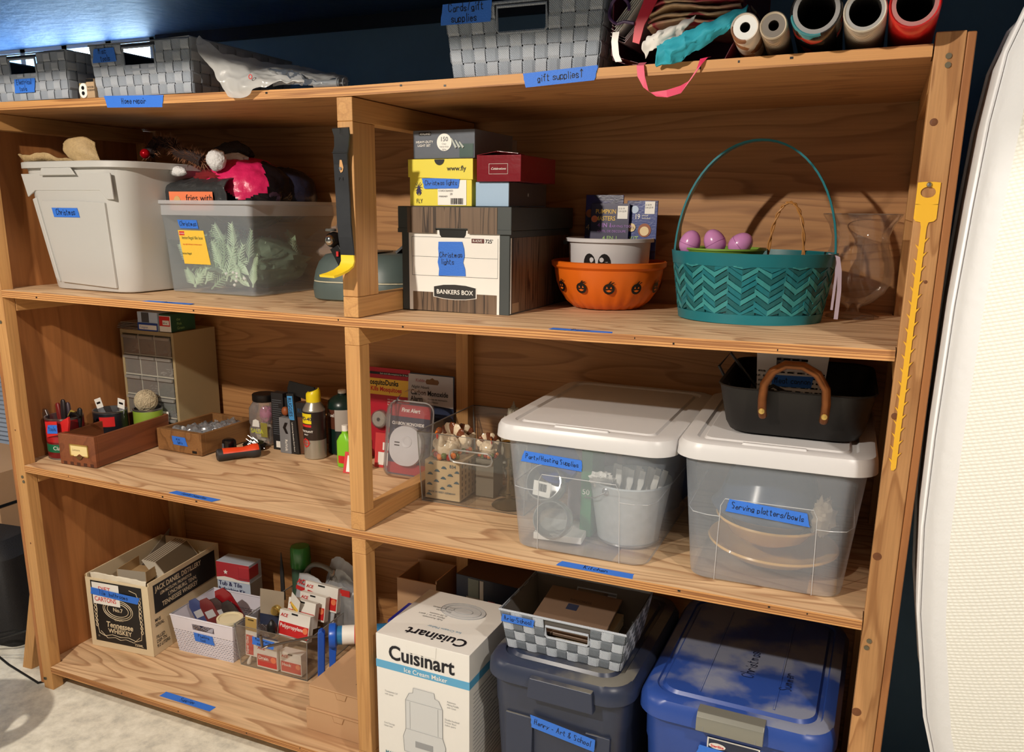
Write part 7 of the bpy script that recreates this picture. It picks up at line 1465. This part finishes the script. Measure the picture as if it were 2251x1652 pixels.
t, zl, cy_ = big_tote('storage_tote', 'dark slate plastic tote under the grey checked basket, beside the white appliance box', 1.605, -.012, .285, .318, .42, .46, .392, .344, .50, DK_, -.02)
fr_ = cy_-.25
MB().prism([(-.055, zl-.020), (.098, zl-.020), (.094, zl+.030), (-.050, zl+.030)], fr_-.010, fr_+.012).build('front_grip', DK_, t, bevel=.003)
for x_, w_ in ((-.115, .06), (.075, .05)): MB().prism([(x_, .02), (x_+w_, .02), (x_+w_+.004, zl*.74), (x_-.003, zl*.74)], cy_-.2285, cy_-.20).build('body_rib', DK_, t, bevel=.002)
tape(t, (.022, cy_-.2345, .240), .150, .030, (1, 0, 0), (0, 0, 1), 'Henry - Art & School', .0135, -.12, tx=-.062, ty=-.003)
t, zl, cy_ = big_tote('storage_tote', 'royal blue plastic tote with a grey latch at the right end of the bottom shelf', 1.979, .012, .330, .370, .48, .51, .378, .400, .54, BL_, -.015)
fr_ = cy_-.27
LT = mat('metallic grey latch', (142, 142, 134), .3, .4)
mb = MB(); rg = []
for yy, zz in ((.022, .046), (-.004, .044), (-.012, .036), (-.015, .022), (-.0142, .006), (-.002, .004)): rg.append((fr_+yy, zl+zz))
mb.loft([[( x_, y_, z_) for y_, z_ in rg] for x_ in (-.066, -.064, .064, .066)], True, True, closed=True); mb.build('latch', LT, t, smooth=True, bevel=.001)
ll = MB(); ll.box(-.052, -.051, fr_-.0155, fr_-.0145, zl+.008, zl+.018); ll.box(.051, .052, fr_-.0155, fr_-.0145, zl+.008, zl+.018); ll.build('latch_groove', ML, t)
for x_ in (-.075, .075): MB().tube([(x_, .06, zl+.047), (x_*.98, .46, zl+.047)], .0028, 6).build('lid_groove', BL_, t, smooth=True)
yy = cy_-.2555
plate(t, 'product_label', -.045, .060, .243, .306, WHITE, yy); plate(t, 'product_label_inner', -.042, .057, .246, .303, mat('navy card', (40, 48, 72), .35), yy-.0008); MB().prism([(-.024+.017*math.cos(a*PI/8), .290+.0065*math.sin(a*PI/8)) for a in range(16)], yy-.0026, yy-.0018).build('white_oval', WHITE, t); text(t, 'Sterilite', .0085, (-.024, yy-.0034, .287), mat('red print', (206, 40, 40), .5), align='CENTER', off=.02)
tape(t, (.0, yy-.003, .270), .125, .024, (1, 0, 0), (0, 0, 1), '', .012, -.04)
hand(t, 'Christmas', .028, (.02, .16, zl+.0495), (.0, 1, 0), (-1, 0, 0), .0016, mat('faded ink', (28, 40, 80), .6)); hand(t, 'Summer', .024, (.10, .14, zl+.0495), (.0, 1, 0), (-1, 0, 0), .0016, MATS['faded ink'])
woven_basket('woven_basket', 'grey and white checked woven basket standing on the dark slate tote', 1.458, .040, z4+.392-.0035, .262, .292, .225, .096, 11, 4, 8, [SD, SL], (4, 8, 2.0, 3.3), (.045, .078, .078, .020, 'Aria-School', .0115), lining=(96, 92, 88))
t = T('folder', 'brown document envelope lying in the grey checked basket', 'envelope', (1.512, .062, z4+.392+.045), .02, None, rx=.12, ry=.03)
MB().box(0, .175, 0, .185, 0, .008).build('envelope', mat('brown envelope', (120, 98, 82), .35), t, bevel=.002); text(t, 'RECORDS', .012, (.06, .135, .0086), mat('dark grey lettering', (60, 56, 56), .5), r=(1, 0, 0), u=(0, 1, 0)); MB().box(.062, .088, .098, .122, .0081, .0086).build('navy_square', mat('navy card', (40, 48, 72), .35), t)
t = T('folder', 'grey folders under the brown envelope in the grey checked basket', 'folders', (1.500, .065, z4+.392+.006), 0)
for k in range(3): MB().box(0, .19, 0, .18, .010*k, .010*k+.008).build('folder_sheet', mat('cream folder', (196, 180, 150), .6), t, bevel=.001)
# ------------------------------------------------------------------ left background and floor
t = T('leaning_board', 'rough offcut board leaning against the outside of the shelving unit', 'board', (-.195, .052, .0), 0)
MB().hexa([(-.012, .0, .0), (.026, .002, .0), (.040, .10, .0), (.002, .10, .0)], [(.092, .03, .48), (.128, .032, .48), (.132, .13, .48), (.096, .13, .48)]).build('plank', LUM, t, bevel=.002)
blob((.052, .018, .30), (.006, .004, .016), 12, 10, .5, 30, 2).build('cobweb_fluff', mat('grey fluff', (150, 140, 126), 1), t)
RB = mat('grey blue ribbed sheet', (152, 164, 182), .5)
mb = MB(); n_ = 34; rg = []
for k in range(n_*4+1): z_ = .30+.62*k/(n_*4); rg.append([(-1.35, .615-.006*math.sin(k*PI/2.0), z_), (-.45, .615-.006*math.sin(k*PI/2.0), z_), (-.45, .622, z_), (-1.35, .622, z_)])
o = MB().loft(rg).build('ribbed_panel', RB, None); tagged(o, 'pale grey-blue ribbed panel standing against the wall left of the shelving unit', 'panel')
MB().box(-1.35, -.45, .60, .64, .0, .30).build('panel_foot', RB, o)
t = T('moving_carton', 'large brown moving carton with a green arrow and bold black print, left background', 'carton', (-1.05, .30, .0), .0)
MB().box(0, .47, 0, .28, .0, .52).build('carton', CARD, t, bevel=.002); MB().box(-.002, .472, -.002, .28, .395, .405).build('dark_strip', BLACK, t); MB().prism([(.385, .44), (.44, .425), (.425, .46), (.40, .50), (.402, .465)], -.002, -.0006).build('green_arrow', mat('green print', (30, 80, 60), .5), t)
text(t, 'U+', .10, (.33, -.002, .30), BLACK, off=.03)
ln = MB(); [ln.box(.37, .40, -.0012, -.0004, .485-.006*k, .487-.006*k) for k in range(6)]; ln.build('small_print', INK, t)
t = T('equipment_case', 'black padded equipment case with two white bar code labels on the floor at left', 'case', (-.78, .06, .0), .12)
MB().loft([rr(.52, .20, .04, 0, 5, .20, .11), rr(.54, .21, .05, .03, 5, .20, .11), rr(.52, .20, .05, .30, 5, .18, .11), rr(.46, .16, .05, .35, 5, .16, .11)]).build('case_shell', mat('black nylon', (26, 24, 26), .7, bump=.3, bscale=200), t, smooth=True)
for x_, z_, w_ in ((.33, .235, .045), (.24, .10, .10)):
    lb_ = T_ = None
    MB().box(-w_/2, w_/2, -.002, 0, -.018, .018).xf(Matrix.Translation((x_, .0, z_)) @ Matrix.Rotation(-1.05, 4, 'Y')).build('white_label', mat('dull white label', (180, 172, 164), .5), t)
    b_ = barcode(t, 0, 0, w_*.5, .010, -.003, r=(math.cos(1.05), 0, math.sin(1.05)), u=(-math.sin(1.05), 0, math.cos(1.05)), o=(x_-.006, -.003, z_-.012))
t = T('power_cord', 'thin black power cord tangled on the floor at the far left', 'cord', (-.30, .055, .0)); pts = [Vector((-.30+.03*k*math.cos(k*.8)*.4+.012*k, .05*math.sin(k*1.3), .10*max(0, math.sin(k*.5))+.004)) for k in range(26)]
MB().tube(pts, .0035, 8).build('cable', BLACK, t, smooth=True)
# unseen round stool, placed left of view to cast the oval floor shadow
t = T('stool', 'round grey plastic stool with a hand slot, unseen left of view, there to cast the oval floor shadow', 'stool', (.06, -.50, .40), .25)
GL_ = mat('grey stool plastic', (132, 136, 148), .45); R0 = .165; mb = MB(); sl = []
nn_ = 48; outer = [(R0*math.cos(2*PI*i/nn_), R0*math.sin(2*PI*i/nn_)) for i in range(nn_)]
hs_ = []
for i in range(nn_):
    a = 2*PI*i/nn_; c_, s_ = math.cos(a), math.sin(a); hs_.append((.118+.014*c_-.006*s_*s_, .0+.036*s_))
mb.add([(x, y, 0) for x, y in outer]+[(x, y, .0) for x, y in hs_], [(i, (i+1) % nn_, nn_+(i+1) % nn_, nn_+i) for i in range(nn_)]); mb.build('disc', GL_, t, solid=.004)
MB().tube([(x, y, -.004) for x, y in outer], .007, 8, closed=True).build('rolled_rim', GL_, t, smooth=True)
for k in range(4): MB().tube([(.11*math.cos(k*PI/2+.78), .11*math.sin(k*PI/2+.78), -.006), (.135*math.cos(k*PI/2+.78), .135*math.sin(k*PI/2+.78), -.392)], .012, 10).build('leg', GL_, t, smooth=True)
bpy.context.view_layer.update()
